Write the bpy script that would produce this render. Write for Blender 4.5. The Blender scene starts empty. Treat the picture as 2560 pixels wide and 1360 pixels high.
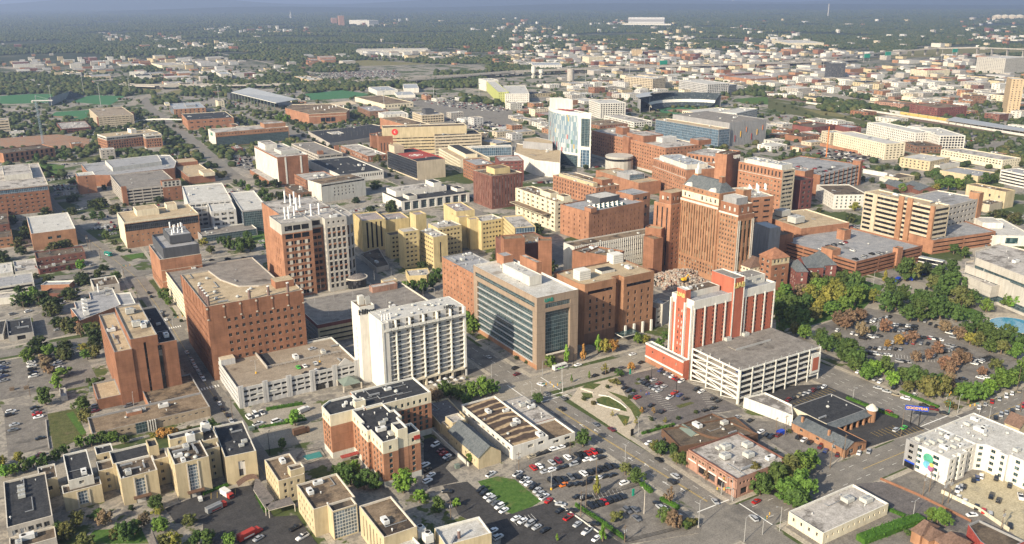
import bpy,bmesh,math,random
import numpy as np
from mathutils import Vector as Vc,Matrix,noise as mnoise
# short names of the materials used most
WTRIM='white_trim'
STRIM='stone_trim'
DIRTY='dirty_white'
GRAVB='gravel_brown'
BORANGE='brick_orange'
BRED='brick_red'
CREAMB='cream_brick'
GBLACK='glass_black'
GBRONZE='glass_bronze'
GBLIND='glass_blinds'
YELLOWB='yellow_brick'
MEMGREY='membrane_grey'
MEMB='membrane'
CTRIM='cream_trim'
BRUST='brick_rust'
TARB='tar_brown'
UWHITE='unit_white'
OFFW='offwhite'
PGREY='pole_grey'
GTEAL='glass_teal'
GTRIM='grey_trim'
CONC='concrete'
BBROWN='brick_brown'
BDARK='brick_dark'
BMAROON='brick_maroon'
ALOT='asphalt_lot'
rnd=random.Random(7)
sc=bpy.context.scene
C=bpy.context.collection
# camera
H=200.0
FL=2152.0
HAZE=0.00009
YAW,PITCH,ROLL=math.radians(31.02),math.radians(17.63),math.radians(-0.36)
_f=np.array([math.sin(YAW)*math.cos(PITCH),math.cos(YAW)*math.cos(PITCH),-math.sin(PITCH)])
_r0=np.array([math.cos(YAW),-math.sin(YAW),0.0]);_u0=np.cross(_r0,_f)
_r=_r0*math.cos(ROLL)+_u0*math.sin(ROLL);_u=-_r0*math.sin(ROLL)+_u0*math.cos(ROLL)
cam=bpy.data.objects.new('camera',bpy.data.cameras.new('camera'));C.objects.link(cam)
cam.data.sensor_width=36.0;cam.data.lens=36.0*FL/2560.0
cam.data.clip_start=1.0;cam.data.clip_end=90000.0
M=Matrix(((_r[0],_u[0],-_f[0],0),(_r[1],_u[1],-_f[1],0),(_r[2],_u[2],-_f[2],H),(0,0,0,1)))
cam.matrix_world=M
sc.camera=cam
# world, sun, exposure
SUN_EL,SUN_AZ=math.radians(29),math.radians(197)  # the sun stands at this azimuth from +x
w=bpy.data.worlds.new('World');sc.world=w;w.use_nodes=True
nt=w.node_tree;bg=nt.nodes['Background']
sky=nt.nodes.new('ShaderNodeTexSky');sky.sky_type='NISHITA';sky.sun_disc=False
sky.sun_elevation=SUN_EL;sky.sun_rotation=math.pi/2-SUN_AZ;sky.air_density=1.2;sky.dust_density=2.0
nt.links.new(sky.outputs[0],bg.inputs[0]);bg.inputs[1].default_value=0.11
sun=bpy.data.objects.new('sun',bpy.data.lights.new('sun','SUN'));C.objects.link(sun)
sun.data.energy=4.8;sun.data.angle=math.radians(0.5);sun.data.color=(1.0,0.875,0.68)
sd=Vc((math.cos(SUN_EL)*math.cos(SUN_AZ),math.cos(SUN_EL)*math.sin(SUN_AZ),math.sin(SUN_EL)))
sun.rotation_euler=sd.to_track_quat('Z','Y').to_euler();sun.location=(0,0,400)
sc.view_settings.view_transform='Standard';sc.view_settings.look='None'
sc.view_settings.exposure=0.66;sc.view_settings.gamma=1.0
sc.render.engine='CYCLES'
sc.cycles.max_bounces=4;sc.cycles.diffuse_bounces=2;sc.cycles.glossy_bounces=2;sc.cycles.transparent_max_bounces=4
sc.cycles.volume_bounces=0;sc.cycles.use_denoising=True
sc.cycles.caustics_reflective=False;sc.cycles.caustics_refractive=False
# survey: places read off as ground points
_S=1892/640
SHEETS={'s':(0,0,1),'e0':(520,880,6.095),'e1':(1640,380,5.667),'e2':(1060,930,5.44),'e3':(640,520,5.666),
'f0':(1160,620,4.25),'f1':(1640,660,3.676),'f2':(440,640,4.25),'f3':(860,720,5.231)}
for _c in range(4):
 for _k,_y0,_sc in(('a',900,_S),('b',500,_S),('c',170,_S),('d',0,4.0)):
  SHEETS['%s%d'%(_k,_c)]=(640*_c,_y0,_sc)
def sheet(t,x,y):
 a=SHEETS[t];return a[0]+x/a[2],a[1]+y/a[2]
def at(t,x,y,z=0.0):
 """the point of the level z that the survey sheet t shows at x, y"""
 px,py=sheet(t,x,y)
 d=_f+_r*(px-1280)/FL-_u*(py-680)/FL
 k=(z-H)/d[2]
 return Vc((d[0]*k,d[1]*k))
def pix(x,y,z):
 v=np.array([x,y,z-H]);d=v@_f
 return 1280+FL*(v@_r)/d,680-FL*(v@_u)/d
def rise(t,base,top):
 g=at(t,*base);ty=sheet(t,*top)[1];lo,hi=0.0,199.0
 for _ in range(40):
  m=(lo+hi)/2
  if pix(g.x,g.y,m)[1]>ty:lo=m
  else:hi=m
 return lo
 # materials
MATS={}
def nodes(name,rough=0.85,spec=0.3):
 m=bpy.data.materials.new(name);m.use_nodes=True
 n=m.node_tree;p=n.nodes['Principled BSDF']
 p.inputs['Roughness'].default_value=rough;p.inputs['Specular IOR Level'].default_value=spec
 return m,n,p
def N(n,kind,**kw):
 o=n.nodes.new(kind)
 for k,v in kw.items():setattr(o,k,v)
 return o
def pos_noise(n,scale,detail=4,rough=0.6,stretch=None):
 g=N(n,'ShaderNodeNewGeometry');t=N(n,'ShaderNodeTexNoise')
 t.inputs['Scale'].default_value=scale;t.inputs['Detail'].default_value=detail;t.inputs['Roughness'].default_value=rough
 if stretch:
  mp=N(n,'ShaderNodeMapping');mp.inputs['Scale'].default_value=stretch
  n.links.new(g.outputs['Position'],mp.inputs[0]);n.links.new(mp.outputs[0],t.inputs['Vector'])
 else:n.links.new(g.outputs['Position'],t.inputs['Vector'])
 return t.outputs['Fac']
def ramp(n,fac,stops):
 r=N(n,'ShaderNodeValToRGB');e=r.color_ramp.elements
 while len(e)<len(stops):e.new(0.5)
 for i,(p,c)in enumerate(stops):e[i].position=p;e[i].color=(*c,1)
 n.links.new(fac,r.inputs[0]);return r.outputs[0]
def mix(n,fac,a,b,mode='MIX'):
 m=N(n,'ShaderNodeMix',data_type='RGBA',blend_type=mode)
 for s,v in((0,fac),(6,a),(7,b)):
  if hasattr(v,'links'):n.links.new(v,m.inputs[s])
  elif isinstance(v,tuple):m.inputs[s].default_value=(*v,1)if len(v)==3 else v
  else:m.inputs[s].default_value=v
 return m.outputs[2]
def scl(c,k):return tuple(min(1,x*k)for x in c)
def wallmat(name,col,var=0.2,scale=0.12,rough=0.9,course=None):
 m,n,p=nodes(name,rough,0.2)
 a=ramp(n,pos_noise(n,scale,5,.65),[(0.36,scl(col,1-var)),(0.7,scl(col,1+var))])
 b=ramp(n,pos_noise(n,0.55,3,.7,(1,1,0.12)),[(0.36,(0.85,.84,.83)),(0.56,(1.02,1.02,1.02))])  # rain streaks
 c=mix(n,1.0,a,b,'MULTIPLY')
 if course:
  g=N(n,'ShaderNodeNewGeometry');s=N(n,'ShaderNodeSeparateXYZ');n.links.new(g.outputs['Position'],s.inputs[0])
  mth=N(n,'ShaderNodeMath',operation='FRACT');dv=N(n,'ShaderNodeMath',operation='DIVIDE');dv.inputs[1].default_value=course
  n.links.new(s.outputs[2],dv.inputs[0]);n.links.new(dv.outputs[0],mth.inputs[0])
  c=mix(n,1.0,c,ramp(n,mth.outputs[0],[(0.0,(.74,.72,.7)),(0.07,(1,1,1))]),'MULTIPLY')
 n.links.new(c,p.inputs['Base Color']);MATS[name]=m;return m
def roofmat(name,a,b,stain,amt=0.55,scale=0.05,rough=0.95,seams=True):
 m,n,p=nodes(name,rough,0.1)
 base=ramp(n,pos_noise(n,scale*5,6,.7),[(0.36,a),(0.64,b)])
 st=ramp(n,pos_noise(n,scale,7,.68),[(amt,(0,0,0)),(amt+0.09,(1,1,1))])
 c=mix(n,st,base,stain)
 fine=ramp(n,pos_noise(n,1.6,2,.5),[(0.36,(.8,.8,.8)),(0.64,(1.12,1.12,1.12))])
 c=mix(n,1.0,c,fine,'MULTIPLY')
 bk=N(n,'ShaderNodeTexBrick');g=N(n,'ShaderNodeNewGeometry');n.links.new(g.outputs['Position'],bk.inputs['Vector']);bk.inputs['Scale'].default_value=1;bk.inputs['Brick Width'].default_value=11;bk.inputs['Row Height'].default_value=3.1;bk.inputs['Mortar Size'].default_value=.09;bk.inputs['Color1'].default_value=(1,1,1,1);bk.inputs['Color2'].default_value=(.93,.93,.93,1);bk.inputs['Mortar'].default_value=(.82,.82,.82,1)  # seams between the sheets
 if seams:c=mix(n,1.0,c,bk.outputs[0],'MULTIPLY')
 n.links.new(c,p.inputs['Base Color']);MATS[name]=m;return m
def glassmat(name,dark,blind,share=0.75,cell=(1.7,1.7,3.3),rough=0.12):
 m,n,p=nodes(name,rough,0.6)
 g=N(n,'ShaderNodeNewGeometry');sn=N(n,'ShaderNodeVectorMath',operation='SNAP');sn.inputs[1].default_value=cell
 wn=N(n,'ShaderNodeTexWhiteNoise');n.links.new(g.outputs['Position'],sn.inputs[0]);n.links.new(sn.outputs[0],wn.inputs[0])
 c=ramp(n,wn.outputs[0],[(0.0,scl(dark,.6)),(share,scl(dark,1.25)),(min(share+.06,.97),blind),(1.0,scl(blind,1.25))])
 n.links.new(c,p.inputs['Base Color']);MATS[name]=m;return m
def gridglass(name,dark,bar,bay,fh,bw=0.12):
 """curtain walling: panes between slender bars, drawn from the wall's own place in the building grid"""
 m,n,p=nodes(name,0.12,0.7)
 g=N(n,'ShaderNodeNewGeometry');s=N(n,'ShaderNodeSeparateXYZ');n.links.new(g.outputs['Position'],s.inputs[0])
 ad=N(n,'ShaderNodeMath',operation='ADD');n.links.new(s.outputs[0],ad.inputs[0]);n.links.new(s.outputs[1],ad.inputs[1])
 def line(o,step,wdt):
  d=N(n,'ShaderNodeMath',operation='DIVIDE');d.inputs[1].default_value=step;n.links.new(o,d.inputs[0])
  f=N(n,'ShaderNodeMath',operation='FRACT');n.links.new(d.outputs[0],f.inputs[0])
  l=N(n,'ShaderNodeMath',operation='LESS_THAN');l.inputs[1].default_value=wdt/step;n.links.new(f.outputs[0],l.inputs[0]);return l.outputs[0]
 mx=N(n,'ShaderNodeMath',operation='MAXIMUM');n.links.new(line(ad.outputs[0],bay,bw),mx.inputs[0]);n.links.new(line(s.outputs[2],fh,bw*1.6),mx.inputs[1])
 sn=N(n,'ShaderNodeVectorMath',operation='SNAP');sn.inputs[1].default_value=(bay,bay,fh);n.links.new(g.outputs['Position'],sn.inputs[0])
 wn=N(n,'ShaderNodeTexWhiteNoise');n.links.new(sn.outputs[0],wn.inputs[0])
 c=mix(n,mx.outputs[0],ramp(n,wn.outputs[0],[(0,scl(dark,.6)),(1,scl(dark,1.5))]),bar)
 n.links.new(c,p.inputs['Base Color'])
 rr=N(n,'ShaderNodeMapRange');rr.inputs[3].default_value=0.12;rr.inputs[4].default_value=0.7;n.links.new(mx.outputs[0],rr.inputs[0]);n.links.new(rr.outputs[0],p.inputs['Roughness'])
 MATS[name]=m;return m
def plain(name,col,rough=0.8,metal=0.0,spec=0.3,var=0.1):
 m,n,p=nodes(name,rough,spec);p.inputs['Metallic'].default_value=metal
 c=ramp(n,pos_noise(n,0.7,3),[(0.3,scl(col,1-var)),(0.7,scl(col,1+var))])
 n.links.new(c,p.inputs['Base Color']);MATS[name]=m;return m
def objmat(name,rough,spec,leaf=False):
 """the object's own colour, as every painted car or leafy crown carries it"""
 m,n,p=nodes(name,rough,spec);oi=N(n,'ShaderNodeObjectInfo')
 if leaf:
  a=ramp(n,pos_noise(n,0.42,3,.6),[(0.25,(.62,.66,.6)),(0.75,(1.4,1.32,1.2))])
  b=ramp(n,pos_noise(n,2.3,2,.6),[(0.3,(.72,.74,.7)),(0.7,(1.28,1.25,1.2))])
  c=mix(n,1.0,oi.outputs['Color'],a,'MULTIPLY');c=mix(n,1.0,c,b,'MULTIPLY')
  n.links.new(c,p.inputs['Base Color'])
 else:
  n.links.new(oi.outputs['Color'],p.inputs['Base Color']);p.inputs['Coat Weight'].default_value=0.35
 MATS[name]=m;return m
wallmat(BRED,(.262,.128,.077),course=3.6);wallmat(BORANGE,(.335,.17,.102),course=3.8);wallmat(BDARK,(.175,.082,.062))
wallmat(BMAROON,(.175,.068,.058));wallmat(BBROWN,(.20,.118,.08));wallmat('brick_pink',(.34,.2,.15));wallmat(BRUST,(.33,.18,.105))
wallmat('red_panel',(.38,.12,.075),.06);wallmat('cream',(.63,.57,.43),.07);wallmat(CREAMB,(.49,.41,.265),.1);wallmat(YELLOWB,(.53,.43,.23),.1)
wallmat('white',(.62,.60,.55),.07);wallmat(OFFW,(.56,.54,.485),.08);wallmat('tan',(.36,.29,.21),.1);wallmat('taupe',(.285,.22,.165),.05,course=4.3)
wallmat(CONC,(.40,.37,.33),.12);wallmat('grey',(.28,.28,.285),.1);wallmat('darkgrey',(.08,.085,.095),.1);wallmat('beige',(.50,.43,.32),.08)
wallmat('stone',(.43,.41,.37),.08);wallmat('limewall',(.42,.45,.16),.08);wallmat('orange_wall',(.46,.35,.22),.08);wallmat('blue_wall',(.22,.30,.38),.08)
wallmat('greywhite',(.48,.475,.465),.07)
roofmat('gravel',(.37,.29,.19),(.48,.385,.26),(.26,.20,.135),.57);roofmat(GRAVB,(.16,.118,.08),(.27,.205,.14),(.065,.052,.042),.51,.06)
roofmat('tar',(.03,.032,.037),(.055,.057,.062),(.10,.10,.10),.62,.08);roofmat(TARB,(.095,.075,.058),(.165,.13,.095),(.045,.04,.035),.51,.07)
roofmat(MEMB,(.42,.41,.38),(.54,.53,.50),(.30,.27,.235),.58,.05);roofmat(MEMGREY,(.26,.265,.275),(.36,.36,.37),(.17,.165,.16),.56,.05)
roofmat(DIRTY,(.33,.31,.28),(.50,.47,.44),(.17,.155,.14),.51,.09);roofmat('mauve_roof',(.25,.215,.205),(.37,.32,.31),(.46,.43,.41),.56,.1)
roofmat('deck',(.18,.165,.15),(.27,.25,.225),(.09,.08,.07),.57,.045);roofmat('deck_tan',(.25,.205,.155),(.34,.285,.22),(.10,.072,.052),.57,.05)
roofmat('deck_blue',(.245,.25,.26),(.345,.34,.335),(.17,.165,.16),.54,.04)
roofmat('slate',(.09,.103,.112),(.14,.153,.16),(.075,.085,.095),.58,.1);roofmat('shingle',(.14,.128,.122),(.20,.18,.17),(.1,.095,.09),.57,.2);roofmat('shingle_brown',(.14,.092,.07),(.2,.13,.1),(.11,.075,.06),.57,.2)
roofmat('redroof',(.30,.06,.05),(.37,.085,.07),(.24,.06,.05),.58,.1);roofmat('metal_roof',(.31,.33,.35),(.38,.395,.41),(.27,.285,.3),.58,.1,.5)
roofmat('clay',(.25,.12,.075),(.33,.165,.10),(.2,.1,.07),.58,.1)
glassmat('glass',(.026,.030,.036),(.26,.24,.20),.74);glassmat(GBRONZE,(.04,.032,.022),(.20,.17,.12),.68);glassmat(GTEAL,(.02,.05,.055),(.08,.13,.13),.75)
glassmat(GBLACK,(.012,.013,.016),(.05,.05,.055),.8);glassmat(GBLIND,(.05,.05,.05),(.5,.48,.44),.5)
gridglass('curtain',(.03,.05,.06),(.30,.33,.34),1.5,1.9);gridglass('curtain_teal',(.03,.052,.06),(.2,.245,.25),1.35,2.1,.1);gridglass('curtain_black',(.015,.017,.022),(.10,.11,.13),1.6,3.2,.1)
gridglass('curtain_blue',(.05,.09,.13),(.38,.42,.46),1.5,3.6,.14);gridglass('ribs_white',(.08,.08,.08),(.62,.6,.57),1.5,40,.9)
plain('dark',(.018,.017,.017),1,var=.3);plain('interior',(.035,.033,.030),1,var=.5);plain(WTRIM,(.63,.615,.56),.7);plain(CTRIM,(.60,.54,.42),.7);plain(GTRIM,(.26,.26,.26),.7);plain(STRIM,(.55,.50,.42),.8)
plain('metal',(.45,.46,.47),.45,.6);plain('galv',(.30,.31,.32),.6,.3);plain('unit',(.44,.44,.41),.7);plain(UWHITE,(.60,.60,.58),.6);plain('pipe_white',(.78,.78,.77),.4)
plain('wood',(.16,.12,.085),.9);plain(PGREY,(.42,.42,.41),.5,.3);plain('black',(.012,.012,.013),.5);plain('yellow',(.75,.42,.02),.6);plain('red',(.34,.04,.03),.6);plain('green_sign',(.01,.28,.18),.5)
plain('blue',(.015,.06,.42),.5);plain('orange',(.62,.2,.06),.5);plain('brown',(.12,.07,.045),.8);plain('rail_metal',(.5,.5,.49),.5,.4);plain('gold',(.52,.43,.16),.5);plain('teal_sign',(.02,.22,.17),.5)
plain('tyre',(.015,.015,.015),.9);plain('carglass',(.02,.024,.03),.08,0,.8);plain('lime',(.15,.6,.05),.5);plain('red_logo',(.6,.04,.035),.5);plain('green_metal',(.15,.185,.16),.6)
plain('navy',(.03,.045,.11),.4);plain('wine',(.22,.03,.03),.4);plain('stack',(.16,.11,.10),.8);plain('water',(.06,.24,.38),.08,0,.6);plain('pool',(.05,.2,.17),.1,0,.6);plain('skin',(.45,.27,.19),.7)
objmat('carpaint',0.28,0.5);objmat('foliage',0.75,0.12,True);objmat('tint',0.7,0.3)
# mesh builder
class MB:
 def __init__(s):s.v=[];s.f=[];s.m=[];s.mats=[]
 def mi(s,mat):
  if mat not in s.mats:s.mats.append(mat)
  return s.mats.index(mat)
 def quad(s,a,b,c,d,mat):s.face((a,b,c,d),mat)
 def face(s,pts,mat):
  i=len(s.v);s.v+=[tuple(p)for p in pts];s.f.append(tuple(range(i,i+len(pts))));s.m.append(s.mi(mat))
 def box(s,x0,y0,z0,x1,y1,z1,mat,top=None,bottom=True):
  a=[(x0,y0,z0),(x1,y0,z0),(x1,y1,z0),(x0,y1,z0),(x0,y0,z1),(x1,y0,z1),(x1,y1,z1),(x0,y1,z1)]
  for q in((0,1,5,4),(1,2,6,5),(2,3,7,6),(3,0,4,7)):s.face([a[k]for k in q],mat)
  s.face([a[k]for k in(4,5,6,7)],top or mat)
  if bottom:s.face([a[k]for k in(3,2,1,0)],mat)
 def obox(s,p,ux,uy,x0,y0,z0,x1,y1,z1,mat,top=None):
  """a box in the plan frame p + x*ux + y*uy"""
  def P(x,y,z):return(p[0]+x*ux[0]+y*uy[0],p[1]+x*ux[1]+y*uy[1],z)
  a=[P(x0,y0,z0),P(x1,y0,z0),P(x1,y1,z0),P(x0,y1,z0),P(x0,y0,z1),P(x1,y0,z1),P(x1,y1,z1),P(x0,y1,z1)]
  for q in((0,1,5,4),(1,2,6,5),(2,3,7,6),(3,0,4,7),(3,2,1,0)):s.face([a[k]for k in q],mat)
  s.face([a[k]for k in(4,5,6,7)],top or mat)
 def cyl(s,x,y,z0,z1,r0,r1,mat,n=10,cap=True):
  i=len(s.v)
  for k in range(n):
   a=2*math.pi*k/n;s.v.append((x+r0*math.cos(a),y+r0*math.sin(a),z0))
  for k in range(n):
   a=2*math.pi*k/n;s.v.append((x+r1*math.cos(a),y+r1*math.sin(a),z1))
  q=s.mi(mat)
  for k in range(n):s.f.append((i+k,i+(k+1)%n,i+n+(k+1)%n,i+n+k));s.m.append(q)
  if cap:s.f.append(tuple(range(i+n,i+2*n)));s.m.append(q)
 def tube(s,a,b,r,mat,n=6,r2=None):
  a=Vc(a);b=Vc(b);d=(b-a).normalized();r2=r if r2 is None else r2
  u=d.orthogonal().normalized();v=d.cross(u);i=len(s.v);q=s.mi(mat)
  for c,rr in((a,r),(b,r2)):
   for k in range(n):
    t=2*math.pi*k/n;s.v.append(tuple(c+u*rr*math.cos(t)+v*rr*math.sin(t)))
  for k in range(n):s.f.append((i+k,i+(k+1)%n,i+n+(k+1)%n,i+n+k));s.m.append(q)
  s.f.append(tuple(range(i+n,i+2*n)));s.m.append(q)
 def prism(s,poly,z0,z1,mat,top=None):
  n=len(poly)
  for k in range(n):
   a=poly[k];b=poly[(k+1)%n];s.face([(a[0],a[1],z0),(b[0],b[1],z0),(b[0],b[1],z1),(a[0],a[1],z1)],mat)
  s.face([(p[0],p[1],z1)for p in poly],top or mat)
 def mesh(s,name):
  me=bpy.data.meshes.new(name);me.from_pydata(s.v,[],s.f)
  for m in s.mats:me.materials.append(MATS[m])
  me.polygons.foreach_set('material_index',s.m);me.update();return me
 def build(s,name,parent=None,off=None):
  if not s.f:return None
  if parent is not None and off is None:off=parent.location
  if off is not None:s.v=[(x-off[0],y-off[1],z-off[2])for x,y,z in s.v]
  o=bpy.data.objects.new(name,s.mesh(name));C.objects.link(o)
  if parent is not None:o.parent=parent
  elif off is not None:o.location=off
  return o
def tag(o,label=None,cat=None,group=None,kind=None):
 if label:o['label']=label
 if cat:o['category']=cat
 if group:o['group']=group
 if kind:o['kind']=kind
 return o
def empty(name,loc,label,cat,group=None,rz=0):
 o=bpy.data.objects.new(name,None);C.objects.link(o);o.location=loc;o.rotation_euler=(0,0,rz);o.empty_display_size=0.5
 return tag(o,label,cat,group)
def put(name,me,parent,loc,rz=0,sc_=None,color=None):
 o=bpy.data.objects.new(name,me);C.objects.link(o);o.parent=parent;o.location=loc;o.rotation_euler=(0,0,rz)
 if sc_:o.scale=sc_
 if color:o.color=(*color,1)
 return o
def flat(name,pts,z,mat,kind='structure',label=None,cat=None):
 mb=MB();mb.face([(p[0],p[1],z)for p in pts],mat);o=mb.build(name);tag(o,label,cat,None,kind);return o
 # facades
class Zn:
 """one zone of a wall, from z0 to z1 (negative: counted from the top)"""
 def __init__(s,kind,bay=3.5,fh=3.7,ww=1.3,wh=1.7,z0=0,z1=None,w=None,g='glass',rec=0.3,side=1.2,top=0.8,bot=0.8,each=False,nx=None,nz=None,pil=None,slab=None,skip=None,name=None):
  s.__dict__.update(locals())
_pane={}
def pane_mesh(w_,h_,mat):
 k=(round(w_,2),round(h_,2),mat)
 if k not in _pane:
  mb=MB();mb.quad((-w_/2,0,-h_/2),(w_/2,0,-h_/2),(w_/2,0,h_/2),(-w_/2,0,h_/2),mat)
  if w_>0.9 and h_>1.2 and w_<4:  # meeting rail and sill
   mb.box(-w_/2,-0.06,-h_/2,w_/2,-0.01,-h_/2+0.1,STRIM)
   mb.box(-0.04,-0.05,-h_/2+0.1,0.04,-0.01,h_/2,GTRIM)
  _pane[k]=mb.mesh('window')
 return _pane[k]
class Bld:
 def __init__(s,name,label,cat,loc,group=None):
  s.root=empty(name,(loc[0],loc[1],0),label,cat,group);s.wins=[];s.rows=[];s.top=s.root;s.near=math.hypot(loc[0],loc[1])<1000 and name!='commercial_building'
 def wall(s,mb,tr,p0,p1,h0,h1,wall,zones):
  """outer wall from p0 to p1 (outward to the right of travel), h0..h1, cut by zones"""
  p0=Vc(p0);p1=Vc(p1);L=(p1-p0).length
  if L<0.3:return
  u=(p1-p0)/L;nrm=Vc((u.y,-u.x));rz=math.atan2(u.y,u.x)
  def P(a,z,d=0.0):q=p0+u*a-nrm*d;return(q.x,q.y,z)
  def Q(a0,a1,z0,z1,mat):
   if a1-a0>1e-3 and z1-z0>1e-3:mb.quad(P(a0,z0),P(a1,z0),P(a1,z1),P(a0,z1),mat)
  zcur=h0
  zl=sorted([(h0+(z.z0 if z.z0>=0 else(h1-h0)+z.z0),(h1 if z.z1 is None else(h0+z.z1 if z.z1>=0 else h1+z.z1)),z)for z in(zones or[])],key=lambda t:t[0])
  for a0,a1,z in zl:
   a0=max(a0,h0);a1=min(a1,h1)
   if a1-a0<0.5:continue
   wm=z.w or wall
   Q(0,L,zcur,a0,wall);zcur=a1
   if z.kind=='n':Q(0,L,a0,a1,wm);s.trim(tr,z,P,L,a0,a1);continue
   if z.kind=='c':  # one sheet of curtain walling, set in
    e=min(z.side,L*.2);Q(0,e,a0,a1,wm);Q(L-e,L,a0,a1,wm)
    t0=a0+z.bot;t1=a1-z.top;Q(e,L-e,a0,t0,wm);Q(e,L-e,t1,a1,wm)
    d=z.rec
    mb.quad(P(e,t0),P(e,t1),P(e,t1,d),P(e,t0,d),wm);mb.quad(P(L-e,t0,d),P(L-e,t1,d),P(L-e,t1),P(L-e,t0),wm)
    mb.quad(P(e,t1),P(L-e,t1),P(L-e,t1,d),P(e,t1,d),wm);mb.quad(P(e,t0,d),P(L-e,t0,d),P(L-e,t0),P(e,t0),wm)
    s.rows.append((z.name or 'glass_wall',[(P(e,t0,d),P(L-e,t0,d),P(L-e,t1,d),P(e,t1,d))],z.g));s.trim(tr,z,P,L,a0,a1);continue
   side=min(z.side,L*.3);LL=L-2*side
   kind=z.kind;ww=z.ww;bay=z.bay
   if kind=='r':nx=1;bw=LL;ww=LL
   elif kind=='g':nx=z.nx or max(1,round(LL/bay));bw=LL/nx;ww=bw-0.7
   else:nx=z.nx or max(1,int(LL/bay+.25));bw=LL/nx;ww=min(ww,bw*.92)
   zh=a1-a0-z.top-z.bot
   if kind=='v':nz=1;fh=zh;wh=zh
   else:nz=z.nz or max(1,round(zh/z.fh));fh=zh/nz;wh=min(z.wh,fh*.9)
   xs=[(side+bw*(i+.5)-ww/2,side+bw*(i+.5)+ww/2)for i in range(nx)]
   zs=[(a0+z.bot+fh*(j+.5)-wh/2,a0+z.bot+fh*(j+.5)+wh/2)for j in range(nz)]
   if z.skip:sk=z.skip
   else:sk=lambda i,j,nx,nz:False
   c=a0;d=z.rec
   for j,(za,zb)in enumerate(zs):
    Q(0,L,c,za,wm);c=zb;x=0.0;quads=[]
    for i,(xa,xb)in enumerate(xs):
     if sk(i,j,nx,nz):continue
     Q(x,xa,za,zb,wm);x=xb
     mb.quad(P(xa,za),P(xa,zb),P(xa,zb,d),P(xa,za,d),wm);mb.quad(P(xb,za,d),P(xb,zb,d),P(xb,zb),P(xb,za),wm)
     mb.quad(P(xa,zb),P(xb,zb),P(xb,zb,d),P(xa,zb,d),wm);mb.quad(P(xa,za,d),P(xb,za,d),P(xb,za),P(xa,za),wm)
     if z.each or(s.near and z.kind=='p'):s.wins.append((P((xa+xb)/2,(za+zb)/2,d),ww,wh,z.g,rz))
     else:quads.append((P(xa,za,d),P(xb,za,d),P(xb,zb,d),P(xa,zb,d)))
    Q(x,L,za,zb,wm)
    if quads:s.rows.append((z.name or('level_backing' if kind=='g' else 'window_band' if kind in 'rv' else 'glazing'),quads,z.g))
   Q(0,L,c,a1,wm);s.trim(tr,z,P,L,a0,a1)
  Q(0,L,zcur,h1,wall)
 def trim(s,tr,z,P,L,a0,a1):
  def bx(x0,x1,z0,z1,out,mat):
   a=[P(x0,z0,-out),P(x1,z0,-out),P(x1,z1,-out),P(x0,z1,-out)];b=[P(x0,z0,.02),P(x1,z0,.02),P(x1,z1,.02),P(x0,z1,.02)]
   tq=MB()if s.near else tr
   tq.quad(*a,mat);tq.quad(a[3],a[2],b[2],b[3],mat);tq.quad(b[0],b[1],a[1],a[0],mat);tq.quad(b[0],a[0],a[3],b[3],mat);tq.quad(a[1],b[1],b[2],a[2],mat)
   if s.near:tq.build('pilaster' if z1-z0>x1-x0 else 'string_course',s.root)
  if z.pil:
   n,wd,out,mat=z.pil
   for k in range(n+1):
    x=k*(L-wd)/n;bx(x,x+wd,a0,a1,out,mat)
  if z.slab:
   fh,th,out,mat=z.slab;n=max(1,round((a1-a0)/fh))
   for k in range(n+1):
    zz=a0+k*(a1-a0-th)/n;bx(0.05,L-.05,zz,zz+th,out+.004,mat)
 def block(s,poly,h,wall,roof,z0=0.0,F=None,Lf=None,R=None,B=None,par=0.9,cap=None,eq=0,eqs=None,rname='roof',capw=0.35,names=('wall','roof')):
  area=sum(poly[k][0]*poly[(k+1)%len(poly)][1]-poly[(k+1)%len(poly)][0]*poly[k][1]for k in range(len(poly)))
  if area<0:poly=poly[::-1]
  area_=abs(area)/2;poly=[Vc(p)for p in poly];n=len(poly);mb=MB();tr=MB()
  for k in range(n):
   a=poly[k];b=poly[(k+1)%n];e=(b-a).normalized();nx,ny=e.y,-e.x
   zz=F if ny<-.6 else Lf if nx<-.6 else R if nx>.6 else B
   s.wall(mb,tr,a,b,z0,h,wall,zz)
  cm=cap or wall
  # parapet ring: offset polygon inward
  inn=[]
  for k in range(n):
   a=poly[k-1];b=poly[k];c=poly[(k+1)%n];e1=(b-a).normalized();e2=(c-b).normalized()
   n1=Vc((-e1 .y,e1 .x));n2=Vc((-e2 .y,e2 .x));m_=n1+n2;q=m_.dot(n1)
   inn.append(b+m_*(capw/max(q,.3)))
  rb=MB()
  if par>0:
   cp=MB()
   for k in range(n):
    a,b=poly[k],poly[(k+1)%n];c,d=inn[(k+1)%n],inn[k]
    cp.quad((a.x,a.y,h),(b.x,b.y,h),(c.x,c.y,h),(d.x,d.y,h),cm)
    cp.quad((d.x,d.y,h),(c.x,c.y,h),(c.x,c.y,h-par),(d.x,d.y,h-par),cm)
   cp.build('parapet',s.root)
   rb.face([(q.x,q.y,h-par)for q in inn],roof)
  else:rb.face([(q.x,q.y,h)for q in poly],roof)
  ro=rb.build(rname,s.root);s.top=ro if z0==0 and s.top==s.root else s.top;mb.build(names[0],s.root);tr.build('facade_rib',s.root)
  if eq==0 and area_>260 and z0==0:eq=5
  if eq:s.units(inn,h-par,eq,eqs)
  return ro
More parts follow.
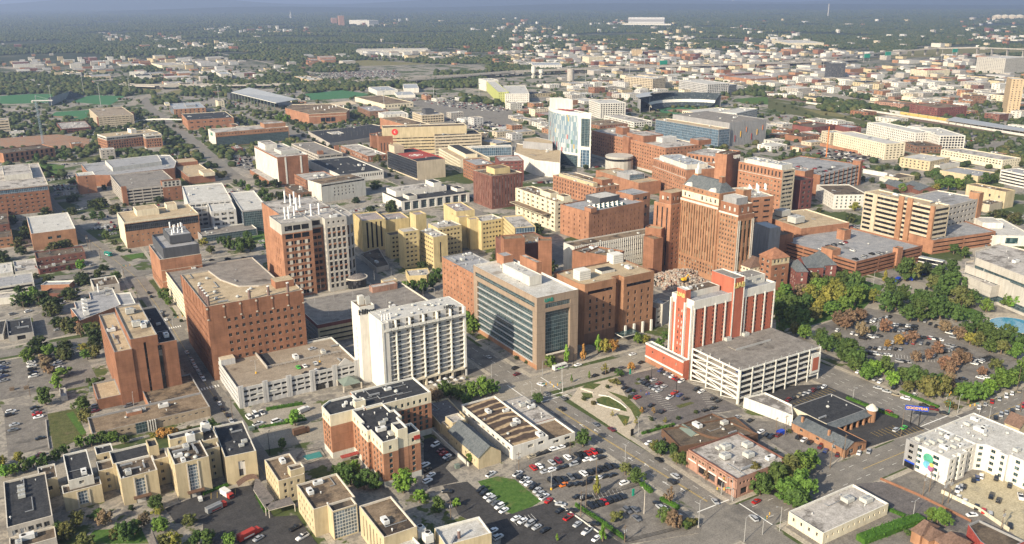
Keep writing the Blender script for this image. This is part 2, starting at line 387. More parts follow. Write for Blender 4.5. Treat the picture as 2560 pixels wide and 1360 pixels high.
 def units(s,poly,z,n,kinds=None):
  xs=[p[0]for p in poly];ys=[p[1]for p in poly];kinds=kinds or('air_unit','air_unit','vent','vent','fan_unit','duct','pipe_run');r=random.Random(int(xs[0]*7+ys[0]*13));done=[]
  tries=0
  while len(done)<n and tries<n*14:
   tries+=1;x=r.uniform(min(xs),max(xs));y=r.uniform(min(ys),max(ys));k=r.choice(kinds);m=2.2 if k!='vent' else 1.0
   if not all(inside(x+dx,y+dy,poly)for dx in(-m,m)for dy in(-m,m)):continue
   if any((x-a)**2+(y-b)**2<9 for a,b in done):continue
   done.append((x,y));v=r.uniform(.75,1.35)
   put(k,UNIT[k][r.randrange(len(UNIT[k]))],s.top,(x-s.root.location.x,y-s.root.location.y,z),r.choice((0,math.pi/2)),(v,v,v))
 def unit(s,k,x,y,z,sc_=(1,1,1),i=0,rz=0):return put(k,UNIT[k][i%len(UNIT[k])],s.top,(x-s.root.location.x,y-s.root.location.y,z),rz,sc_)
 def done(s):
  o=s.root.location
  ws=sorted(s.wins,key=lambda t:t[0][0]**2+t[0][1]**2+(t[0][2]-H)**2)
  for p,ww,wh,g,rz in ws[:100]:put('window',pane_mesh(ww,wh,g),s.root,(p[0]-o.x,p[1]-o.y,p[2]),rz)
  if len(ws)>100:
   mb=MB()
   for p,ww,wh,g,rz in ws[100:]:
    c,s_=math.cos(rz)*ww/2,math.sin(rz)*ww/2
    mb.quad((p[0]-c,p[1]-s_,p[2]-wh/2),(p[0]+c,p[1]+s_,p[2]-wh/2),(p[0]+c,p[1]+s_,p[2]+wh/2),(p[0]-c,p[1]-s_,p[2]+wh/2),g)
   q=mb.build('windows',s.root);q['kind']='stuff'
  rows=s.rows;merged={}
  if len(rows)>100:
   keep=rows[:100]
   mb=MB()
   for nme,qs,g in rows[100:]:
    for q in qs:mb.quad(*q,g)
   q=mb.build('glazing',s.root);q['kind']='stuff';rows=keep
  for nme,qs,g in rows:
   mb=MB()
   for q in qs:mb.quad(*q,g)
   mb.build(nme,s.root)
  return s
def inside(x,y,poly):
 c=False;n=len(poly)
 for i in range(n):
  x1,y1=poly[i][0],poly[i][1];x2,y2=poly[(i+1)%n][0],poly[(i+1)%n][1]
  if(y1>y)!=(y2>y)and x<(x2-x1)*(y-y1)/(y2-y1)+x1:c=not c
 return c
 # rooftop machines, shared meshes
UNIT={}
def _mk():
 def U(k,*mbs):UNIT[k]=[m.mesh(k)for m in mbs]
 a=MB();a.box(-1.3,-.9,.25,1.3,.9,1.5,'unit');a.box(-1.1,-.7,0,1.1,.7,.25,'dark');a.cyl(-.6,0,1.5,1.62,.45,.45,'galv');a.cyl(.6,0,1.5,1.62,.45,.45,'galv')
 b=MB();b.box(-1.9,-1.0,.2,1.9,1.0,1.6,UWHITE);b.box(1.9,-.6,.4,2.6,.6,1.1,'galv');b.cyl(-.8,0,1.6,1.72,.6,.6,'dark');b.box(-1.7,-.8,0,1.7,.8,.2,'dark')
 U('air_unit',a,b)
 a=MB();a.cyl(0,0,0,.7,.16,.16,UWHITE,8);a.cyl(0,0,.7,.95,.34,.22,UWHITE,8)
 b=MB();b.cyl(0,0,0,.5,.3,.3,'galv',10);b.cyl(0,0,.5,.85,.5,.1,'galv',10)
 U('vent',a,b)
 a=MB();a.cyl(0,0,0,.5,.6,.6,'galv',12);a.cyl(0,0,.5,1.0,.85,.5,'unit',12);U('fan_unit',a)
 a=MB();a.box(-2.4,-.35,.5,2.4,.35,1.15,'galv');a.box(2.4,-.35,0,3.0,.35,1.15,'galv');a.box(-2.4,-.1,0,-2.2,.1,.5,'dark');U('duct',a)
 a=MB();a.box(-4.5,-.12,.25,4.5,.12,.5,'galv');a.box(-4.5,.12,.25,-4.26,2.4,.5,'galv')
 for q in range(5):a.box(-4.3+q*2.1,-.2,0,-4.1+q*2.1,.2,.25,'wood')
 U('pipe_run',a)
 a=MB();a.cyl(0,0,0,5.5,.75,.75,'stack',14);a.cyl(0,0,5.5,5.9,.85,.85,UWHITE,14,True);U('exhaust_stack',a)
 a=MB();a.cyl(0,0,0,.8,.9,.45,UWHITE,12);a.cyl(0,0,.8,7.0,.45,.45,'pipe_white',12);U('white_stack',a)
 a=MB();a.box(-2.2,-2.2,.8,2.2,2.2,4.2,UWHITE);a.cyl(0,0,4.2,4.9,1.5,1.6,UWHITE,16)
 for q in(-2,1.8):
  for t in(-2,1.8):a.box(q,t,0,q+.2,t+.2,.8,'galv')
 a.cyl(0,0,4.9,4.95,1.2,1.2,'dark',16);U('cooling_tower',a)
 a=MB();a.cyl(0,0,0,9,.06,.03,PGREY,5);U('roof_pole',a)
 a=MB();a.box(-1.6,-1.2,0,1.6,1.2,.45,WTRIM);a.box(-1.4,-1.0,.45,1.4,1.0,.6,GTEAL);U('skylight',a)
_mk()
def blk(t,F,L,R,h=None,base=None,snap=5.0,w=None,d=None,hz=0):
 """plan rectangle of a block from its near roof corner F, the corner L along its west side and R along its south front"""
 if h is None:h=rise(t,base,F)
 f=at(t,*F,h);l=at(t,*L,h)if L else None;r=at(t,*R,h)if R else None
 v=(l-f)if l else None;u=(r-f)if r else None
 if v is not None and(u is None or v.length>=u.length):dv=v.normalized();du=Vc((dv.y,-dv.x))
 else:du=u.normalized();dv=Vc((-du.y,du.x))
 if abs(math.degrees(math.atan2(du.y,du.x)))<snap:du=Vc((1,0));dv=Vc((0,1))
 W=w if w else u.dot(du);D=d if d else v.dot(dv)
 return[f,f+du*W,f+du*W+dv*D,f+dv*D],h
 # buildings
def p(bay=3.5,fh=3.8,ww=1.3,wh=1.8,**k):return Zn('p',bay,fh,ww,wh,**k)
def r_(fh=3.8,wh=1.7,**k):return Zn('r',1,fh,0,wh,**k)
def g_(fh=3.2,wh=1.5,bay=8,**k):return Zn('g',bay,fh,0,wh,**{**dict(g='dark',rec=1.1,top=1.0,bot=.3,side=.8),**k})  # default dark sheet stands for the shade inside an open level
def v_(bay=3.0,ww=1.2,**k):return Zn('v',bay,0,ww,0,**k)
def c_(g='curtain',**k):return Zn('c',g=g,**{**dict(top=.5,bot=.5,side=.5),**k})
def n_(z0=0,z1=None,**k):return Zn('n',z0=z0,z1=z1,**k)
BUILT=[]
def bd(name,label,blocks,cat='building',group=None,post=None):
 first=blocks[0];pl=first['poly'];bl=Bld(name,label,cat,min(pl,key=lambda q:q[0]+q[1]),group)
 for b in blocks:
  b=dict(b);b.setdefault('F',None);bl.block(**b)
  BUILT.append((min(q[0]for q in b['poly']),min(q[1]for q in b['poly']),max(q[0]for q in b['poly']),max(q[1]for q in b['poly'])))
 if post:post(bl,blocks)
 bl.done();return bl
def K(t,F,L,R,h=None,base=None,wall=BRED,roof='tar',w=None,d=None,snap=5.0,**k):
 poly,hh=blk(t,F,L,R,h,base,snap,w,d);return dict(poly=poly,h=hh,wall=wall,roof=roof,**{('F' if a=='f' else 'Lf' if a=='l' else a):b for a,b in k.items()})
def KP(t,pts,h,wall=BRED,roof='tar',**k):
 return dict(poly=[at(t,x,y,h)for x,y in pts],h=h,wall=wall,roof=roof,**{('F' if a=='f' else 'Lf' if a=='l' else a):b for a,b in k.items()})
def box_on(b,x0,y0,x1,y1,dh,wall=None,roof=None,**k):
 """a block standing on block b, in its own fractions of the plan"""
 p0,p1,p2,p3=b['poly'][:4];U=p1-p0;V=p3-p0;q=lambda a,c:p0+U*a+V*c
 kk=dict(poly=[q(x0,y0),q(x1,y0),q(x1,y1),q(x0,y1)],h=b['h']+dh,z0=b['h']-1.0,wall=wall or b['wall'],roof=roof or b['roof'],par=.4)
 kk.update({('F' if a=='f' else 'Lf' if a=='l' else a):b_ for a,b_ in k.items()});return kk
def text(parent,s,size,pos,rz,mat,depth=0.12,name='letters',bold=0.0,upright=True):
 cu=bpy.data.curves.new(name,'FONT');cu.body=s;cu.size=size;cu.extrude=depth;cu.offset=bold;cu.align_x='CENTER';cu.align_y='CENTER'
 o=bpy.data.objects.new(name,cu);C.objects.link(o);bpy.context.view_layer.update()
 me=bpy.data.meshes.new_from_object(o.evaluated_get(bpy.context.evaluated_depsgraph_get()));C.objects.unlink(o);bpy.data.objects.remove(o)
 me.materials.clear();me.materials.append(MATS[mat]);o=bpy.data.objects.new(name,me);C.objects.link(o)
 if parent:o.parent=parent;q=parent.location;o.location=(pos[0]-q[0],pos[1]-q[1],pos[2]-q[2])
 else:o.location=pos
 o.rotation_euler=(math.pi/2 if upright else 0,0,rz);return o
WEST=-math.pi/2  # lettering that faces west
# the large brick office block with small square windows
b=K('s',(514.8,767),(452.9,685.9),(757.6,724.7),base=(535,952),wall=BRED,roof='gravel',cap=CONC,eq=0)
x0,y0=b['poly'][0];X1,Y1=b['poly'][2];h=b['h']
b['poly']=[Vc(q)for q in((x0,y0),(X1,y0),(X1,y0+22),(X1-19,y0+22),(X1-29,y0+27),(X1-35,y0+45),(X1-37,Y1),(x0,Y1))]
b['F']=[p(4.0,4.55,1.75,1.9,z0=5,z1=-7.6,side=1.4,top=0,bot=0,nx=13,nz=7,g=GBLACK,each=True,skip=lambda i,j,nx,nz:i<2),n_(-7.6,None,pil=(6,0.7,.25,BRED))]
b['Lf']=[p(3.4,4.55,1.5,1.8,z0=5,z1=-7.6,side=3,top=0,bot=0,nz=7),n_(-7.6,None,pil=(8,0.7,.25,BRED))]
def post(bl,bs):
 for k in range(7):bl.unit('exhaust_stack',x0+2.2+(0 if k<5 else 0),y0+4+k*5.2,h-.9)if k<5 else None
 for k,xx in enumerate((24,34.5,45.5)):bl.unit('exhaust_stack',x0+xx,y0+2.6,h-.9)
 for k,(a,c)in enumerate(((8,12),(10,24),(6,44),(19,9),(26,15),(29,19),(36,9),(12,52))):bl.unit('fan_unit',x0+a,y0+c,h-.9,(1.3,1.3,1.3))
 mb=MB();mb.box(X1-12,y0+12,h-.9,X1-1.2,y0+21,h+3.2,BRED,'gravel');mb.build('stair_house',bl.root)
 mb=MB()
 for k in range(7):
  q=x0+.35+k*(X1-x0-.7)/6;mb.box(q-.5,y0-.34,h-1.9,q+.5,y0-.02,h-.9,STRIM);mb.box(q-.5,y0-.34,h-8.0,q+.5,y0-.02,h-7.3,STRIM)
 mb.build('stone_blocks',bl.root)
bd('brick_office_building','big red brick office block with small square windows and stacks on a tan gravel roof',[b],post=post)
BO=b
# cream parking garage north of it
zz=at('b0',1207,530,15)
bd('parking_garage','cream garage with slanting parking levels wrapped behind the big brick office block',
[dict(poly=[Vc((zz.x+1,Y1+.5)),Vc((X1+16,Y1+.5)),Vc((X1+16,zz.y)),Vc((zz.x+1,zz.y))],h=16,wall='cream',roof='deck',F=[g_(3.0,1.5,7)],Lf=[g_(2.7,1.2,6,top=.9)],cap=CONC,par=1.0),
dict(poly=[Vc(q)for q in((X1-30,y0+49),(X1-2,y0+49),(X1-2,Y1+.3),(X1-30,Y1+.3))],h=17,wall='cream',roof='deck',cap=CONC,par=.9),
dict(poly=[Vc(q)for q in((X1-10,y0+50),(X1+2,y0+50),(X1+2,y0+60),(X1-10,y0+60))],h=23,z0=16,wall='cream',roof=DIRTY,par=.3,eq=1)])
# narrow brick block
b1=K('b0',(845,1125),(728,850),(955,1100),h=30,wall=BRED,roof='gravel',cap=GTRIM,l=[p(3.0,3.9,1.1,1.5,z0=2,top=2.5)],w=10)
b2=K('b0',(960,1025),(845,790),(1140,1000),h=35,wall=BRED,roof='gravel',cap=GTRIM,w=13,l=[n_(0,None)],
f=[v_(13,1.2,z0=2,z1=-3,nx=1,g=GBLACK,side=1,rec=.8,top=0,bot=0)])
b3=K('b0',(1165,1060),(1040,800),(1260,1045),h=30,wall=BRED,roof='tar',cap=GTRIM,w=8)
b1['poly'][1].x=b1['poly'][2].x=b2['poly'][0].x-.02;x9=b2['poly'][1].x
b3['poly'][0].x=b3['poly'][3].x=x9+.02;b3['poly'][1].x=b3['poly'][2].x=x9+9
for q in b2['poly'][:2]:q.y=b1['poly'][0].y+.6
lo=dict(poly=[Vc((b1['poly'][0].x-11,b1['poly'][0].y+1)),Vc((b1['poly'][0].x-.02,b1['poly'][0].y+1)),Vc((b1['poly'][0].x-.02,b1['poly'][0].y+24)),Vc((b1['poly'][0].x-11,b1['poly'][0].y+24))],h=6,wall=BRED,roof='gravel',cap=GTRIM)
def post(bl,bs):
 q=b2['poly'];
 for k in(.35,.75):bl.unit('air_unit',q[0].x+6,q[0].y+(q[3].y-q[0].y)*k,34.1,(1.6,1.9,2.2))
 mb=MB();mb.box(x9-.6,b2['poly'][0].y-.3,1,x9+1.2,b2['poly'][0].y+.5,29,GBLACK);mb.build('window_strip',bl.root)
bd('brick_office_building','tall narrow brick block with stepped gravel roofs and dark vertical window slots',[b1,b2,b3,lo],post=post)
# lab with dark upper storeys and white pipes
b=K('b0',(1180,440),(1065,335),(1490,400),base=(1205,690),wall=BORANGE,roof=MEMGREY,cap=STRIM,l=[p(3.2,4,1.8,2.4,z0=1,z1=9,g=GBLIND),n_(9,None)],f=[n_(0,None,slab=(9,.25,.05,STRIM))])
u1=dict(poly=[q.copy()for q in b['poly']],h=b['h']+7.5,z0=b['h']-1,wall='darkgrey',roof=MEMGREY,cap='darkgrey',par=1.6,F=[n_(0,None)])
for i,(dx,dy)in enumerate(((.6,.6),(-.6,.6),(-.6,-.6),(.6,-.6))):u1['poly'][i]+=Vc((dx+(2.5 if i in(0,3)else 0),dy))
u2=box_on(u1,.3,.3,.92,.9,5,'darkgrey',MEMGREY)
def post(bl,bs):
 q=u2['poly']
 for k,(a,c)in enumerate(((.2,.2),(.35,.4),(.5,.3),(.6,.5),(.7,.3),(.75,.6),(.5,.75),(.3,.8),(.85,.8))):
  bl.unit('white_stack',q[0].x+(q[1].x-q[0].x)*a,q[0].y+(q[3].y-q[0].y)*c,u2['h']-.4,(1.2,1.2,.8 if k%2 else.5))
 for a in(.25,.6):bl.unit('duct',q[0].x+(q[1].x-q[0].x)*a,q[0].y+(q[3].y-q[0].y)*.5,u2['h']-.4,(1.6,2.4,2.4))
bd('laboratory_building','brick laboratory with dark metal top storeys and a cluster of white roof pipes',[b,u1,u2],post=post)
# light grey roofed low brick building with cooling towers
b=KP('b0',[(590,890),(520,800),(560,795),(545,752),(668,728),(655,682),(830,648),(893,772)],7,BRED,MEMGREY,cap=WTRIM,f=[n_(0,None)])
b_2=KP('b0',[(893,772),(855,692),(962,680),(1002,762)],6.5,'greywhite',MEMGREY,cap=WTRIM)
def post(bl,bs):
 for k,(a,c)in enumerate(((625,770),(630,800),(635,830),(640,855))):q=at('b0',a,c,6.2);bl.unit('cooling_tower',q.x,q.y,6.1,(.75,.75,.9))
 for k,(a,c)in enumerate(((730,690),(790,660),(800,700))):q=at('b0',a,c,6.2);bl.unit('white_stack' if k==0 else 'air_unit',q.x,q.y,6.1)
bd('low_brick_building','low brick building with pale grey membrane roof and a line of cooling towers',[b,b_2],post=post)
bd('small_office','small grey walled office with flat dark roof at the corner of the side street',[K('b0',(693,645),(675,582),(895,640),h=6,wall='stone',roof=TARB,cap=WTRIM,f=[p(6,4,2.5,1.8)])])
bd('apartment_building','long pale two storey block with grey roof and open galleries at the west edge',[K('b0',(-60,650),(-70,575),(250,600),h=7,wall=OFFW,roof=MEMGREY,f=[r_(3.2,1.6,g='dark')]),K('b0',(-60,730),(-70,690),(130,712),h=5,wall=OFFW,roof=DIRTY)])
bd('brick_shop','low brick shop with grey roof edged in white east of the pale galleries',[K('b0',(300,628),(290,600),(510,622),h=4.5,wall=BORANGE,roof=MEMGREY,cap=WTRIM),K('b0',(310,690),(300,650),(470,690),h=4,wall=BDARK,roof=TARB)])
bd('flat_roofed_workshop','black roofed workshop with row of garage doors at the west parking lot',[K('b0',(60,1005),(50,890),(250,985),h=4.5,wall='stone',roof='tar',cap=GTRIM,f=[p(7,4,4.5,2.6,g='dark',top=.4,bot=.1)],eq=4),K('b0',(-120,1010),(-90,900),(20,1000),h=4.0,wall='stone',roof='tar')])
bd('brick_school','brick building with broad white roof and grey entrance slot',[K('b0',(230,250),(195,125),(555,205),base=(243,375),wall=BRUST,roof=MEMB,cap=WTRIM,f=[p(5,5.5,3.2,2.4,z0=1,top=3,side=14,g=GTEAL)],eq=4,eqs=('vent',))])
bd('strip_of_shops','two tier brick strip with long brown roofs below the white roofed school',[K('b0',(268,432),(255,385),(625,378),h=6,wall=BDARK,roof=TARB,f=[p(4,3.4,1.8,1.4)]),K('b0',(290,515),(285,440),(620,455),h=4,wall=BMAROON,roof=TARB,f=[p(4,3.4,1.8,1.4)],d=14)])
bd('pale_bungalow','low pale roofed building between the parking street and the brick strip',[K('b0',(110,530),(105,450),(282,515),h=4,wall=OFFW,roof=DIRTY,eq=3),K('b0',(-40,550),(-45,475),(98,532),h=4,wall=OFFW,roof=MEMB)])
bd('brick_dormitory','brick apartment block at the far west edge with small balconies',[K('b0',(-80,290),(-80,60),(88,250),h=9,wall=BRUST,roof=TARB,f=[p(4.5,3.2,2.2,1.5)]),K('b0',(-60,190),(-60,100),(68,175),h=14,wall=BDARK,roof=TARB,f=[p(4.5,3.2,2.2,1.5)])])
# tan glass-banded building
b=K('c0',(915,1140),(877,1065),(1470,1075),base=(935,1335),wall=BRUST,roof='gravel',cap=CTRIM,
f=[p(4.2,4.4,1.3,1.3,z0=2,z1=-9,side=3),c_('curtain_black',z0=-9,z1=-1.5),n_(-1.5,None,w='cream')],l=[n_(0,None,w='cream')])
bd('research_building','brick building with a black glass band around its top storeys and a tan roof',[b,box_on(b,.22,.45,.52,.9,4.5,'cream'),box_on(b,.66,.7,.8,1.0,4,'cream')],post=lambda bl,bs:bl.unit('roof_pole',b['poly'][0].x+20,b['poly'][0].y+9,b['h']))
# white gridded complex
bb=[]
for F,L,R,hh_,ff in(((1390,1000),(1345,872),(1700,950),18,None),((1435,1035),(1395,985),(1540,1025),15,None),((1560,1060),(1530,985),(1745,1045),16,None)):
 bb.append(K('c0',F,L,R,h=hh_+4,wall='greywhite',roof=MEMB,cap=WTRIM,f=[p(5.2,4.2,4.2,2.2,g='glass',top=1.0,bot=1,side=1)],l=[n_(0,None)],eq=3))
bb.append(K('c0',(1790,1055),(1700,920),(1960,1010),h=20,wall='grey',roof=MEMB,cap=WTRIM,f=[c_('curtain_teal',top=1.4)],l=[c_('curtain_blue',top=1.4)],eq=3))
bb.append(K('c0',(1490,1240),(1478,1190),(1900,1185),h=6.5,wall='grey',roof='deck',cap=WTRIM,f=[c_('curtain_teal')]))
bd('white_gridded_building','white grid fronted building with glass wing and low glazed terrace',bb)
# dormitory far left
b=K('c0',(-100,905),(-170,740),(350,848),h=30,wall=BRED,roof=DIRTY,cap=STRIM,snap=8,
f=[n_(0,3.5,w='stone'),p(5.2,3.6,1.9,1.5,z0=3.5,z1=-6,side=3),c_('curtain_blue',z0=-6,z1=-1),n_(-1,None,w='stone')])
bd('residence_hall','tall brick residence hall with pale stone top and glass corner',[b,box_on(b,.32,.35,.8,.8,4.5,OFFW)])
# brown garage with brick towers
b=K('c0',(905,900),(820,790),(1310,845),base=(925,1020),wall=CONC,roof='deck',f=[g_(3.3,1.6,9)],l=[g_(3.3,1.4,9)],par=1.0)
U=b['poly'][1]-b['poly'][0]
tw=dict(poly=[b['poly'][0]+U*.7+Vc((0,-1)),b['poly'][1]+Vc((2,-1)),b['poly'][1]+Vc((2,9)),b['poly'][0]+U*.7+Vc((0,9))],h=b['h']+4,wall=BRED,roof=TARB,F=[p(7,4.6,1.6,1.6,z0=0,z1=-6,side=2),p(3.4,3.2,2.3,2.2,z0=-6,w='stone',g='dark',top=.3,bot=.3)])
tw2=dict(poly=[b['poly'][0]+Vc((-.6,-.6)),b['poly'][0]+Vc((4,-.6)),b['poly'][0]+Vc((4,5)),b['poly'][0]+Vc((-.6,5))],h=b['h']+2.5,wall=BRED,roof=TARB)
bd('parking_garage','brown concrete garage with brick corner towers and dark roof deck',[b,tw,tw2])
# recreation centre
b=KP('c0',[(600,712),(1190,642),(1255,642),(1303,690),(1287,738),(822,790),(700,790),(640,760)],13,BRED,MEMGREY,cap=WTRIM,f=[n_(0,None)])
b2=KP('c0',[(775,682),(1165,640),(1195,688),(830,735)],17,OFFW,MEMGREY,cap=WTRIM,z0=12)
b3=K('c0',(572,800),(482,728),(700,785),h=20,wall=BORANGE,roof=MEMB,cap=WTRIM,f=[p(9,4,1.2,1.5)],l=[p(4,4,1.6,2)],d=22)
bd('recreation_centre','wide brick hall with pale grey roofs and a tall brick west wing',[b,b2,b3])
b=K('c0',(1395,805),(1287,692),(1572,775),base=(1400,860),wall=BRED,roof='gravel',cap=CTRIM,l=[p(5,9,2.2,6)],eq=3)
bd('brick_hall','brick hall with roof terrace and cream arched end wall',[b,box_on(b,.55,-.02,1.0,.2,3,'cream','gravel'),box_on(b,.1,.72,.95,.97,3.4,BRED,'gravel')])
# student centre
ws=[n_(0,3,w='stone'),p(3.4,4.2,2.0,2.2,z0=3,z1=-5),r_(4,1.8,z0=-5,z1=-1.2,w='stone'),n_(-1.2,None,w='white')]
b=K('c0',(785,510),(770,487),(1170,470),base=(795,620),wall=BORANGE,roof='gravel',cap=CTRIM,f=ws,l=ws,d=38)
b2=dict(poly=[b['poly'][0]+Vc((48,-14)),b['poly'][0]+Vc((70,-14)),b['poly'][0]+Vc((70,4)),b['poly'][0]+Vc((48,4))],h=b['h'],wall=BORANGE,roof='gravel',F=ws,Lf=ws,cap=CTRIM)
bd('student_centre','brick building with white eaves and pale top storey on the green',[b,b2,box_on(b,.55,.4,.65,.8,5,'white')])
bd('arcaded_garage','long low brick building with rows of dark openings by the red building site',[K('c0',(22,632),(5,600),(402,585),h=13,wall=BORANGE,roof=TARB,f=[p(6,6.2,3.0,4.2,g='dark',rec=.8)],d=40)])
bd('parking_garage','beige parking garage with brick end towers beside the ball field',[K('c0',(725,360),(665,300),(990,345),base=(740,440),wall='beige',roof='deck_tan',f=[g_(3.4,1.2,6,g=GBRONZE)],l=[g_(3.4,1.2,7)]),
K('c0',(722,364),None,(742,362),base=(740,440),wall=BDARK,roof=TARB,d=5),K('c0',(958,330),None,(990,328),base=(960,400),wall=BDARK,roof=TARB,d=8)])
b=K('c0',(1282,305),(1245,262),(1515,287),base=(1292,365),wall=BRUST,roof='metal_roof',cap=GTRIM,f=[p(7,5,2.5,3)],l=[c_('curtain_blue')])
bd('technology_building','brick building with grey metal roof and cream corner tower',[b,box_on(b,-.14,.7,0,1,3,'cream'),box_on(b,.45,.3,.75,.7,2.5,'grey')])
b=K('c0',(1385,385),(1340,338),(1732,368),base=(1400,460),wall=BORANGE,roof='tar',cap=CTRIM,f=[p(9,7,4.5,2),],l=[p(9,6,3,2)],eq=12)
bd('brick_sports_hall','squat brick sports hall with black roof dotted with vents',[b])
b=K('c0',(1590,478),(1510,432),(2120,430),base=(1605,585),wall=BRUST,roof=DIRTY,cap=CTRIM,f=[c_('curtain_teal',z0=0,z1=-6),p(4,4,1.8,1.4,z0=-6,side=2)],l=[n_(0,None,w=OFFW)],d=45)
def post(bl,bs):q=b['poly'][0];text(bl.root,'UAB',7,(q.x-.2,q.y+24,b['h']-5),WEST,'teal_sign')
bd('clinic_building','long brick clinic with curved looking glass front and a pale end wall with green letters',[b,box_on(b,.7,.3,1,.8,5,BRUST)],post=post)
bd('parking_deck','low deck crowded with pale machinery beside the ball field fence',[K('c0',(452,450),(435,402),(668,430),h=7,wall=BDARK,roof=DIRTY,f=[g_(3,1.5)],eq=26)])
bd('office_block','beige banded block cut by the west edge of the picture',[K('c0',(-60,390),(-60,365),(60,370),h=22,wall='beige',roof=DIRTY,f=[r_(3.8,1.6)],d=30)])
# covered field hall with posts
hb=Bld('sports_pavilion','open sided sports pavilion with large grey pitched roof on tall posts','pavilion',at('s',700,262,0))
mb=MB();a,b_,c,d=at('s',578,229,18),at('s',622,216,26),at('s',745,248,18),at('s',690,256,18);e=at('s',660,218,20)
mb.face([(a.x,a.y,17),(d.x,d.y,17),(c.x,c.y,18),(b_.x,b_.y,24)],'metal_roof');mb.face([(a.x,a.y,16),(d.x,d.y,16),(d.x,d.y,17),(a.x,a.y,17)],WTRIM);mb.face([(d.x,d.y,16),(c.x,c.y,17),(c.x,c.y,18),(d.x,d.y,17)],GTRIM);mb.build('roof',hb.root)
for k in range(14):
 q=a.lerp(d,(k+.5)/14);mb=MB();mb.box(q.x-.6,q.y,0,q.x+.6,q.y+1.2,16.3,'green_metal');mb.build('post',hb.root)
mb=MB();q=a.lerp(d,.02);t_=a.lerp(d,.98);mb.box(q.x,q.y+20,0,t_.x+15,q.y+45,12,'darkgrey');mb.build('back_wall',hb.root);hb.done()
# column c1
b=K('c1',(155,660),(-10,575),(398,645),base=(165,870),wall=BRED,roof=DIRTY,cap=WTRIM,
f=[n_(0,None)],l=[v_(5.5,1.2,z0=3,z1=-2,w='white',g=GBLIND,side=2)],eq=8)
q=b['poly'];
def post(bl,bs):
 q=b['poly'][0];W=b['poly'][1].x-q.x
 for k in(.26,.76):
  mb=MB();mb.box(q.x+W*k-.9,q.y-.35,1,q.x+W*k+.9,q.y-.02,b['h']-1,WTRIM);mb.build('pilaster',bl.root)
 mb=MB();mb.box(q.x-9,q.y+5,0,q.x-.05,q.y+90,5,BRED,DIRTY);mb.build('podium',bl.root)
bd('hospital_wing','large white and brick hospital wing with two pale stripes up its brick end',[b,box_on(b,.1,.62,.5,.95,6,'white'),box_on(b,.3,.2,.9,.5,3,'unit')],post=post)
bd('parking_garage','flat brick and concrete garage with dark deck next to the parking field',[K('c1',(460,645),(240,560),(585,605),h=9,wall=CONC,roof='deck',f=[g_(3.2,1.6)],l=[g_(3.2,1.6)],cap=STRIM),K('c1',(583,580),None,(615,578),h=13,wall=BRED,roof=TARB,d=9),K('c1',(460,618),None,(498,615),h=12,wall=BRED,roof=TARB,d=8)])
b=KP('c1',[(390,340),(215,295),(262,268),(550,262),(690,305),(668,325)],17,BORANGE,GRAVB,cap=CTRIM,f=[p(14,10,10,7,z0=0,z1=-5,g=GBLACK,side=28,nx=3,nz=1,bot=.5),n_(-5,None,slab=(4.5,.6,.1,CTRIM))])
bd('arena','eight sided looking brick arena with broad brown roof and white roof vents',[b],post=lambda bl,bs:[bl.unit('white_stack',b['poly'][0].x+30+9*k,b['poly'][0].y+60+(k%3)*7,16,(1.6,1.6,.6))for k in range(7)])
bd('parking_deck','raised black asphalt parking deck with slender lamp posts',[KP('c1',[(545,556),(385,467),(610,446),(860,414),(1000,440),(835,515)],6,CONC,'tar',cap=STRIM,f=[n_(0,None)],par=.8)],
post=lambda bl,bs:[bl.unit('roof_pole',*at('c1',430+45*i+(j*70),475+j*22-i*5,5),5)for i in range(8)for j in range(3)])  # thin roof poles used as the deck's lamp posts
bd('medical_building','low pale roofed brick building with white columns beside the hospital',[K('c1',(825,650),(655,570),(945,628),h=8,wall=BRED,roof=DIRTY,cap=WTRIM,f=[p(5,6,2.5,4,g=GBLIND)],l=[p(5,6,2.5,4,g=GBLIND)],eq=8)])
b=K('c1',(905,505),(865,425),(1090,478),h=25,wall=BRED,roof=TARB,cap=BDARK,f=[v_(4,1.2,z0=4,z1=-8,w=BRED)],d=40)
bd('brick_hospital','stepped red brick hospital with narrow windows behind the yellow sign wall',[b,K('c1',(1190,445),(948,365),(1330,425),h=22,wall=BORANGE,roof=GRAVB,cap=CTRIM,f=[p(4,4,1.6,1.6)],eq=8),box_on(b,1.0,.9,1.6,1.4,6,BRED),K('c1',(850,500),(838,482),(945,510),h=18,wall=BRED,roof=TARB,snap=0)])
a0=at('c1',945,640,0);a1=a0+Vc((105,-42))
def post(bl,bs):
 mb=MB();e=(a1-a0).normalized();n_v=Vc((e.y,-e.x));c=a0+e*16+n_v*.4
 for rad,mt,dd in((4.2,'red_logo',0),):
  for k in range(20):
   t0,t1=2*math.pi*k/20,2*math.pi*(k+1)/20
   mb.face([(c.x,c.y,30),(c.x+e.x*rad*math.cos(t0),c.y+e.y*rad*math.cos(t0),30+rad*math.sin(t0)),(c.x+e.x*rad*math.cos(t1),c.y+e.y*rad*math.cos(t1),30+rad*math.sin(t1))],mt)
 mb.build('round_sign',bl.root)
 text(bl.root,'c',7,(c.x+n_v.x*.1,c.y+n_v.y*.1,30.6),math.atan2(e.y,e.x),WTRIM)
bd('yellow_hospital_building','pale yellow slab with a round red sign above rows of ribbon windows',
[dict(poly=[a0,a1,a1+Vc((8,22)),a0+Vc((8,22))],h=36,wall=CREAMB,roof=TARB,cap=CTRIM,F=[r_(4,1.5,z0=2,z1=-12,side=3,g=GBRONZE),n_(-12,None)]),
dict(poly=[a0+Vc((56,-42)),a0+Vc((118,-60)),a0+Vc((128,-24)),a0+Vc((70,-14))],h=26,wall='beige',roof='tar',cap='beige',F=[r_(4,1.6,g=GBRONZE)],Lf=[r_(4,1.6,g=GBRONZE)],eq=8)],post=post)
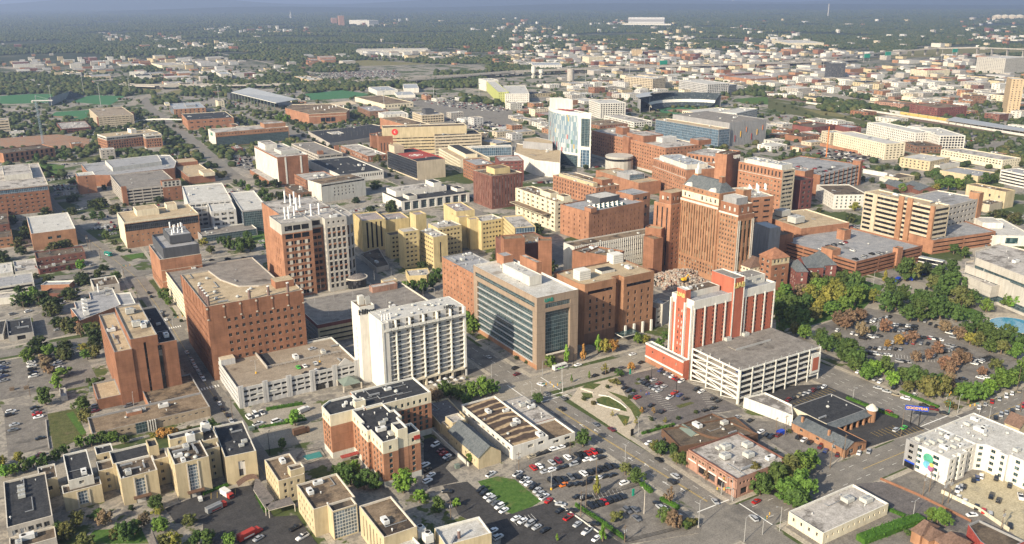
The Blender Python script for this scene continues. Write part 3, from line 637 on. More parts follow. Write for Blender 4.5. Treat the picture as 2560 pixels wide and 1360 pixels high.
b=K('c1',(1190,690),(980,610),(1390,665),base=(1195,830),wall='beige',roof='tar',cap='red',f=[n_(0,None)],l=[c_('curtain_black',top=.3,bot=1.5,side=.4,rec=.1)])
def post(bl,bs):
 q=b['poly'][0];W=b['poly'][1].x-q.x;D=b['poly'][3].y-q.y;z=b['h']-.86
 mb=MB();mb.face([(q.x+W*a,q.y+D*c,z)for a,c in((.1,.25),(.95,.25),(.95,.75),(.1,.75))],'redroof')
 mb.cyl(q.x+W*.52,q.y+D*.5,z,z+.05,8.5,8.5,WTRIM,24);mb.cyl(q.x+W*.52,q.y+D*.5,z,z+.09,7.6,7.6,'redroof',24)
 mb.box(q.x+W*.52-1.6,q.y+D*.5-6,z,q.x+W*.52+1.6,q.y+D*.5+6,z+.14,WTRIM);mb.box(q.x+W*.52-6,q.y+D*.5-1.6,z,q.x+W*.52-1.61,q.y+D*.5+1.6,z+.14,WTRIM);mb.box(q.x+W*.52+1.61,q.y+D*.5-1.6,z,q.x+W*.52+6,q.y+D*.5+1.6,z+.14,WTRIM);mb.build('helipad',bl.root)
bd('black_glass_building','cube with black glass flank, blank beige front and a red helipad',[b,box_on(b,.05,.78,.4,.98,8,'beige','gravel')],post=post)
bd('courtyard_clinic','low white piered building around a dark roofed court',[K('c1',(620,790),(402,680),(895,735),h=10,wall='white',roof='tar',cap=WTRIM,f=[v_(2.6,1.5,z0=4,z1=-1.5,g=GBLACK)],eq=16)])
b=K('c1',(370,828),(275,782),(440,822),base=(375,925),wall=BRED,roof=DIRTY,cap=BRED,f=[p(4,4,2,1.8)],l=[p(4,4,2,1.8)],w=34)
bd('brick_clinic','brick clinic with pale roof and two round dark tanks on top',[b,K('c1',(300,925),(228,872),(400,905),h=9,wall=BBROWN,roof=TARB,f=[p(4,4,2,1.8)],l=[p(4,4,2,1.8)])],
post=lambda bl,bs:[bl.unit('fan_unit',b['poly'][0].x+16+8*k,b['poly'][0].y+14,b['h']-1,(4,4,3))for k in(0,1)])
b=K('c1',(480,858),(440,818),(807,808),base=(495,1000),wall=OFFW,roof=GRAVB,cap=GTRIM,f=[p(4.5,4.2,1.3,1.9,z0=4,z1=-4,side=13,g=GBLACK),r_(4,1.8,z0=-4,z1=-.6,side=1,g=GBLACK)],l=[n_(0,None)])
bd('white_concrete_building','almost windowless white concrete block with a dark strip under its flat roof',[b])
# white building with dark stripes
b=K('c1',(1075,985),(945,930),(1540,905),base=(1090,1060),wall='white',roof='tar',cap='tar',par=.3,snap=9,f=[v_(11,6.5,z0=0,z1=-.5,g='curtain_teal',rec=1.2,side=2,nx=8)],l=[p(9,4,1.5,1.5)],d=48)
bd('white_striped_building','white building with tall dark glass stripes and black roof carrying a white upper storey',[b,box_on(b,.05,.45,.8,.95,5,'white',DIRTY,eq=8),box_on(b,.12,.05,.24,.35,3.5,OFFW),box_on(b,.62,.5,.74,.9,9,'white'),box_on(b,.88,.2,.99,.5,3,'white')])
b=K('c1',(1740,800),(1605,755),(1956,767),base=(1745,1045),wall=BDARK,roof=GRAVB,cap=CTRIM,f=[v_(3.3,1.0,z0=1,z1=-1.2,g=GBLIND,rec=.5)],l=[v_(3.3,1.0,z0=1,z1=-1.2,g=GBLIND,rec=.5)])
bd('brick_tower_block','dark brick block with close vertical window strips and a cream rim',[b,box_on(b,.25,.25,.75,.7,5,YELLOWB,GRAVB)])
bd('brick_clinic','brick clinic with grey roof stepping up to an upper brick storey',[K('c1',(1625,718),(1530,676),(1765,705),h=20,wall=BRED,roof=MEMGREY,cap=BRED,f=[p(5,4,3,1.5)],l=[p(5,4,3,1.5)]),K('c1',(1800,690),(1765,650),(1960,665),h=24,wall=BMAROON,roof=DIRTY,f=[p(5,4,3,1.5)],l=[n_(0,None)])])
b=K('c1',(1510,680),(1350,592),(1700,650),h=16,wall='cream',roof='gravel',cap=CTRIM,f=[n_(0,None)],l=[g_(4,2.4,5,g='glass')])
bd('cream_terminal','long cream hall with louvred black top behind the black glass cube',[b,box_on(b,.3,.15,.7,.95,4,'cream','tar')])
bd('glazed_link','long low glazed link building with white roof east of the cream hall',[K('c1',(1560,590),None,(1892,580),h=12,wall='white',roof=MEMB,f=[c_('curtain_blue')],d=16),K('c1',(1520,505),None,(1705,505),h=15,wall='beige',roof=GRAVB,f=[p(8,5,4,3)],d=40),K('c1',(1775,560),None,(1892,545),h=12,wall=CREAMB,roof=MEMGREY,f=[c_('curtain_blue')],d=40)])
bd('dark_roofed_store','white walled store with a big dark flat roof beside the parking field',[K('c1',(950,268),(745,213),(1118,243),h=9,wall='cream',roof=GRAVB,f=[p(6,6,3,3)],l=[n_(0,None)],eq=12,eqs=('vent',))])
bd('white_block','plain white block with pale roof behind the stepped brick hospital',[K('c1',(945,345),(890,325),(1125,335),base=(950,388),wall='white',roof=MEMB,f=[p(8,5,1.5,5)],l=[v_(8,1.5)])])
bd('brick_office','grey roofed brick office with roof machinery on the arena street',[K('c1',(840,320),(750,285),(960,305),h=12,wall=BBROWN,roof=MEMGREY,f=[p(7,6,3,2)],l=[p(8,6,3,2)],eq=8)])
b=K('c1',(1225,350),(1155,325),(1390,340),base=(1235,410),wall='beige',roof=DIRTY,f=[g_(4,2.2,5,g=GBRONZE)],l=[g_(4,2.2,5,g=GBRONZE)])
bd('stepped_office','tan office with projecting storeys and dark sloped cap',[b,box_on(b,.3,.3,.7,.7,7,'darkgrey','tar')])
for F,L,R,hh_,lb in(((895,168),(830,140),(1020,150),10,'white shed with pale metal roof beyond the practice field'),((1095,150),(1085,118),(1195,130),10,'small pale shed with grey roof beyond the practice field'),((1045,200),(1020,175),(1170,190),6,'long grey roofed shed among parked cars')):
 bd('shed',lb,[K('c1',F,L,R,h=hh_,wall='white',roof='metal_roof',f=[n_(0,None)])],cat='shed')
ac=[p(3.6,3.6,1.4,1.6)]
bd('apartment_building','new apartment block in white and lime green panels by the highway',[K('c1',(1700,92),(1645,78),(1790,88),h=24,wall='white',roof=MEMB,f=[n_(0,None)],l=ac,w=30),K('c1',(1790,178),(1690,85),(1860,170),h=22,wall='limewall',roof=MEMB,f=ac,l=ac),K('c1',(1840,190),(1825,130),(2010,170),h=20,wall='white',roof=MEMB,f=ac,l=ac)])
# yellow hospital complex
yw=lambda**k:p(3.0,3.6,2.0,1.6,g=GBRONZE,**k)
blocks=[
K('b1',(785,155),(720,100),(955,135),base=(790,385),wall=YELLOWB,roof='mauve_roof',f=[v_(7,1.6,z0=2,z1=-1,nx=4,g='dark',rec=.7,side=2)],l=[n_(0,None,pil=(6,.8,.5,YELLOWB))],eq=4),
K('b1',(955,150),None,(1133,130),h=24,wall=YELLOWB,roof='mauve_roof',d=24,eq=5),
K('b1',(1310,275),(1205,225),(1415,258),base=(1322,515),wall=YELLOWB,roof=DIRTY,f=[v_(20,1.4,z0=4,z1=-4,nx=1,g=GBLIND,side=4)],l=[yw()],cap=CTRIM,eq=8),
K('b1',(1090,237),(1065,213),(1205,222),base=(1100,510),wall=YELLOWB,roof=DIRTY,f=[yw()],cap=CTRIM),
K('b1',(1345,208),(1300,190),(1520,182),h=25,wall=YELLOWB,roof=DIRTY,f=[yw()],cap=CTRIM,d=18),
K('b1',(1580,145),None,(1650,138),base=(1590,370),wall=YELLOWB,roof='mauve_roof',f=[n_(0,None)],d=8),
K('b1',(1480,85),(1385,25),(1615,70),h=30.5,wall=YELLOWB,roof='mauve_roof',f=[n_(0,None)],eq=5),
K('b1',(1500,130),None,(1580,118),h=27,wall=YELLOWB,roof='mauve_roof',f=[n_(0,None)],d=16),
K('b1',(1665,158),None,(1825,135),h=25,wall=YELLOWB,roof=DIRTY,f=[yw()],cap=CTRIM,d=18),
K('b1',(1180,110),None,(1260,100),h=30,wall=YELLOWB,roof='mauve_roof',d=12),
K('c2',(20,1180),(-70,1095),(165,1160),h=26,wall=YELLOWB,roof=DIRTY,f=[c_('curtain_blue',z0=-6),yw(z1=-6)],l=[yw()]),
KP('b1',[(765,395),(905,350),(985,478),(890,500)],4,CONC,TARB,f=[n_(0,None)]),K('b1',(990,262),(962,238),(1088,245),h=20,wall=YELLOWB,roof=TARB,f=[yw()]),
KP('b1',[(1130,560),(1105,515),(1270,500),(1285,540),(1260,555)],6,YELLOWB,DIRTY,f=[n_(0,None)],eq=4),
]
bd('yellow_brick_hospital','rambling yellow brick hospital of many wings, stair towers and mauve roofs',blocks)
# twelve storey brick and stone tower
b=K('b1',(185,180),(75,120),(410,148),h=54,wall=BORANGE,roof=DIRTY,cap=GTRIM,snap=6,
f=[p(11,4.1,2.6,2.6,z0=1,z1=-12,nx=6,nz=9,side=2.0,top=0,bot=0,g=GBLACK,each=True,rec=.4),p(7.5,5,5.6,3.4,z0=-12,z1=-7,nx=3,side=2,top=0.2,bot=.2,g=GBLACK),p(7.5,5,5.4,3.6,z0=-7,w='stone',nx=3,side=2,top=1.6,bot=1.2,g=GBLACK)],
l=[n_(-8,None,w='stone'),p(4,7,1.1,4.5,z0=6,z1=-10,g=GBLIND,side=8)])
q=b['poly'];wx=q[1].x;wy=q[0].y
m1=dict(poly=[Vc((wx+.02,wy+5)),Vc((wx+9,wy+5)),Vc((wx+9,wy+34)),Vc((wx+.02,wy+34))],h=54,wall=BORANGE,roof=DIRTY,cap=GTRIM,
F=[p(4,4.1,2.8,2.6,z0=1,z1=-12,nx=2,nz=9,side=1,top=0,bot=0,g=GBLACK),p(9,5,8,3.4,z0=-12,z1=-7,nx=1,side=1,g=GBLACK),p(9,5,8,3.6,z0=-7,nx=1,side=1,w='stone',g=GBLACK)])
e_=at('b1',505,140,54);f_=at('b1',655,108,54)
m2=dict(poly=[Vc((wx+9.02,wy-1)),Vc((wx+25,wy-1)),Vc((wx+25,wy+30)),Vc((wx+9.02,wy+30))],h=54,wall='stone',roof=DIRTY,cap=GTRIM,
F=[p(3.9,4.1,2.2,2.9,z0=2,z1=-6.5,nx=4,nz=11,side=.8,top=0,bot=0,g=GBLACK,each=True,rec=.35),p(3.9,6,1.3,1.5,z0=-6.5,nx=4,nz=1,side=.8,g=GBLACK)],Lf=[p(2.4,4.1,1,2.9,z0=2,z1=-6.5,nz=11,side=.3,top=0,bot=0,g=GBLACK)])
m3=dict(poly=[Vc((wx+25.02,wy+4)),Vc((wx+29,wy+4)),Vc((wx+33,wy+8)),Vc((wx+34,wy+15)),Vc((wx+34,wy+44)),Vc((wx+25.02,wy+44))],h=52.5,wall='stone',roof=DIRTY,cap=GTRIM,F=[p(6,8.2,3.4,6.6,z0=2,z1=-5,side=.8,g=GBLACK)])
m4=dict(poly=[Vc((wx-14,wy+29.0)),Vc((wx+25,wy+34.02)),Vc((wx+25,wy+75)),Vc((wx-14,wy+75))],h=54,wall=BORANGE,roof=DIRTY,cap=GTRIM,F=[n_(0,None)],Lf=[n_(0,None)],eq=6)
def post(bl,bs):
 for k in(0,.06,.15,.42,.55):bl.unit('white_stack',q[0].x+8+k*45,q[0].y+17,53.1,(1.3,1.3,1.2))
 for k in range(5):bl.unit('white_stack',wx+2+(k%2)*5,wy+40+k*7,53.1,(1.4,1.4,1.3))
 # pale piers between the paired windows
 mb=MB();L_=q[1].x-q[0].x
 for k in range(3):
  x=q[0].x+2+(L_-4)*(k+.5)/3
  for j in range(9):
   z0_=1+(41.0)*j/9+.75;mb=MB();mb.box(x-1.0,wy-.12,z0_,x+1.0,wy-.01,z0_+2.9,STRIM);mb.build('stone_panel',bl.root)
 for k in range(4):
  x=wx+9.82+(k+.5)*3.595
  for j in range(11):z0_=2+4.136*(j+1)-.6;mb=MB();mb.box(x-1.1,wy-1.08,z0_,x+1.1,wy-1.01,z0_+1.15,BORANGE if j%2 else STRIM);mb.build('spandrel',bl.root)
bd('brick_and_stone_tower','twelve storey tower in brick and pale stone with white stacks on its grey roof',[b,m1,m2,m3,m4],post=post)
# entrance rotunda in front of it
q=at('b1',745,640,0);ro=Bld('rotunda','small round pavilion with shallow dark dome beside the brick and stone tower','pavilion',q)
mb=MB();mb.cyl(q.x,q.y,0,7,7.2,7.2,GBLACK,24);mb.build('wall',ro.root);mb=MB();mb.cyl(q.x,q.y,7,7.8,8.2,8.2,STRIM,24);mb.cyl(q.x,q.y,7.8,9.2,7.4,4.8,'shingle',24);mb.cyl(q.x,q.y,9.2,9.8,4.8,.6,'shingle',24);mb.build('dome',ro.root)
# blue decked garage behind the white hotel
gp=[at('b1',*c,12)for c in((455,935),(358,800),(385,735),(835,635),(930,640),(1095,745),(1010,780),(700,890))]
gx0,gy0=at('b1',455,935,12);gx1=at('b1',930,640,12).x+14;gy1=at('b1',385,735,12).y+1
bd('parking_garage','brick edged garage with a worn blue grey deck between the white hotel and the tower',[dict(poly=[Vc((gx0,gy0)),Vc((gx1,gy0)),Vc((gx1,gy1)),Vc((gx0,gy1))],h=13,wall=BMAROON,roof='deck',cap=STRIM,F=[g_(3.0,1.3,30,w=CREAMB,z1=-2.4),n_(-2.4,None,w=BMAROON)],Lf=[g_(3.0,1.3,20,w='grey',z1=-2.4)],par=1.1),
dict(poly=[Vc(c)for c in((gx0+52,gy0+40),(gx0+70,gy0+40),(gx0+70,gy0+46),(gx0+52,gy0+46))],h=16,z0=12,wall='brick_pink',roof=DIRTY,par=.4),
dict(poly=[Vc(c)for c in((gx1-14,gy1-6),(gx1-4,gy1-6),(gx1-4,gy1-1),(gx1-14,gy1-1))],h=16.5,z0=12,wall=CREAMB,roof=DIRTY,par=.4)],
post=lambda bl,bs:[bl.unit('roof_pole',gx0+12+k*13,gy0+14+j*26,12,(1.5,1.5,.8))for k in range(6)for j in range(3)])  # these thin poles serve as lamp posts on the deck
# white hotel with balconies
hz=41.0
c0=at('f3',490,465,hz);c1=at('f3',1545,250,hz);cb=at('f3',1310,60,hz);ct=at('f3',1560,220,hz)
hx0,hy0=c0 .x,c0 .y;hx1=ct.x;hD=20.0
tw_=blk('f3',(200,275),(85,195),(405,245),h=43.5)[0];tx0,ty0=tw_[0];tx1=tw_[1].x;ty1=ty0+12
def hotel():
 bl=Bld('hotel','white fourteen storey hotel with balcony grid front and a blank white lift tower','hotel',(hx0,hy0))
 nb,nf=6,12;fh=(hz-6)/(nf+1);bw=(hx1-hx0-1.2)/nb;rt=bl.root
 bl.block([Vc(c)for c in((hx0+.8,hy0+2.4),(hx1,hy0+2.4),(hx1,hy0+hD),(hx0+.8,hy0+hD))],hz,'white',MEMB,par=.25,F=[p(2.8,fh,1.9,2.2,z0=5.2,z1=-.4,nx=nb*3,nz=13,side=.6,top=0,bot=0,g=GBRONZE,each=True,w='greywhite',rec=.15,skip=lambda i,j,a,b:i%3==1)],cap=WTRIM,eq=20,eqs=('vent','fan_unit'))  # left pane of each bay stands in for the balcony's side shade
 for i in range(nb+1):  # slanting fins
  x=hx0+i*bw;mb=MB();mb.box(x,hy0,0 if i in(0,nb)else 4.6,x+(1.2 if i in(0,nb)else.55),hy0+2.4,hz-.3,WTRIM);mb.build('fin_wall',rt)
 for j in range(1,nf+1):
  for i in range(nb):
   x=hx0+i*bw+(1.2 if i==0 else.55);x2=hx0+(i+1)*bw;z=5.2+j*fh
   if i*0+j==nf:continue
   mb=MB();mb.box(x,hy0+.8,z-.15,x2,hy0+2.4,z,'white');mb.box(x,hy0+.72,z-.25,x2,hy0+.8,z+.3,WTRIM);mb.build('balcony',rt)
 for i in range(nb*2):  # projecting planters under the top storey
  x=hx0+1.2+i*(hx1-hx0-1.3)/(nb*2);x2=x+(hx1-hx0-1.3)/(nb*2)-.5;z=hz-2.8-fh+.6
  mb=MB();mb.box(x,hy0-.9,z,x2,hy0-.7,z+1.5,WTRIM);mb.box(x,hy0-.7,z,x2,hy0+2.4,z+.2,'white');mb.build('balcony',rt)
 mb=MB();mb.box(hx0,hy0,4.2,hx1,hy0+2.39,5.2,CTRIM);mb.build('ledge',rt)
 mb=MB()
 for i in range(nb+1):x=hx0+i*bw;mb.box(x,hy0+.2,0,x+.9,hy0+1.6,4.19,CTRIM)
 mb.build('columns',rt)
 mb=MB();mb.quad((hx0,hy0+2.3,0),(hx1,hy0+2.3,0),(hx1,hy0+2.3,4.2),(hx0,hy0+2.3,4.2),'glass');mb.build('lobby_glazing',rt)
 bl.block([Vc((tx0,ty0)),Vc((tx1,ty0)),Vc((tx1,ty1)),Vc((tx0,ty1))],44.5,'white',GRAVB,cap=WTRIM,Lf=[p(6,fh,.7,1.6,z0=8,z1=-12,nx=1,g=GBLACK,side=1)],F=[n_(0,None)])
 bl.block([Vc((tx1-.3,hy0+.3)),Vc((hx0+.79,hy0+.3)),Vc((hx0+.79,hy0+hD-2)),Vc((tx1-.3,hy0+hD-2))],hz-.2,'white',MEMB,cap=WTRIM,par=.5,F=[n_(0,None)],Lf=[n_(0,None)])
 mb=MB();mb.box(tx0+2,ty0+5,43.6,tx0+5,ty0+8,48.5,OFFW);mb.build('lift_house',rt)
 for k in range(8):bl.unit('roof_pole',tx0+5.6+(k%4)*.7,ty0+4+(k//4)*1.2,43.6,(6,6,.5))
 for k in range(4):bl.unit('white_stack',hx0+2+k*1.6,hy0+4.5,hz-.4,(.6,.6,.5))
 text(rt,'Hilton',3.9,((tx0+tx1)/2,ty0-.15,41.4),0,'black',.15,bold=.1);text(rt,'Hilton',2.6,(hx1-9,hy0+2.0,hz+1.0),0,'black',.15,bold=.06)
 bl.done();BUILT.append((tx0,hy0,hx1,hy0+hD+5))
hotel()
# white concrete garage in front
g0=at('e0',450,565,11);gL=at('e0',135,130,11);gR=at('e0',2330,180,11)
G9=(g0 .x,g0 .y,gR.x,gL.y)
def white_garage():
 ax0,ay0,ax1,ay1=G9;h=11.0
 bl=Bld('parking_garage','pale concrete garage with pilasters, pointed gable and arched ways on its street front','garage',(ax0,ay0))
 z=[p(4.5,2.7,3.5,1.4,z0=1.6,z1=-1.0,nx=15,nz=3,side=1.6,top=0,bot=0,g='interior',rec=.7,name='opening',each=False,pil=None)]  # near-black sheets stand for the shade inside the garage
 bl.block([Vc((ax0,ay0)),Vc((ax1,ay0)),Vc((ax1,ay1)),Vc((ax0,ay1))],h,'greywhite','deck_tan',par=1.0,F=z,Lf=[g_(2.9,1.1,60,z0=1)],cap=WTRIM)
 for k in range(6):
  x=ax0+k*(ax1-ax0-2.8)/5;mb=MB();mb.box(x,ay0-.5,0,x+2.8,ay0-.02,h+1.4,'greywhite');mb.box(x+1.35,ay0-.56,0,x+1.45,ay0-.5,h+1.4,GTRIM);mb.build('pilaster',bl.root)
 x=ax0+4*(ax1-ax0-2.8)/5+2.8;x2=ax0+5*(ax1-ax0-2.8)/5;mb=MB();mb.face([(x,ay0-.3,h),(x2,ay0-.3,h),((x+x2)/2,ay0-.3,h+4.2)],'greywhite');mb.face([(x,ay0,h),((x+x2)/2,ay0,h+4.2),(x2,ay0,h)],'greywhite');mb.face([(x,ay0-.3,h),((x+x2)/2,ay0-.3,h+4.2),((x+x2)/2,ay0,h+4.2),(x,ay0,h)],WTRIM);mb.build('gable',bl.root)
 xm=ax0+.6*(ax1-ax0)
 for k in range(2):
  c=xm+4+k*7;mb=MB();n=12;pts=[(c-2.6,ay0-.05,0),(c+2.6,ay0-.05,0)]+[(c+2.6*math.cos(math.pi*i/n),ay0-.05,1.2+2.4*math.sin(math.pi*i/n))for i in range(n+1)];mb.face(pts,'interior');mb.build('archway',bl.root)
 mb=MB();rx=ax0+(ax1-ax0)*.32;mb.box(rx,ay0+24,h-.96,rx+6,ay0+46,h-.94,'tar');mb.box(rx-.5,ay0+19,h-.95,rx,ay0+46,h+.6,CONC);mb.build('ramp',bl.root)
 mb=MB()
 for k in range(22):
  x=rx+k*(ax1-rx-3)/21;mb.box(x,ay0+20,h-.95,x+.15,ay0+20.15,h+.3,'rail_metal')
 mb.box(rx,ay0+20,h+.2,ax1-3,ay0+20.15,h+.35,'rail_metal');mb.box(rx,ay0+20,h-.3,ax1-3,ay0+20.15,h-.15,'rail_metal')
 mb.box(ax0+12,ay1-.3,h+.9,ax1-2,ay1-.15,h+1.05,'rail_metal');mb.build('railing',bl.root)
 mb=MB();mb.box(ax0+.4,ay1-7,h-1,ax0+8,ay1-.4,h+2.4,'greywhite','beige');mb.build('stair_house',bl.root)
 mb=MB();xe=ax0+.80*(ax1-ax0);c=(xe+5,ay0-5.6)
 cs=[(xe,ay0-10.5),(xe+10,ay0-10.5),(xe+10,ay0-.7),(xe,ay0-.7)]
 for k in range(4):a,b_=cs[k],cs[(k+1)%4];mb.face([(*a,3.6),(*b_,3.6),(*c,6.8)],'green_metal')
 mb.build('canopy_roof',bl.root)
 for q_ in cs:mb=MB();mb.box(q_[0]-.3,q_[1]-.3,0,q_[0]+.3,q_[1]+.3,3.6,STRIM);mb.build('post',bl.root)
 mb=MB();mb.box(ax0+9,ay0-.25,h-5.6,ax0+20,ay0-.15,h-4.7,WTRIM);mb.build('banner',bl.root)
 bl.done();BUILT.append(G9)
white_garage()
# brick building with window grid beside the glass building
b=K('b1',(1610,545),(1365,420),(1720,520),h=34,wall=BORANGE,roof=MEMGREY,cap=GTRIM,l=[p(4.4,3.9,1.2,1.5,nz=8,top=1.5,bot=2,each=True,g=GBRONZE)],w=22,eq=26)
bd('brick_clinic','brick block with even rows of little windows against the taupe glass building',[b])
# taupe and glass building
b=K('s',(1342.4,744.7),(1183.5,661.9),(1447.5,723.5),base=(1341.2,926),wall='taupe',roof=MEMB,cap=WTRIM,par=1.2,
f=[n_(0,4,w=BBROWN),c_('curtain_teal',z0=9.5,z1=-9.3,side=0,rec=1.6,top=0,bot=0),n_(-9.3,None)],
l=[n_(0,3,w=BRUST),n_(3,None)])
gx,gy=b['poly'][0];gw=b['poly'][1].x-gx;gd=b['poly'][3].y-gy;gh=b['h']
b['F']=[n_(0,8.5),Zn('c',g='curtain_teal',z0=8.5,z1=-9.6,side=6.2,rec=1.6,top=0,bot=0),n_(-9.6,-7.4),Zn('c',g='curtain_teal',z0=-7.4,z1=-4.6,side=6.2,rec=.5,top=0,bot=0),n_(-4.6,None)]
b['Lf']=[n_(0,3,w=BRUST),Zn('c',g='curtain_teal',z0=3,z1=-9.2,side=4.5,rec=.9,top=0,bot=0),n_(-9.2,-6.4),Zn('c',g='curtain_teal',z0=-6.4,z1=-3.8,side=2.5,rec=.3,top=0,bot=0),n_(-3.8,None)]
def post(bl,bs):
 for k in range(8):  # pale floor bands over the glass
  z=3+k*(gh-9.2-3)/8;mb=MB();mb.box(gx-.1,gy+4.5,z,gx+.89,gy+gd-4.5,z+.26,'greywhite');mb.build('floor_band',bl.root)
 text(bl.root,'UAB',3.0,(gx+gw*.28,gy-.15,gh-2.7),0,'teal_sign',.15,bold=.06)
 mb=MB();mb.box(gx+6.2,gy-1.2,7.9,gx+gw-6.2,gy+1.6,8.5,STRIM);mb.build('ledge',bl.root)
bd('glass_office_building','taupe office building with glass flank banded in white and a tall recessed front window',[b,box_on(b,.32,.3,.62,.72,4.6,OFFW,MEMB,eq=3),box_on(b,.86,.52,1.0,.78,6.5,BORANGE,DIRTY),box_on(b,.6,.88,.85,1.0,5,BORANGE,MEMGREY)],post=post)
# brick twin block with the tan roof
h=39.0;A_=at('b2',540,625,h);Bq=at('b2',1030,515,h);BL=at('b2',380,560,h)
xm1=at('b2',765,575,h).x;xm2=at('b2',805,560,h).x;D_=30
tz=lambda nx:[Zn('n',z0=0,z1=7.5,w=BBROWN),p(4.6,4.6,1.4,2.5,z0=7.5,z1=-9,nx=nx,nz=5,side=1.5,top=0,bot=0,g=GBLACK,each=True),n_(-9,-7.3),Zn('r',1,3,0,2.0,z0=-7.3,z1=-4.4,side=2.2,top=0.2,bot=.2,g=GBLACK),n_(-4.4,None)]
bx_=[dict(poly=[Vc((A_.x,A_.y)),Vc((xm1,A_.y)),Vc((xm1,A_.y+4)),Vc((xm2,A_.y+4)),Vc((xm2,A_.y-1)),Vc((Bq.x,A_.y-1)),Vc((Bq.x,A_.y+D_)),Vc((A_.x-2,A_.y+D_)),Vc((A_.x-2,A_.y+4))],h=h,wall=BBROWN,roof='gravel',cap=BBROWN,F=tz(5),Lf=[n_(0,None)])]
bx_[0]['F']=tz(None);bx_[0]['wall']=BRUST
def post(bl,bs):
 for(u_,v_q)in((.05,.3),(.78,.85)):
  x=A_.x+(Bq.x-A_.x)*u_;y=A_.y+D_*v_q;mb=MB();mb.box(x,y,h-.9,x+8,y+7,h+5,WTRIM);
  for k in range(4):mb.box(x-.06,y+.2,h+k*1.3,x-.01,y+6.8,h+k*1.3+.15,GTRIM);mb.box(x+.2,y-.06,h+k*1.3,x+7.8,y-.01,h+k*1.3+.15,GTRIM)
  mb.build('cooling_tower',bl.root)
 mb=MB();mb.box(A_.x+22,A_.y+13,h-.9,A_.x+32,A_.y+20,h+.8,OFFW,'tar');mb.build('skylight',bl.root)
 for k in range(4):x=xm2+1+k*(Bq.x-xm2-3)/3;mb=MB();mb.box(x,A_.y-2.6,0,x+1.2,A_.y-1.4,7.5,WTRIM);mb.build('column',bl.root)
 mb=MB();mb.box(xm2-6,A_.y-9,3.6,xm2+8,A_.y-1.3,4.2,WTRIM,GTEAL);mb.build('canopy',bl.root)
bd('courts_building','twin fronted dark brick block with tan roof standing partly on white columns',bx_,post=post)
# white striped slab and roof clutter behind
bs_=[K('b2',(460,345),None,(1320,225),h=24,wall=OFFW,roof=GRAVB,f=[p(2.4,4.0,1.5,1.0,z0=2,pil=(52,.3,.3,WTRIM),g=GBLACK,side=.3)],d=14,snap=6),
K('b2',(1050,290),None,(1120,278),h=29,wall=BRED,roof=GRAVB,d=12),K('b2',(985,200),None,(1105,215),h=34,wall=BRED,roof='gravel',d=10,snap=25),
K('b2',(0,340),None,(290,300),h=22,wall=BDARK,roof=GRAVB,d=30,eq=14),K('b2',(195,300),None,(295,300),h=34,wall=BRED,roof=GRAVB,d=9),K('b2',(-60,290),None,(95,280),h=31,wall=BRED,roof=GRAVB,d=12),
K('b2',(545,385),None,(740,420),h=30,wall=BRED,roof=GRAVB,d=18,snap=20),K('b2',(445,370),None,(560,400),h=26,wall=BRED,roof=GRAVB,d=20,eq=8,snap=20)]
bd('hospital_complex','older hospital block with a long striped white facade and cluttered brick roof houses',bs_)
# orange red tower with garage
h=45.0
b=K('f1',(350,380),(135,300),(1105,205),h=43,wall='red_panel',roof=MEMGREY,cap=WTRIM,w=None,
f=[Zn('v',1.5,0,.28,0,z0=0,z1=-.2,nx=44,g=BMAROON,rec=.2,side=.4,top=0,bot=0,name='panel_rib')],l=[n_(0,None)])
rx0,ry0=b['poly'][0];rx1=b['poly'][1].x;ry1=b['poly'][3].y;rh=41.0;b['h']=rh;b['poly']=[Vc((rx0,ry0)),Vc((rx1,ry0)),Vc((rx1,ry1)),Vc((rx0,ry1))];rD=ry1-ry0
crown=dict(poly=[Vc((rx0-.15,ry0-.15)),Vc((rx1+.15,ry0-.15)),Vc((rx1+.15,ry1+.15)),Vc((rx0-.15,ry1+.15))],h=rh+4.4,z0=rh-.6,wall='white',roof=MEMGREY,cap=WTRIM,par=1.2)
up1=dict(poly=[Vc((rx0+3,ry0+rD*.45)),Vc((rx0+(rx1-rx0)*.42,ry0+rD*.45)),Vc((rx0+(rx1-rx0)*.42,ry1-1)),Vc((rx0+3,ry1-1))],h=rh+6.5,z0=rh+3,wall=OFFW,roof=TARB,par=.3,eq=4)
up2=dict(poly=[Vc((rx0+(rx1-rx0)*.58,ry0+rD*.35)),Vc((rx1-2,ry0+rD*.35)),Vc((rx1-2,ry1-1)),Vc((rx0+(rx1-rx0)*.58,ry1-1))],h=rh+8,z0=rh+3,wall=OFFW,roof='deck',par=.3,F=[p(7,3,4,1.6,g='galv')],eq=4)
mid0=rx0+(rx1-rx0)*.45;mid1=mid0+(rx1-rx0)*.135
core=dict(poly=[Vc((mid0,ry0-1.0)),Vc((mid1,ry0-1.0)),Vc((mid1,ry1-1)),Vc((mid0,ry1-1))],h=rh+12.5,wall='red_panel',roof='deck',cap=WTRIM,par=.6)
wst=dict(poly=[Vc((rx0-1.2,ry0+rD*.33)),Vc((rx0+2.5,ry0+rD*.33)),Vc((rx0+2.5,ry0+rD*.72)),Vc((rx0-1.2,ry0+rD*.72))],h=rh+9,wall='red_panel',roof=MEMB,cap=WTRIM,par=.5,Lf=[p(4,3.4,.9,1.7,z0=6,z1=-10,nx=2,side=1,g=GBLIND,each=True)])
pod=dict(poly=[Vc((rx0-5.5,ry0-.5)),Vc((rx0-1.25,ry0-.5)),Vc((rx0-1.25,ry1+14)),Vc((rx0-5.5,ry1+14))],h=12,wall='red_panel',roof=MEMGREY,cap=WTRIM,Lf=[n_(0,3.5,w=BORANGE),p(9,4,1,1.4,z0=4,nz=1)])
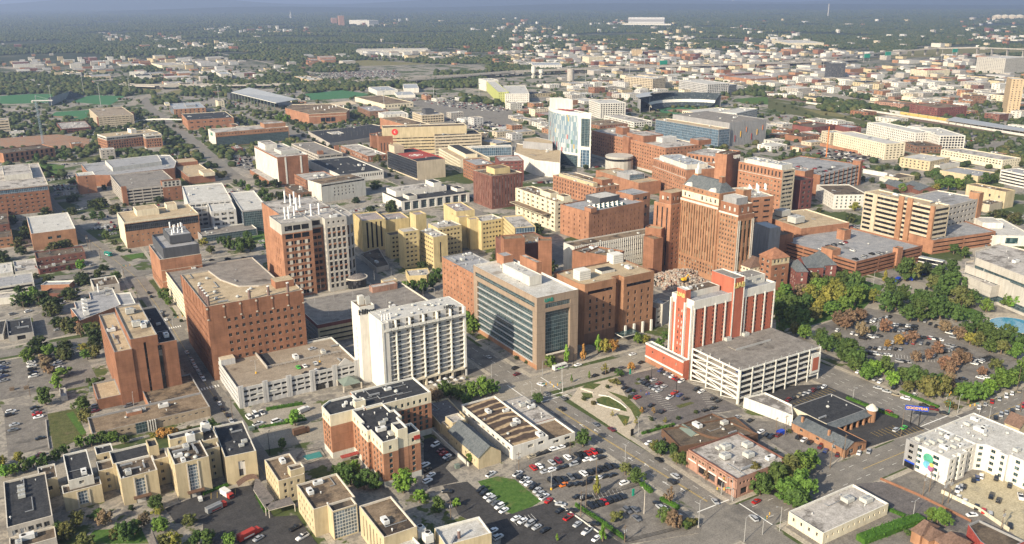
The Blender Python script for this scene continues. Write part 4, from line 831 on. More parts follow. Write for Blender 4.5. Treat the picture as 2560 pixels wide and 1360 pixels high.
def post(bl,bs):
 r=bl.root;y=ry0
 for k in range(9):
  if 4<=k<=4:pass
  x=rx0+k*(rx1-rx0-.8)/8;mb=MB();mb.box(x,y-.55,0,x+.8,y-.16,rh+.2,WTRIM);mb.build('pilaster',r)
 for x in(mid0,mid1-.7):mb=MB();mb.box(x,y-1.25,0,x+.7,y-1.02,rh+12.5,WTRIM);mb.build('pilaster',r)
 for yy in(ry0,ry0+rD*.31,ry0+rD*.72,ry1-.9):mb=MB();mb.box(rx0-1.5,yy,0,rx0-.17,yy+.9,rh+2,WTRIM);mb.build('pilaster',r)
 for z in(3.3,11):mb=MB();mb.box(rx0-5.8,ry0-.5,z,rx0-5.52,ry1+14,z+1.0,WTRIM);mb.build('band',r)
 wn=MB()
 for k in range(8):
  if k==4:continue
  for s_ in(1.6,(rx1-rx0)/8-1.2):
   for j in range(9):z=19.8+j*2.4;x=rx0+k*(rx1-rx0)/8+s_;wn.box(x-.3,y-.1,z,x+.3,y+.1,z+1.3,GBLACK)
 wn.build('slot_windows',r)
 for(x,yy,rz,s_)in(((mid0+mid1)/2,y-1.15,0,4.2),):text(r,'UAB',s_,(x,yy,rh+8),rz,'gold',.2,bold=.12)
 text(r,'UAB',3.2,(rx0-1.35,ry0+rD*.525,rh+5.5),WEST,'gold',.2,bold=.1)
 for k in(.4,.62):bl.unit('air_unit',rx0+(rx1-rx0)*k,ry0-2.5,17.2,(1.5,1.2,2),0)
bd('red_panel_tower','orange red panelled tower with cream edges, gold letters and a blank core',[b,crown,up1,up2,core,wst,pod],post=post)
RX=(rx0,ry0,rx1,ry1)
def open_garage():
 h=18.5;f=at('f1',735,1000,h);r0=at('f1',1478,750,h);x0_,y0_=rx0-.5,f.y;x1_=r0 .x;y1_=ry0-1.4;nl=6;fh=h/nl
 bl=Bld('parking_garage','white framed open garage full of cars at the foot of the red panelled tower','garage',(x0_,y0_));r=bl.root
 for k in range(1,nl+1):
  z=k*fh;mb=MB();mb.box(x0_+.3,y0_+.3,z-.35,x1_-.3,y1_,z,CONC,'deck' if k==nl else CONC);mb.build('floor_deck',r)
  mb=MB();mb.box(x0_,y0_,z-.4,x1_,y0_+.29,z+.55,WTRIM);mb.box(x0_,y0_+.3,z-.4,x0_+.29,y1_,z+.55,WTRIM);mb.build('edge_beam',r)
 for k in range(8):
  x=x0_+k*(x1_-x0_-.7)/7;mb=MB();mb.box(x,y0_-.35,0,x+.7,y0_-.01,h+.6,WTRIM);mb.build('column',r)
  for j in range(3):
   if k==0:continue
   yy=y0_+8+j*9
   if yy<y1_-1:mb=MB();mb.box(x,yy,0,x+.7,yy+.7,h-.4,CONC);mb.build('column',r)
 for k in range(4):
  yy=y0_+k*(y1_-y0_-.8)/3;mb=MB();mb.box(x0_-.35,yy,0,x0_-.01,yy+.7,h+.6,WTRIM);mb.build('column',r)
  if k:
   for j in range(nl-1):
    z=j*fh;mb=MB();a=(x0_-.1,yy-(y1_-y0_)/3+.5,z+(.5 if j%2 else fh-.2));b_=(x0_-.1,yy,z+(fh-.2 if j%2 else.5));mb.tube(a,b_,.22,WTRIM,4);mb.build('brace',r)
 mb=MB();mb.box(x0_+18,y1_-14,h+.01,x1_-16,y1_-8,h+.5,'deck');mb.box(x0_+18,y1_-14.3,h,x1_-16,y1_-14.1,h+1.2,'rail_metal');mb.build('ramp',r)
 mb=MB();mb.box(x1_-7.5,y0_-.7,h*.25,x1_-.2,y0_-.36,h*.82,WTRIM);mb.box(x1_-6.2,y0_-.78,h*.33,x1_-1.6,y0_-.71,h*.74,'red_panel');mb.build('wall_panel',r)
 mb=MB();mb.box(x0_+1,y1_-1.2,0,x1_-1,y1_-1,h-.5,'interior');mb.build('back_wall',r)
 for k in range(16):
  mb=MB()
  if k<11:x=x0_+1+k*(x1_-x0_-2)/10;mb.box(x-.3,y0_+.32,h,x+.3,y0_+.4,h+1.9,'rail_metal')
  else:yy=y0_+1+(k-11)*(y1_-y0_)/5;mb.box(x0_+.32,yy-.3,h,x0_+.4,yy+.3,h+1.9,'rail_metal')
  mb.build('light_bracket',r)
 bl.done();BUILT.append((x0_,y0_,x1_,y1_));return x0_,y0_,x1_,y1_,h,fh
OG=open_garage()
# column c2
def round_logo(bl,c,rad,face=0,letter=None):
 mb=MB();e=Vc((math.cos(face),math.sin(face)))
 for k in range(20):
  t0,t1=2*math.pi*k/20,2*math.pi*(k+1)/20
  mb.face([c,(c[0]+e.x*rad*math.cos(t0),c[1]+e.y*rad*math.cos(t0),c[2]+rad*math.sin(t0)),(c[0]+e.x*rad*math.cos(t1),c[1]+e.y*rad*math.cos(t1),c[2]+rad*math.sin(t1))],'red_logo')
 mb.build('round_sign',bl.root)
 # white and glass children's tower
h=66.0;s0=at('c2',490,335,h);s1=at('c2',580,340,h);sL=at('c2',270,290,h)
def tower():
 bl=Bld('white_glass_tower','white tower with curving coloured glass flank and red rooftop helipad','building',s0)
 n=8;D=(sL-s0);pts=[]
 for k in range(n+1):
  t=k/n;q=s0+D*t+Vc((-1,0))*(9*math.sin(math.pi*t));pts.append(q)
 mb=MB();gl=MB();wt=MB()
 for k in range(n):
  a,c=pts[k+1],pts[k]
  wt.quad((a.x,a.y,0),(c.x,c.y,0),(c.x,c.y,14),(a.x,a.y,14),'curtain_teal');wt.quad((a.x,a.y,14),(c.x,c.y,14),(c.x,c.y,17),(a.x,a.y,17),'white')
  gl.quad((a.x,a.y,17),(c.x,c.y,17),(c.x,c.y,63),(a.x,a.y,63),'kid_glass');wt.quad((a.x,a.y,63),(c.x,c.y,63),(c.x,c.y,h+1),(a.x,a.y,h+1),'white')
 gl.build('coloured_glazing',bl.root)
 e=s1-s0;u_=e.normalized();W=17.0;f=s0+u_*W;b_=pts[-1]+u_*W
 def q(a0,a1,z0,z1,m):p0=s0+u_*a0;p1=s0+u_*a1;wt.quad((p0 .x,p0 .y,z0),(p1 .x,p1 .y,z0),(p1 .x,p1 .y,z1),(p0 .x,p0 .y,z1),m)
 q(0,4,0,h+1,'white');q(W-1.5,W,0,h+1,'white');q(4,W-1.5,60,h+1,'white');q(4,W-1.5,22,26,'white');q(4,W-1.5,26,60,'curtain_teal');q(4,W-1.5,0,22,'curtain_blue')
 wt.quad((f.x,f.y,0),(b_.x,b_.y,0),(b_.x,b_.y,h+1),(f.x,f.y,h+1),'white');wt.quad((b_.x,b_.y,0),(pts[-1].x,pts[-1].y,0),(pts[-1].x,pts[-1].y,h+1),(b_.x,b_.y,h+1),'white');wt.build('wall',bl.root)
 mb.face([(a.x,a.y,h)for a in pts][::-1]+[(f.x,f.y,h),(b_.x,b_.y,h)][::1],MEMGREY);mb.build('roof',bl.root)
 o=s0+D*.35+u_*1;mb=MB();r8=[(o.x+a,o.y+c)for a,c in((0,0),(15,0),(15,24),(0,24))];mb.prism(r8,h+.2,h+.8,'redroof');mb.box(o.x+6.5,o.y+5,h+.8,o.x+8.5,o.y+19,h+.9,WTRIM);mb.box(o.x+3,o.y+10.5,h+.9,o.x+12,o.y+13.5,h+1.0,WTRIM);mb.build('helipad',bl.root)
 k0=s0+D*.70+Vc((-3,0));bl.block([k0,k0+u_*24,k0+u_*24+Vc((2,16)),k0+Vc((2,16))],h+13,'greywhite',MEMB,z0=h-.5,F=[n_(0,None)]);round_logo(bl,(k0 .x+4.5,k0 .y-3.2,h+9),2.8,math.atan2(u_.y,u_.x))
 bl.done();BUILT.append((s0 .x-12,s0 .y,s0 .x+50,sL.y+25))
m,n_t,pr=nodes('kid_glass',.15,.6)
gg=N(n_t,'ShaderNodeNewGeometry');sn=N(n_t,'ShaderNodeVectorMath',operation='SNAP');sn.inputs[1].default_value=(1.5,1.5,5.5);n_t.links.new(gg.outputs['Position'],sn.inputs[0]);wn=N(n_t,'ShaderNodeTexWhiteNoise');n_t.links.new(sn.outputs[0],wn.inputs[0])
rr=N(n_t,'ShaderNodeValToRGB');rr.color_ramp.interpolation='CONSTANT';cols=[(0,(.2,.26,.29)),(.25,(.38,.42,.44)),(.5,(.16,.23,.29)),(.68,(.17,.27,.31)),(.8,(.42,.45,.46)),(.93,(.09,.18,.09)),(.95,(.5,.34,.06)),(.965,(.42,.07,.05)),(.98,(.3,.34,.36))]
e=rr.color_ramp.elements
while len(e)<len(cols):e.new(.5)
for i,(a,c)in enumerate(cols):e[i].position=a;e[i].color=(*c,1)
n_t.links.new(wn.outputs[0],rr.inputs[0]);n_t.links.new(rr.outputs[0],pr.inputs['Base Color']);MATS['kid_glass']=m
tower()
b=K('c2',(330,595),(35,555),(470,580),h=20,wall='white',roof='gravel',cap=WTRIM,l=[p(5,5,.6,3,g=GBLIND)],f=[p(5,5,.6,3,g=GBLIND)],snap=0,d=40)
bd('low_white_wing','low white wing with planted brown roofs at the foot of the coloured glass tower',[KP('c2',[(355,700),(360,600),(30,555),(15,620),(170,680)],18,'white','gravel',f=[v_(6,.8,z0=2,z1=-3,g=GBLIND)]),KP('c2',[(300,560),(80,540),(80,520),(180,508),(300,535)],26,'grey','gravel',z0=17)])
# brick hospital left of it
pb=lambda**k:p(5.0,4.0,2.2,1.6,g=GBRONZE,**k)
b=K('c2',(1135,590),(590,460),(1300,540),h=34,wall=BORANGE,roof=DIRTY,cap=STRIM,snap=0,l=[n_(0,3,w='stone'),pb(z0=3,z1=-1.5)],f=[pb()],eq=24,d=None)
b_2=box_on(b,.05,.30,.6,.52,7,BRED);b_3=box_on(b,.4,.22,.8,.3,5,'greywhite',MEMB);b_4=box_on(b,.9,0,1.25,.1,5,BRED);b_5=box_on(b,.3,.7,.5,.8,8,BRED)
b_6=box_on(b,-.06,.44,.1,.52,3,BRED);b_6['z0']=0
def post(bl,bs):
 q=at('c2',785,720,6);mb=MB();n=12
 for k in range(n):t0,t1=math.pi*k/n-.3,math.pi*(k+1)/n-.3
 mb.cyl(q.x+6,q.y+6,0,17,17,17,'stone',20);mb.cyl(q.x+6,q.y+6,12,14.5,17.2,17.2,GBLACK,20);mb.build('round_porch',bl.root)
bd('brick_hospital_building','long seven storey brick hospital with a round pale porch beside the white tower',[b,b_2,b_3,b_4,b_5,b_6],post=post)
# glass ribbed building with grey mesh garage
b=K('c2',(1530,455),(1060,378),(1720,415),h=26,wall='grey',roof='gravel',snap=0,cap=STRIM,l=[c_('curtain_blue',rec=.6)],f=[c_('curtain_blue')],w=22)
bd('glass_ribbed_building','long blue glass building with white ribs and tan roof',[b])
q=b['poly'];U=(q[1]-q[0]).normalized();V=(q[3]-q[0]);
bd('parking_garage','tall grey mesh garage with slim coloured stripes behind the blue glass building',[dict(poly=[q[1]+U*.5+V*.02,q[1]+U*75+V*.02,q[1]+U*75+V*.9,q[1]+U*.5+V*.9],h=33,wall='grey',roof='deck',cap=GTRIM,F=[n_(0,None,pil=(24,.3,.2,GTRIM))],eq=10)],
post=lambda bl,bs:[(lambda mb:(mb.obox(q[1]+U*(12+k*11)+V*.02,U,Vc((-U.y,U.x)),0,-.9,6+(k%3)*6,.7,-.3,15+(k%3)*5,('red','yellow','orange')[k%3]),mb.build('coloured_stripe',bl.root)))(MB())for k in range(6)])
# brick clinic blocks with machinery
def pw(z=0):return[p(4.4,4.2,2.0,1.7,z0=2,z1=-9,g=GBRONZE),n_(-9,-8.4,w='stone'),p(4.4,7,1.7,5.2,z0=-8.4,z1=-.8,g=GBLACK,top=.8,bot=.4)]
b=K('c2',(1290,755),(1040,665),(1510,735),h=32,wall=BORANGE,roof=DIRTY,cap=WTRIM,snap=0,l=pw(),f=[n_(0,None)])
u1=box_on(b,.12,.1,.8,.9,4,OFFW,'metal_roof',eq=20)
bd('brick_clinic_building','brick clinic with tall top windows and a white machinery deck',[b,u1])
b=K('c3',(110,755),(-215,690),(225,745),h=44,wall=BORANGE,roof=DIRTY,cap=WTRIM,snap=0,l=pw(),f=[r_(4.2,1.9,z0=2,w='beige',side=1.5)],eq=0)
u1=box_on(b,.1,.05,.95,.9,4,OFFW,'metal_roof',eq=26)
bd('brick_clinic_building','brick clinic with beige ribbon windowed end and crowded white roof',[b,u1,dict(poly=[q_+Vc((32,4))for q_ in b['poly']],h=30,wall=BMAROON,roof=TARB,F=[p(6,5,3.5,2.4)],Lf=None)])
b=K('c2',(1540,660),(1345,615),(1690,620),h=36,wall=BORANGE,roof=DIRTY,cap=WTRIM,l=[n_(0,-9),p(5,8,2,4.6,z0=-9,g=GBLACK)],f=[n_(0,None)],eq=6)
t8=K('c2',(1590,640),(1540,620),(1690,612),h=52,wall=BORANGE,roof=TARB,f=[n_(0,None)])
def post(bl,bs):
 q=t8['poly'][0];W=t8['poly'][1].x-q.x;text(bl.root,'UAB',4.6,(q.x+W*.5,q.y-.2,48.6),0,WTRIM,.2,bold=.25);text(bl.root,'UAB',4.6,(q.x-.2,(q.y+t8['poly'][3].y)/2,48),WEST,WTRIM,.2,bold=.25)
bd('brick_clinic_building','brick clinic centre block carrying white letters on its square tower',[b,t8,K('c2',(1660,705),(1440,705),(1700,690),h=30,wall=BORANGE,roof=DIRTY,f=[p(6,5,2,2)],d=40,snap=20)],post=post)
# low brick with tan roofs
b=K('c2',(620,885),(303,790),(790,860),h=19,wall=BORANGE,roof=GRAVB,cap=STRIM,l=[p(5,4.5,1.6,2.6,z0=1,g=GBLACK)],f=[p(7,4.5,1.6,2.6)],eq=26,snap=0)
bd('brick_surgery_building','sprawling low brick building with tan stained roofs and roof bays',[b,box_on(b,.12,.12,.3,.92,2.5,CREAMB,DIRTY),box_on(b,.45,.1,.9,.3,5,BRED,'gravel'),K('c2',(935,850),(620,755),(1120,835),h=14,wall=BORANGE,roof='gravel',f=[n_(0,None)],snap=0,eq=8),K('c2',(870,790),(775,762),(975,775),h=19,wall='grey',roof=MEMB,f=[c_('curtain_blue')],snap=0)])
# cream hospital
b=K('c2',(325,990),(30,885),(425,965),base=(335,1210),wall='cream',roof=GRAVB,cap=CTRIM,l=[p(8,4.3,3.8,2.0,z0=1,g=GBRONZE,pil=(5,.8,.8,CTRIM))],f=[p(5,4.3,2.2,1.8,z0=1,g=GBLACK)],snap=0,eq=14)
bd('cream_hospital_building','cream hospital block with projecting bays and a tan roof full of machinery',[b,box_on(b,.3,.25,.8,.5,4,'cream'),box_on(b,.5,.02,.95,.18,3.5,'cream'),box_on(b,-.55,.1,0,.95,-12,'cream',GRAVB)])
# orange brown brick cube
b=K('c2',(570,1065),(390,1000),(980,985),base=(570,1290),wall=BORANGE,roof=MEMGREY,cap=BRED,l=[p(6.5,4.6,.9,1.9,g=GBLACK,z0=1,z1=-3)],f=[p(4.6,4.6,.9,2.0,g=GBLACK,z0=1,z1=-2.5,side=4,each=True)],snap=3.5)
def post(bl,bs):
 q=b['poly'][0];mb=MB()
 for k in range(7):
  for j in range(2):x=q.x+12+k*5;y=q.y+8+j*7;z=b['h']-.9;mb.face([(x,y,z),(x+4.6,y,z+.2),(x+4.6,y+6,z+.2),(x+2.3,y+3,z+2.2),][:3]+[(x+2.3,y+3,z+2.2)],GTEAL);mb.face([(x,y,z),(x+2.3,y+3,z+2.2),(x,y+6,z)],WTRIM);mb.face([(x+4.6,y,z),(x+4.6,y+6,z),(x+2.3,y+3,z+2.2)],WTRIM);mb.face([(x,y+6,z),(x+2.3,y+3,z+2.2),(x+4.6,y+6,z)],GTEAL)
 mb.build('skylight',bl.root)
bd('brick_research_building','broad orange brick block with paired slit windows and a zigzag skylight',[b,box_on(b,.42,.45,.78,.95,5,'darkgrey',MEMB),box_on(b,.02,-.02,.12,.2,3,BORANGE),box_on(b,.95,.3,1.28,.9,4,BORANGE,F=[p(9,9,5,3,z0=6)],z0=0)],post=post)
# the tall stepped art deco style tower
h=62.0;bse=(1700,1440)
f0=at('c2',1690,1075,h-11);
def deco():
 f=at('e1',1165,900,54);l_=at('e1',505,700,54);r=at('e1',1400,860,54)
 x0_,y0_,x1_,y1_=f.x,f.y,r.x,480;bl=Bld('stepped_brick_tower','tall tan brick tower with cream crown bands, slate mansard and white lantern','building',(x0_,y0_))
 yS=440;cr=OFFW
 # east part: punched windows, lower crown
 bl.block([Vc(c)for c in((x0_,y0_),(x1_,y0_),(x1_,yS),(x0_,yS))],54,BRUST,GRAVB,cap=STRIM,Lf=[p(2.8,3.35,1.2,1.8,z0=3,z1=-1.2,g=GBRONZE,top=0,bot=0),n_(-1.2,None,w=cr)],F=[v_(6,2.2,z0=4,z1=-4,nx=3,g=GBRONZE,side=2),n_(-3,None,w=BRED)])
 bl.block([Vc(c)for c in((x0_+1.2,y0_+1.2),(x1_-1.2,y0_+1.2),(x1_-1.2,yS-.1),(x0_+1.2,yS-.1))],61,BRED,GRAVB,z0=53,cap=cr,Lf=[p(5,5,2,3,g=GBLIND)],F=[p(6,5,2,3.5,g=GBLIND)])
 bl.block([Vc(c)for c in((x0_+2.5,y0_+5),(x1_-2.5,y0_+5),(x1_-2.5,yS-1),(x0_+2.5,yS-1))],65,'grey',MEMB,z0=60,cap=cr,par=.2)
 # north part: vertical strips, cream crown, mansard
 bl.block([Vc(c)for c in((x0_-1,yS),(x1_,yS),(x1_,y1_),(x0_-1,y1_))],56,BRUST,GRAVB,cap=STRIM,Lf=[p(2.9,3.35,1.2,1.7,z0=3,z1=13),v_(2.7,1.1,z0=13,z1=-1.5,g=GBRONZE,rec=.5),n_(-1.5,None,w=cr)],F=[n_(0,None)])
 bl.block([Vc(c)for c in((x0_,yS+.8),(x1_,yS+.8),(x1_,y1_-.5),(x0_,y1_-.5))],66,BRUST,'slate',z0=55,cap=cr,par=.2,Lf=[p(4.2,7,1.7,4.2,z1=-4,g=GBLIND,z0=2,w='cream'),p(4.2,3,1.2,1.2,z0=-4)])
 a=[(x0_+.5,yS+1),(x1_,yS+1),(x1_,y1_-1),(x0_+.5,y1_-1)];bq=[(x0_+7,yS+6),(x1_-6.5,yS+6),(x1_-6.5,y1_-4),(x0_+7,y1_-4)];mb=MB()
 for k in range(4):mb.face([(*a[k],66),(*a[(k+1)%4],66),(*bq[(k+1)%4],73.5),(*bq[k],73.5)],'slate')
 mb.face([(*c,73.5)for c in bq],'slate');mb.build('mansard_roof',bl.root)
 for yy in(yS+8,y1_-7):  # arched dormers
  mb=MB();pts=[(x0_-.3,yy-3.6+7.2*k/12,66+2.6*math.sin(math.pi*k/12))for k in range(13)];mb.face(pts,WTRIM)
  for k in range(12):a_,c_q=pts[k],pts[k+1];mb.face([a_,(a_[0]+3,a_[1],a_[2]),(c_q[0]+3,c_q[1],c_q[2]),c_q],WTRIM)
  mb.build('arched_dormer',bl.root)
 cx,cy=x0_+9,y1_-7;mb=MB();mb.box(cx-2.2,cy-2.2,72,cx+2.2,cy+2.2,74.5,BRUST);mb.box(cx-1.6,cy-1.6,74.5,cx+1.6,cy+1.6,78,WTRIM);mb.cyl(cx,cy,78,80.5,1.2,1.1,WTRIM,10);mb.cyl(cx,cy,80.5,83,.8,.05,WTRIM,8);mb.build('lantern',bl.root)
 mb=MB();mb.box(x0_+6,yS+5,71,x0_+9.5,yS+8,76.5,BRED,'gravel');mb.build('chimney_house',bl.root)
 bl.block([Vc(c)for c in((x1_+.02,yS-7),(x1_+8,yS-7),(x1_+8,yS+.7),(x1_+.02,yS+.7))],68,BRUST,'gravel',cap=cr,eq=3,eqs=('roof_pole',))
 mb=MB()
 for(u_,z)in((.02,4),(.12,4),(.86,4),(.96,4)):xx=x0_+(x1_-x0_)*u_;mb.box(xx,y0_-.3,2,xx+.7,y0_-.02,50,cr)
 mb.build('quoins',bl.root);bl.done();BUILT.append((x0_,y0_,x1_,y1_))
 # west companion
 return x0_,y0_,x1_,y1_
DX=deco()
b=K('e1',(215,750),(45,680),(490,690),h=52,wall=BORANGE,roof=GRAVB,cap=STRIM,snap=0,l=[v_(4.5,1.4,z0=3,z1=-2,g=GBLACK)],f=[p(4.2,3.9,1.7,1.9,z0=3,each=True,z1=-1,g=GBRONZE)])
bd('stepped_brick_tower','smaller brick tower with chamfered top, just west of the slate mansard tower',[b,box_on(b,.12,.15,.98,.85,8,BRED,'gravel',Lf=[p(4,5,2,3,g=GBLIND)],f=[p(4,5,2,3,g=GBLIND)])])
b=K('e1',(1330,650),None,(1675,620),h=40,wall=BORANGE,roof=DIRTY,cap=STRIM,snap=0,f=[p(9,4.6,6,1.7,g=GBLACK)],d=40,eq=10)
bd('brick_hospital_wing','brick hospital wing with wide dark windows and white roof stacks behind the mansard tower',[b],post=lambda bl,bs:[bl.unit('white_stack',b['poly'][0].x+20+3*k,b['poly'][0].y+18+(k%3)*4,39,(1.3,1.3,.7))for k in range(8)])
bd('brick_warehouse','windowless brick box with dark lean to roof east of the mansard tower',[K('e1',(1500,1225),(1390,1090),(1950,1150),h=19,wall=BRED,roof=TARB,snap=0,f=[n_(0,None)]),K('e1',(1610,1080),(1400,1000),(1750,1055),h=30,wall='grey',roof='metal_roof',snap=0,par=.2)])
# tan roofed big box garage top right of it
b=K('b3',(245,210),(-60,105),(555,150),h=18,wall=BORANGE,roof='gravel',snap=0,cap=CTRIM,f=[n_(0,None)],l=[g_(4,1.6,z1=-5),n_(-5,None)])
bd('brick_convention_hall','wide brick box with tan roof and two beige roof units',[b],post=lambda bl,bs:[bl.unit('air_unit',*(b['poly'][0]+(b['poly'][1]-b['poly'][0])*u_+(b['poly'][3]-b['poly'][0])*v_q),17.2,(4.2,5,4))for u_,v_q in((.2,.35),(.3,.8))])
# brick parking structure with grey deck
b=K('b3',(655,455),(250,255),(1145,335),h=13,wall=BRED,roof='deck_blue',snap=0,cap=BRED,par=1.2,f=[g_(3.0,1.2,24)],l=[g_(3.0,1.2,24)])
def tw(u_,v_q,du,dv,hh_):return box_on(b,u_,v_q,u_+du,v_q+dv,hh_,BORANGE,GRAVB,z0=0)
bd('parking_garage','red brick garage with scattered cars on a pale deck and square stair towers',[b,tw(.55,.62,.1,.1,7),tw(-.02,.28,.12,.14,4),tw(.58,-.02,.08,.06,3)])
CARDECK2=b
# striped office tower
b=K('c3',(1240,1030),(715,912),(1332,1008),h=38,wall='beige',roof='gravel',cap=CTRIM,snap=0,l=[r_(4.3,2.1,z0=4,g=GBLACK,side=1)],f=[r_(4.3,2.1,z0=4,g=GBLACK,side=.5)],eq=10)
q=b['poly'];V=(q[3]-q[0]);U=(q[1]-q[0])
def post(bl,bs):
 for t_ in(.0,.30,.42):
  c=q[0]+V*t_;un=V.normalized();mb=MB();mb.obox(c,Vc((-un.y,un.x))*-1,un,-1.4,0,0,.3,4.6 if t_ else 3.6,b['h']+(3 if t_ else 1),BRUST,'gravel');mb.build('brick_pier',bl.root)
 c=q[0]+V*.80;un=V.normalized();mb=MB();mb.obox(c,Vc((-un.y,un.x))*-1,un,-.6,0,0,.3,4.2,b['h'],'beige');mb.build('beige_pier',bl.root)
bd('striped_office_tower','beige office tower banded with dark ribbon windows and brick piers',[b,dict(poly=[q[0]+Vc((-3,-4)),q[1]+Vc((48,-14)),q[1]+Vc((60,20)),q[0]+Vc((0,20))],h=12,wall=BORANGE,roof='deck_blue',F=[g_(3.2,1.3,30)],cap=BRED)],post=post)
b=K('c3',(1340,1018),(1100,935),(1580,960),h=30,wall=CONC,roof='deck_blue',cap=STRIM,f=[p(6,4.4,3.4,1.7,g='dark',rec=.6)],l=[g_(4,1.4)],snap=0)
bd('parking_garage','pale concrete garage with punched openings behind the striped tower',[b,box_on(b,.88,-.02,1.02,.2,5,BRUST,'gravel',z0=0)])
b=K('c3',(385,790),(270,735),(690,710),h=23,wall=OFFW,roof='deck_blue',cap=BRED,f=[r_(4.2,1.7,g='dark',rec=.8,pil=(9,1.2,.4,BRED))],l=[n_(0,None,w=BRED)],snap=0,d=75)
bd('parking_garage','white and brick striped garage with a pale car deck',[b,box_on(b,.94,-.02,1.0,.1,4,BRED,z0=0),box_on(b,-.2,.1,.0,.3,5,BORANGE,z0=0)])
CARDECK3=b
bd('hotel','small white hotel with flat dark roof near the garage',[K('c3',(490,937),(360,862),(700,912),base=(490,1045),wall='white',roof=TARB,cap=WTRIM,f=[p(4.4,3.6,1.6,1.8,g=GTEAL)],l=[p(4.4,3.6,1.6,2,g=GTEAL)],snap=0,eq=3)],cat='hotel')
# white apartments and yellow hotel
apz=[p(4.0,3.4,1.9,1.9,g='glass')]
a=K('c3',(1090,478),(735,402),(1160,455),h=22,wall='white',roof=MEMB,cap=WTRIM,l=apz,f=apz,snap=0,w=26)
a2=K('c3',(1270,500),(1090,440),(1405,482),h=22,wall='white',roof=MEMB,cap=WTRIM,l=apz,f=[p(4,3.4,3,2.4,g=GBLACK)],snap=0)
bd('apartment_building','long white apartment block with two projecting wings near the railway',[a,a2])
bd('hotel','yellow and cream six storey hotel with a red accent strip',[K('c3',(870,560),(490,475),(990,545),h=21,wall='cream',roof=MEMB,cap=CTRIM,l=[p(4,3.4,1.5,1.7),],f=[p(5,3.4,3,1.6,g=GBRONZE)],snap=0),K('c3',(465,478),(400,470),(560,472),h=19,wall='beige',roof=MEMB,l=apz,f=apz,d=20,snap=12),K('c3',(860,650),(385,555),(1000,625),h=4,wall=BORANGE,roof='gravel',snap=0)],cat='hotel')
bd('brick_loft_building','brown brick loft building with large windows between hotel and white flats',[K('c3',(1110,580),(985,545),(1250,565),h=10,wall=BBROWN,roof=TARB,f=[p(5,4.5,3,2.4)],l=[p(5,4.5,3,2.4)],snap=0,eq=4)])
bd('stucco_building','two storey tan building with white and black roofs at the crossing',[K('c3',(1200,690),(1040,645),(1345,660),h=12,wall=CREAMB,roof=MEMB,f=[p(5,4,2,1.6)],l=[p(5,4,2,1.6)],snap=0,eq=5),K('c3',(1270,720),(1200,705),(1420,695),h=7,wall=OFFW,roof=DIRTY,snap=0)])
bd('cream_warehouse','long cream and brick building with two rows of small windows',[K('c3',(1735,680),(1280,602),(1820,655),h=11,wall='cream',roof=DIRTY,f=[p(4.4,3.6,2,1.4)],l=[p(4.2,3.6,2.4,1.5,z0=3.5),],snap=0)])
bd('grey_metal_building','low building with long grey roof and a yellow truck behind it',[K('c3',(1555,800),(1270,755),(1670,770),h=7,wall=CREAMB,roof=MEMGREY,snap=0,eq=4)])
bd('theatre','tall blank cream hall with brown roof and a dish',[K('c3',(1760,915),(1468,860),(1845,905),h=17,wall=CREAMB,roof=GRAVB,l=[p(9,8,2,3,z0=4,nz=1)],snap=0),K('c3',(1640,1010),(1575,985),(1735,985),h=8,wall='beige',roof=GRAVB,snap=0)])
bd('white_office','white office with ribbon windows cut by the east edge',[K('c3',(1960,800),(1720,750),(2050,780),h=15,wall='white',roof=MEMGREY,l=[r_(3.6,1.6,g=GBLACK)],f=[r_(3.6,1.6)],snap=0)])
for t_,F,L,R,hh_,wl,rf,lb in(('c3',(882,775),(705,745),(880,775),5,'white',MEMGREY,'white diner with pale grey roof'),('c3',(970,815),(890,790),(1085,795),6,'beige',TARB,'tan box shop with red side wall'),('c3',(870,820),(825,805),(890,812),4,'white',MEMB,'tiny white shop beside the tan box'),
('c3',(230,590),(180,588),(242,588),6,'cream',MEMB,'little cream hut in the parking field'),('c3',(250,510),(120,490),(385,495),8,BRED,TARB,'brick garage with grey roof west of the hotel'),('c3',(330,440),(165,420),(500,420),10,BMAROON,TARB,'maroon brick warehouse with ribbed dark roof'),('c3',(600,440),(500,420),(642,425),12,BMAROON,'metal_roof','dark brick warehouse with pale end roof')):
 bd('shop',lb,[K(t_,F,L,R,h=hh_,wall=wl,roof=rf,f=[p(6,4,2.5,1.8)],snap=0,eq=3)],cat='shop')
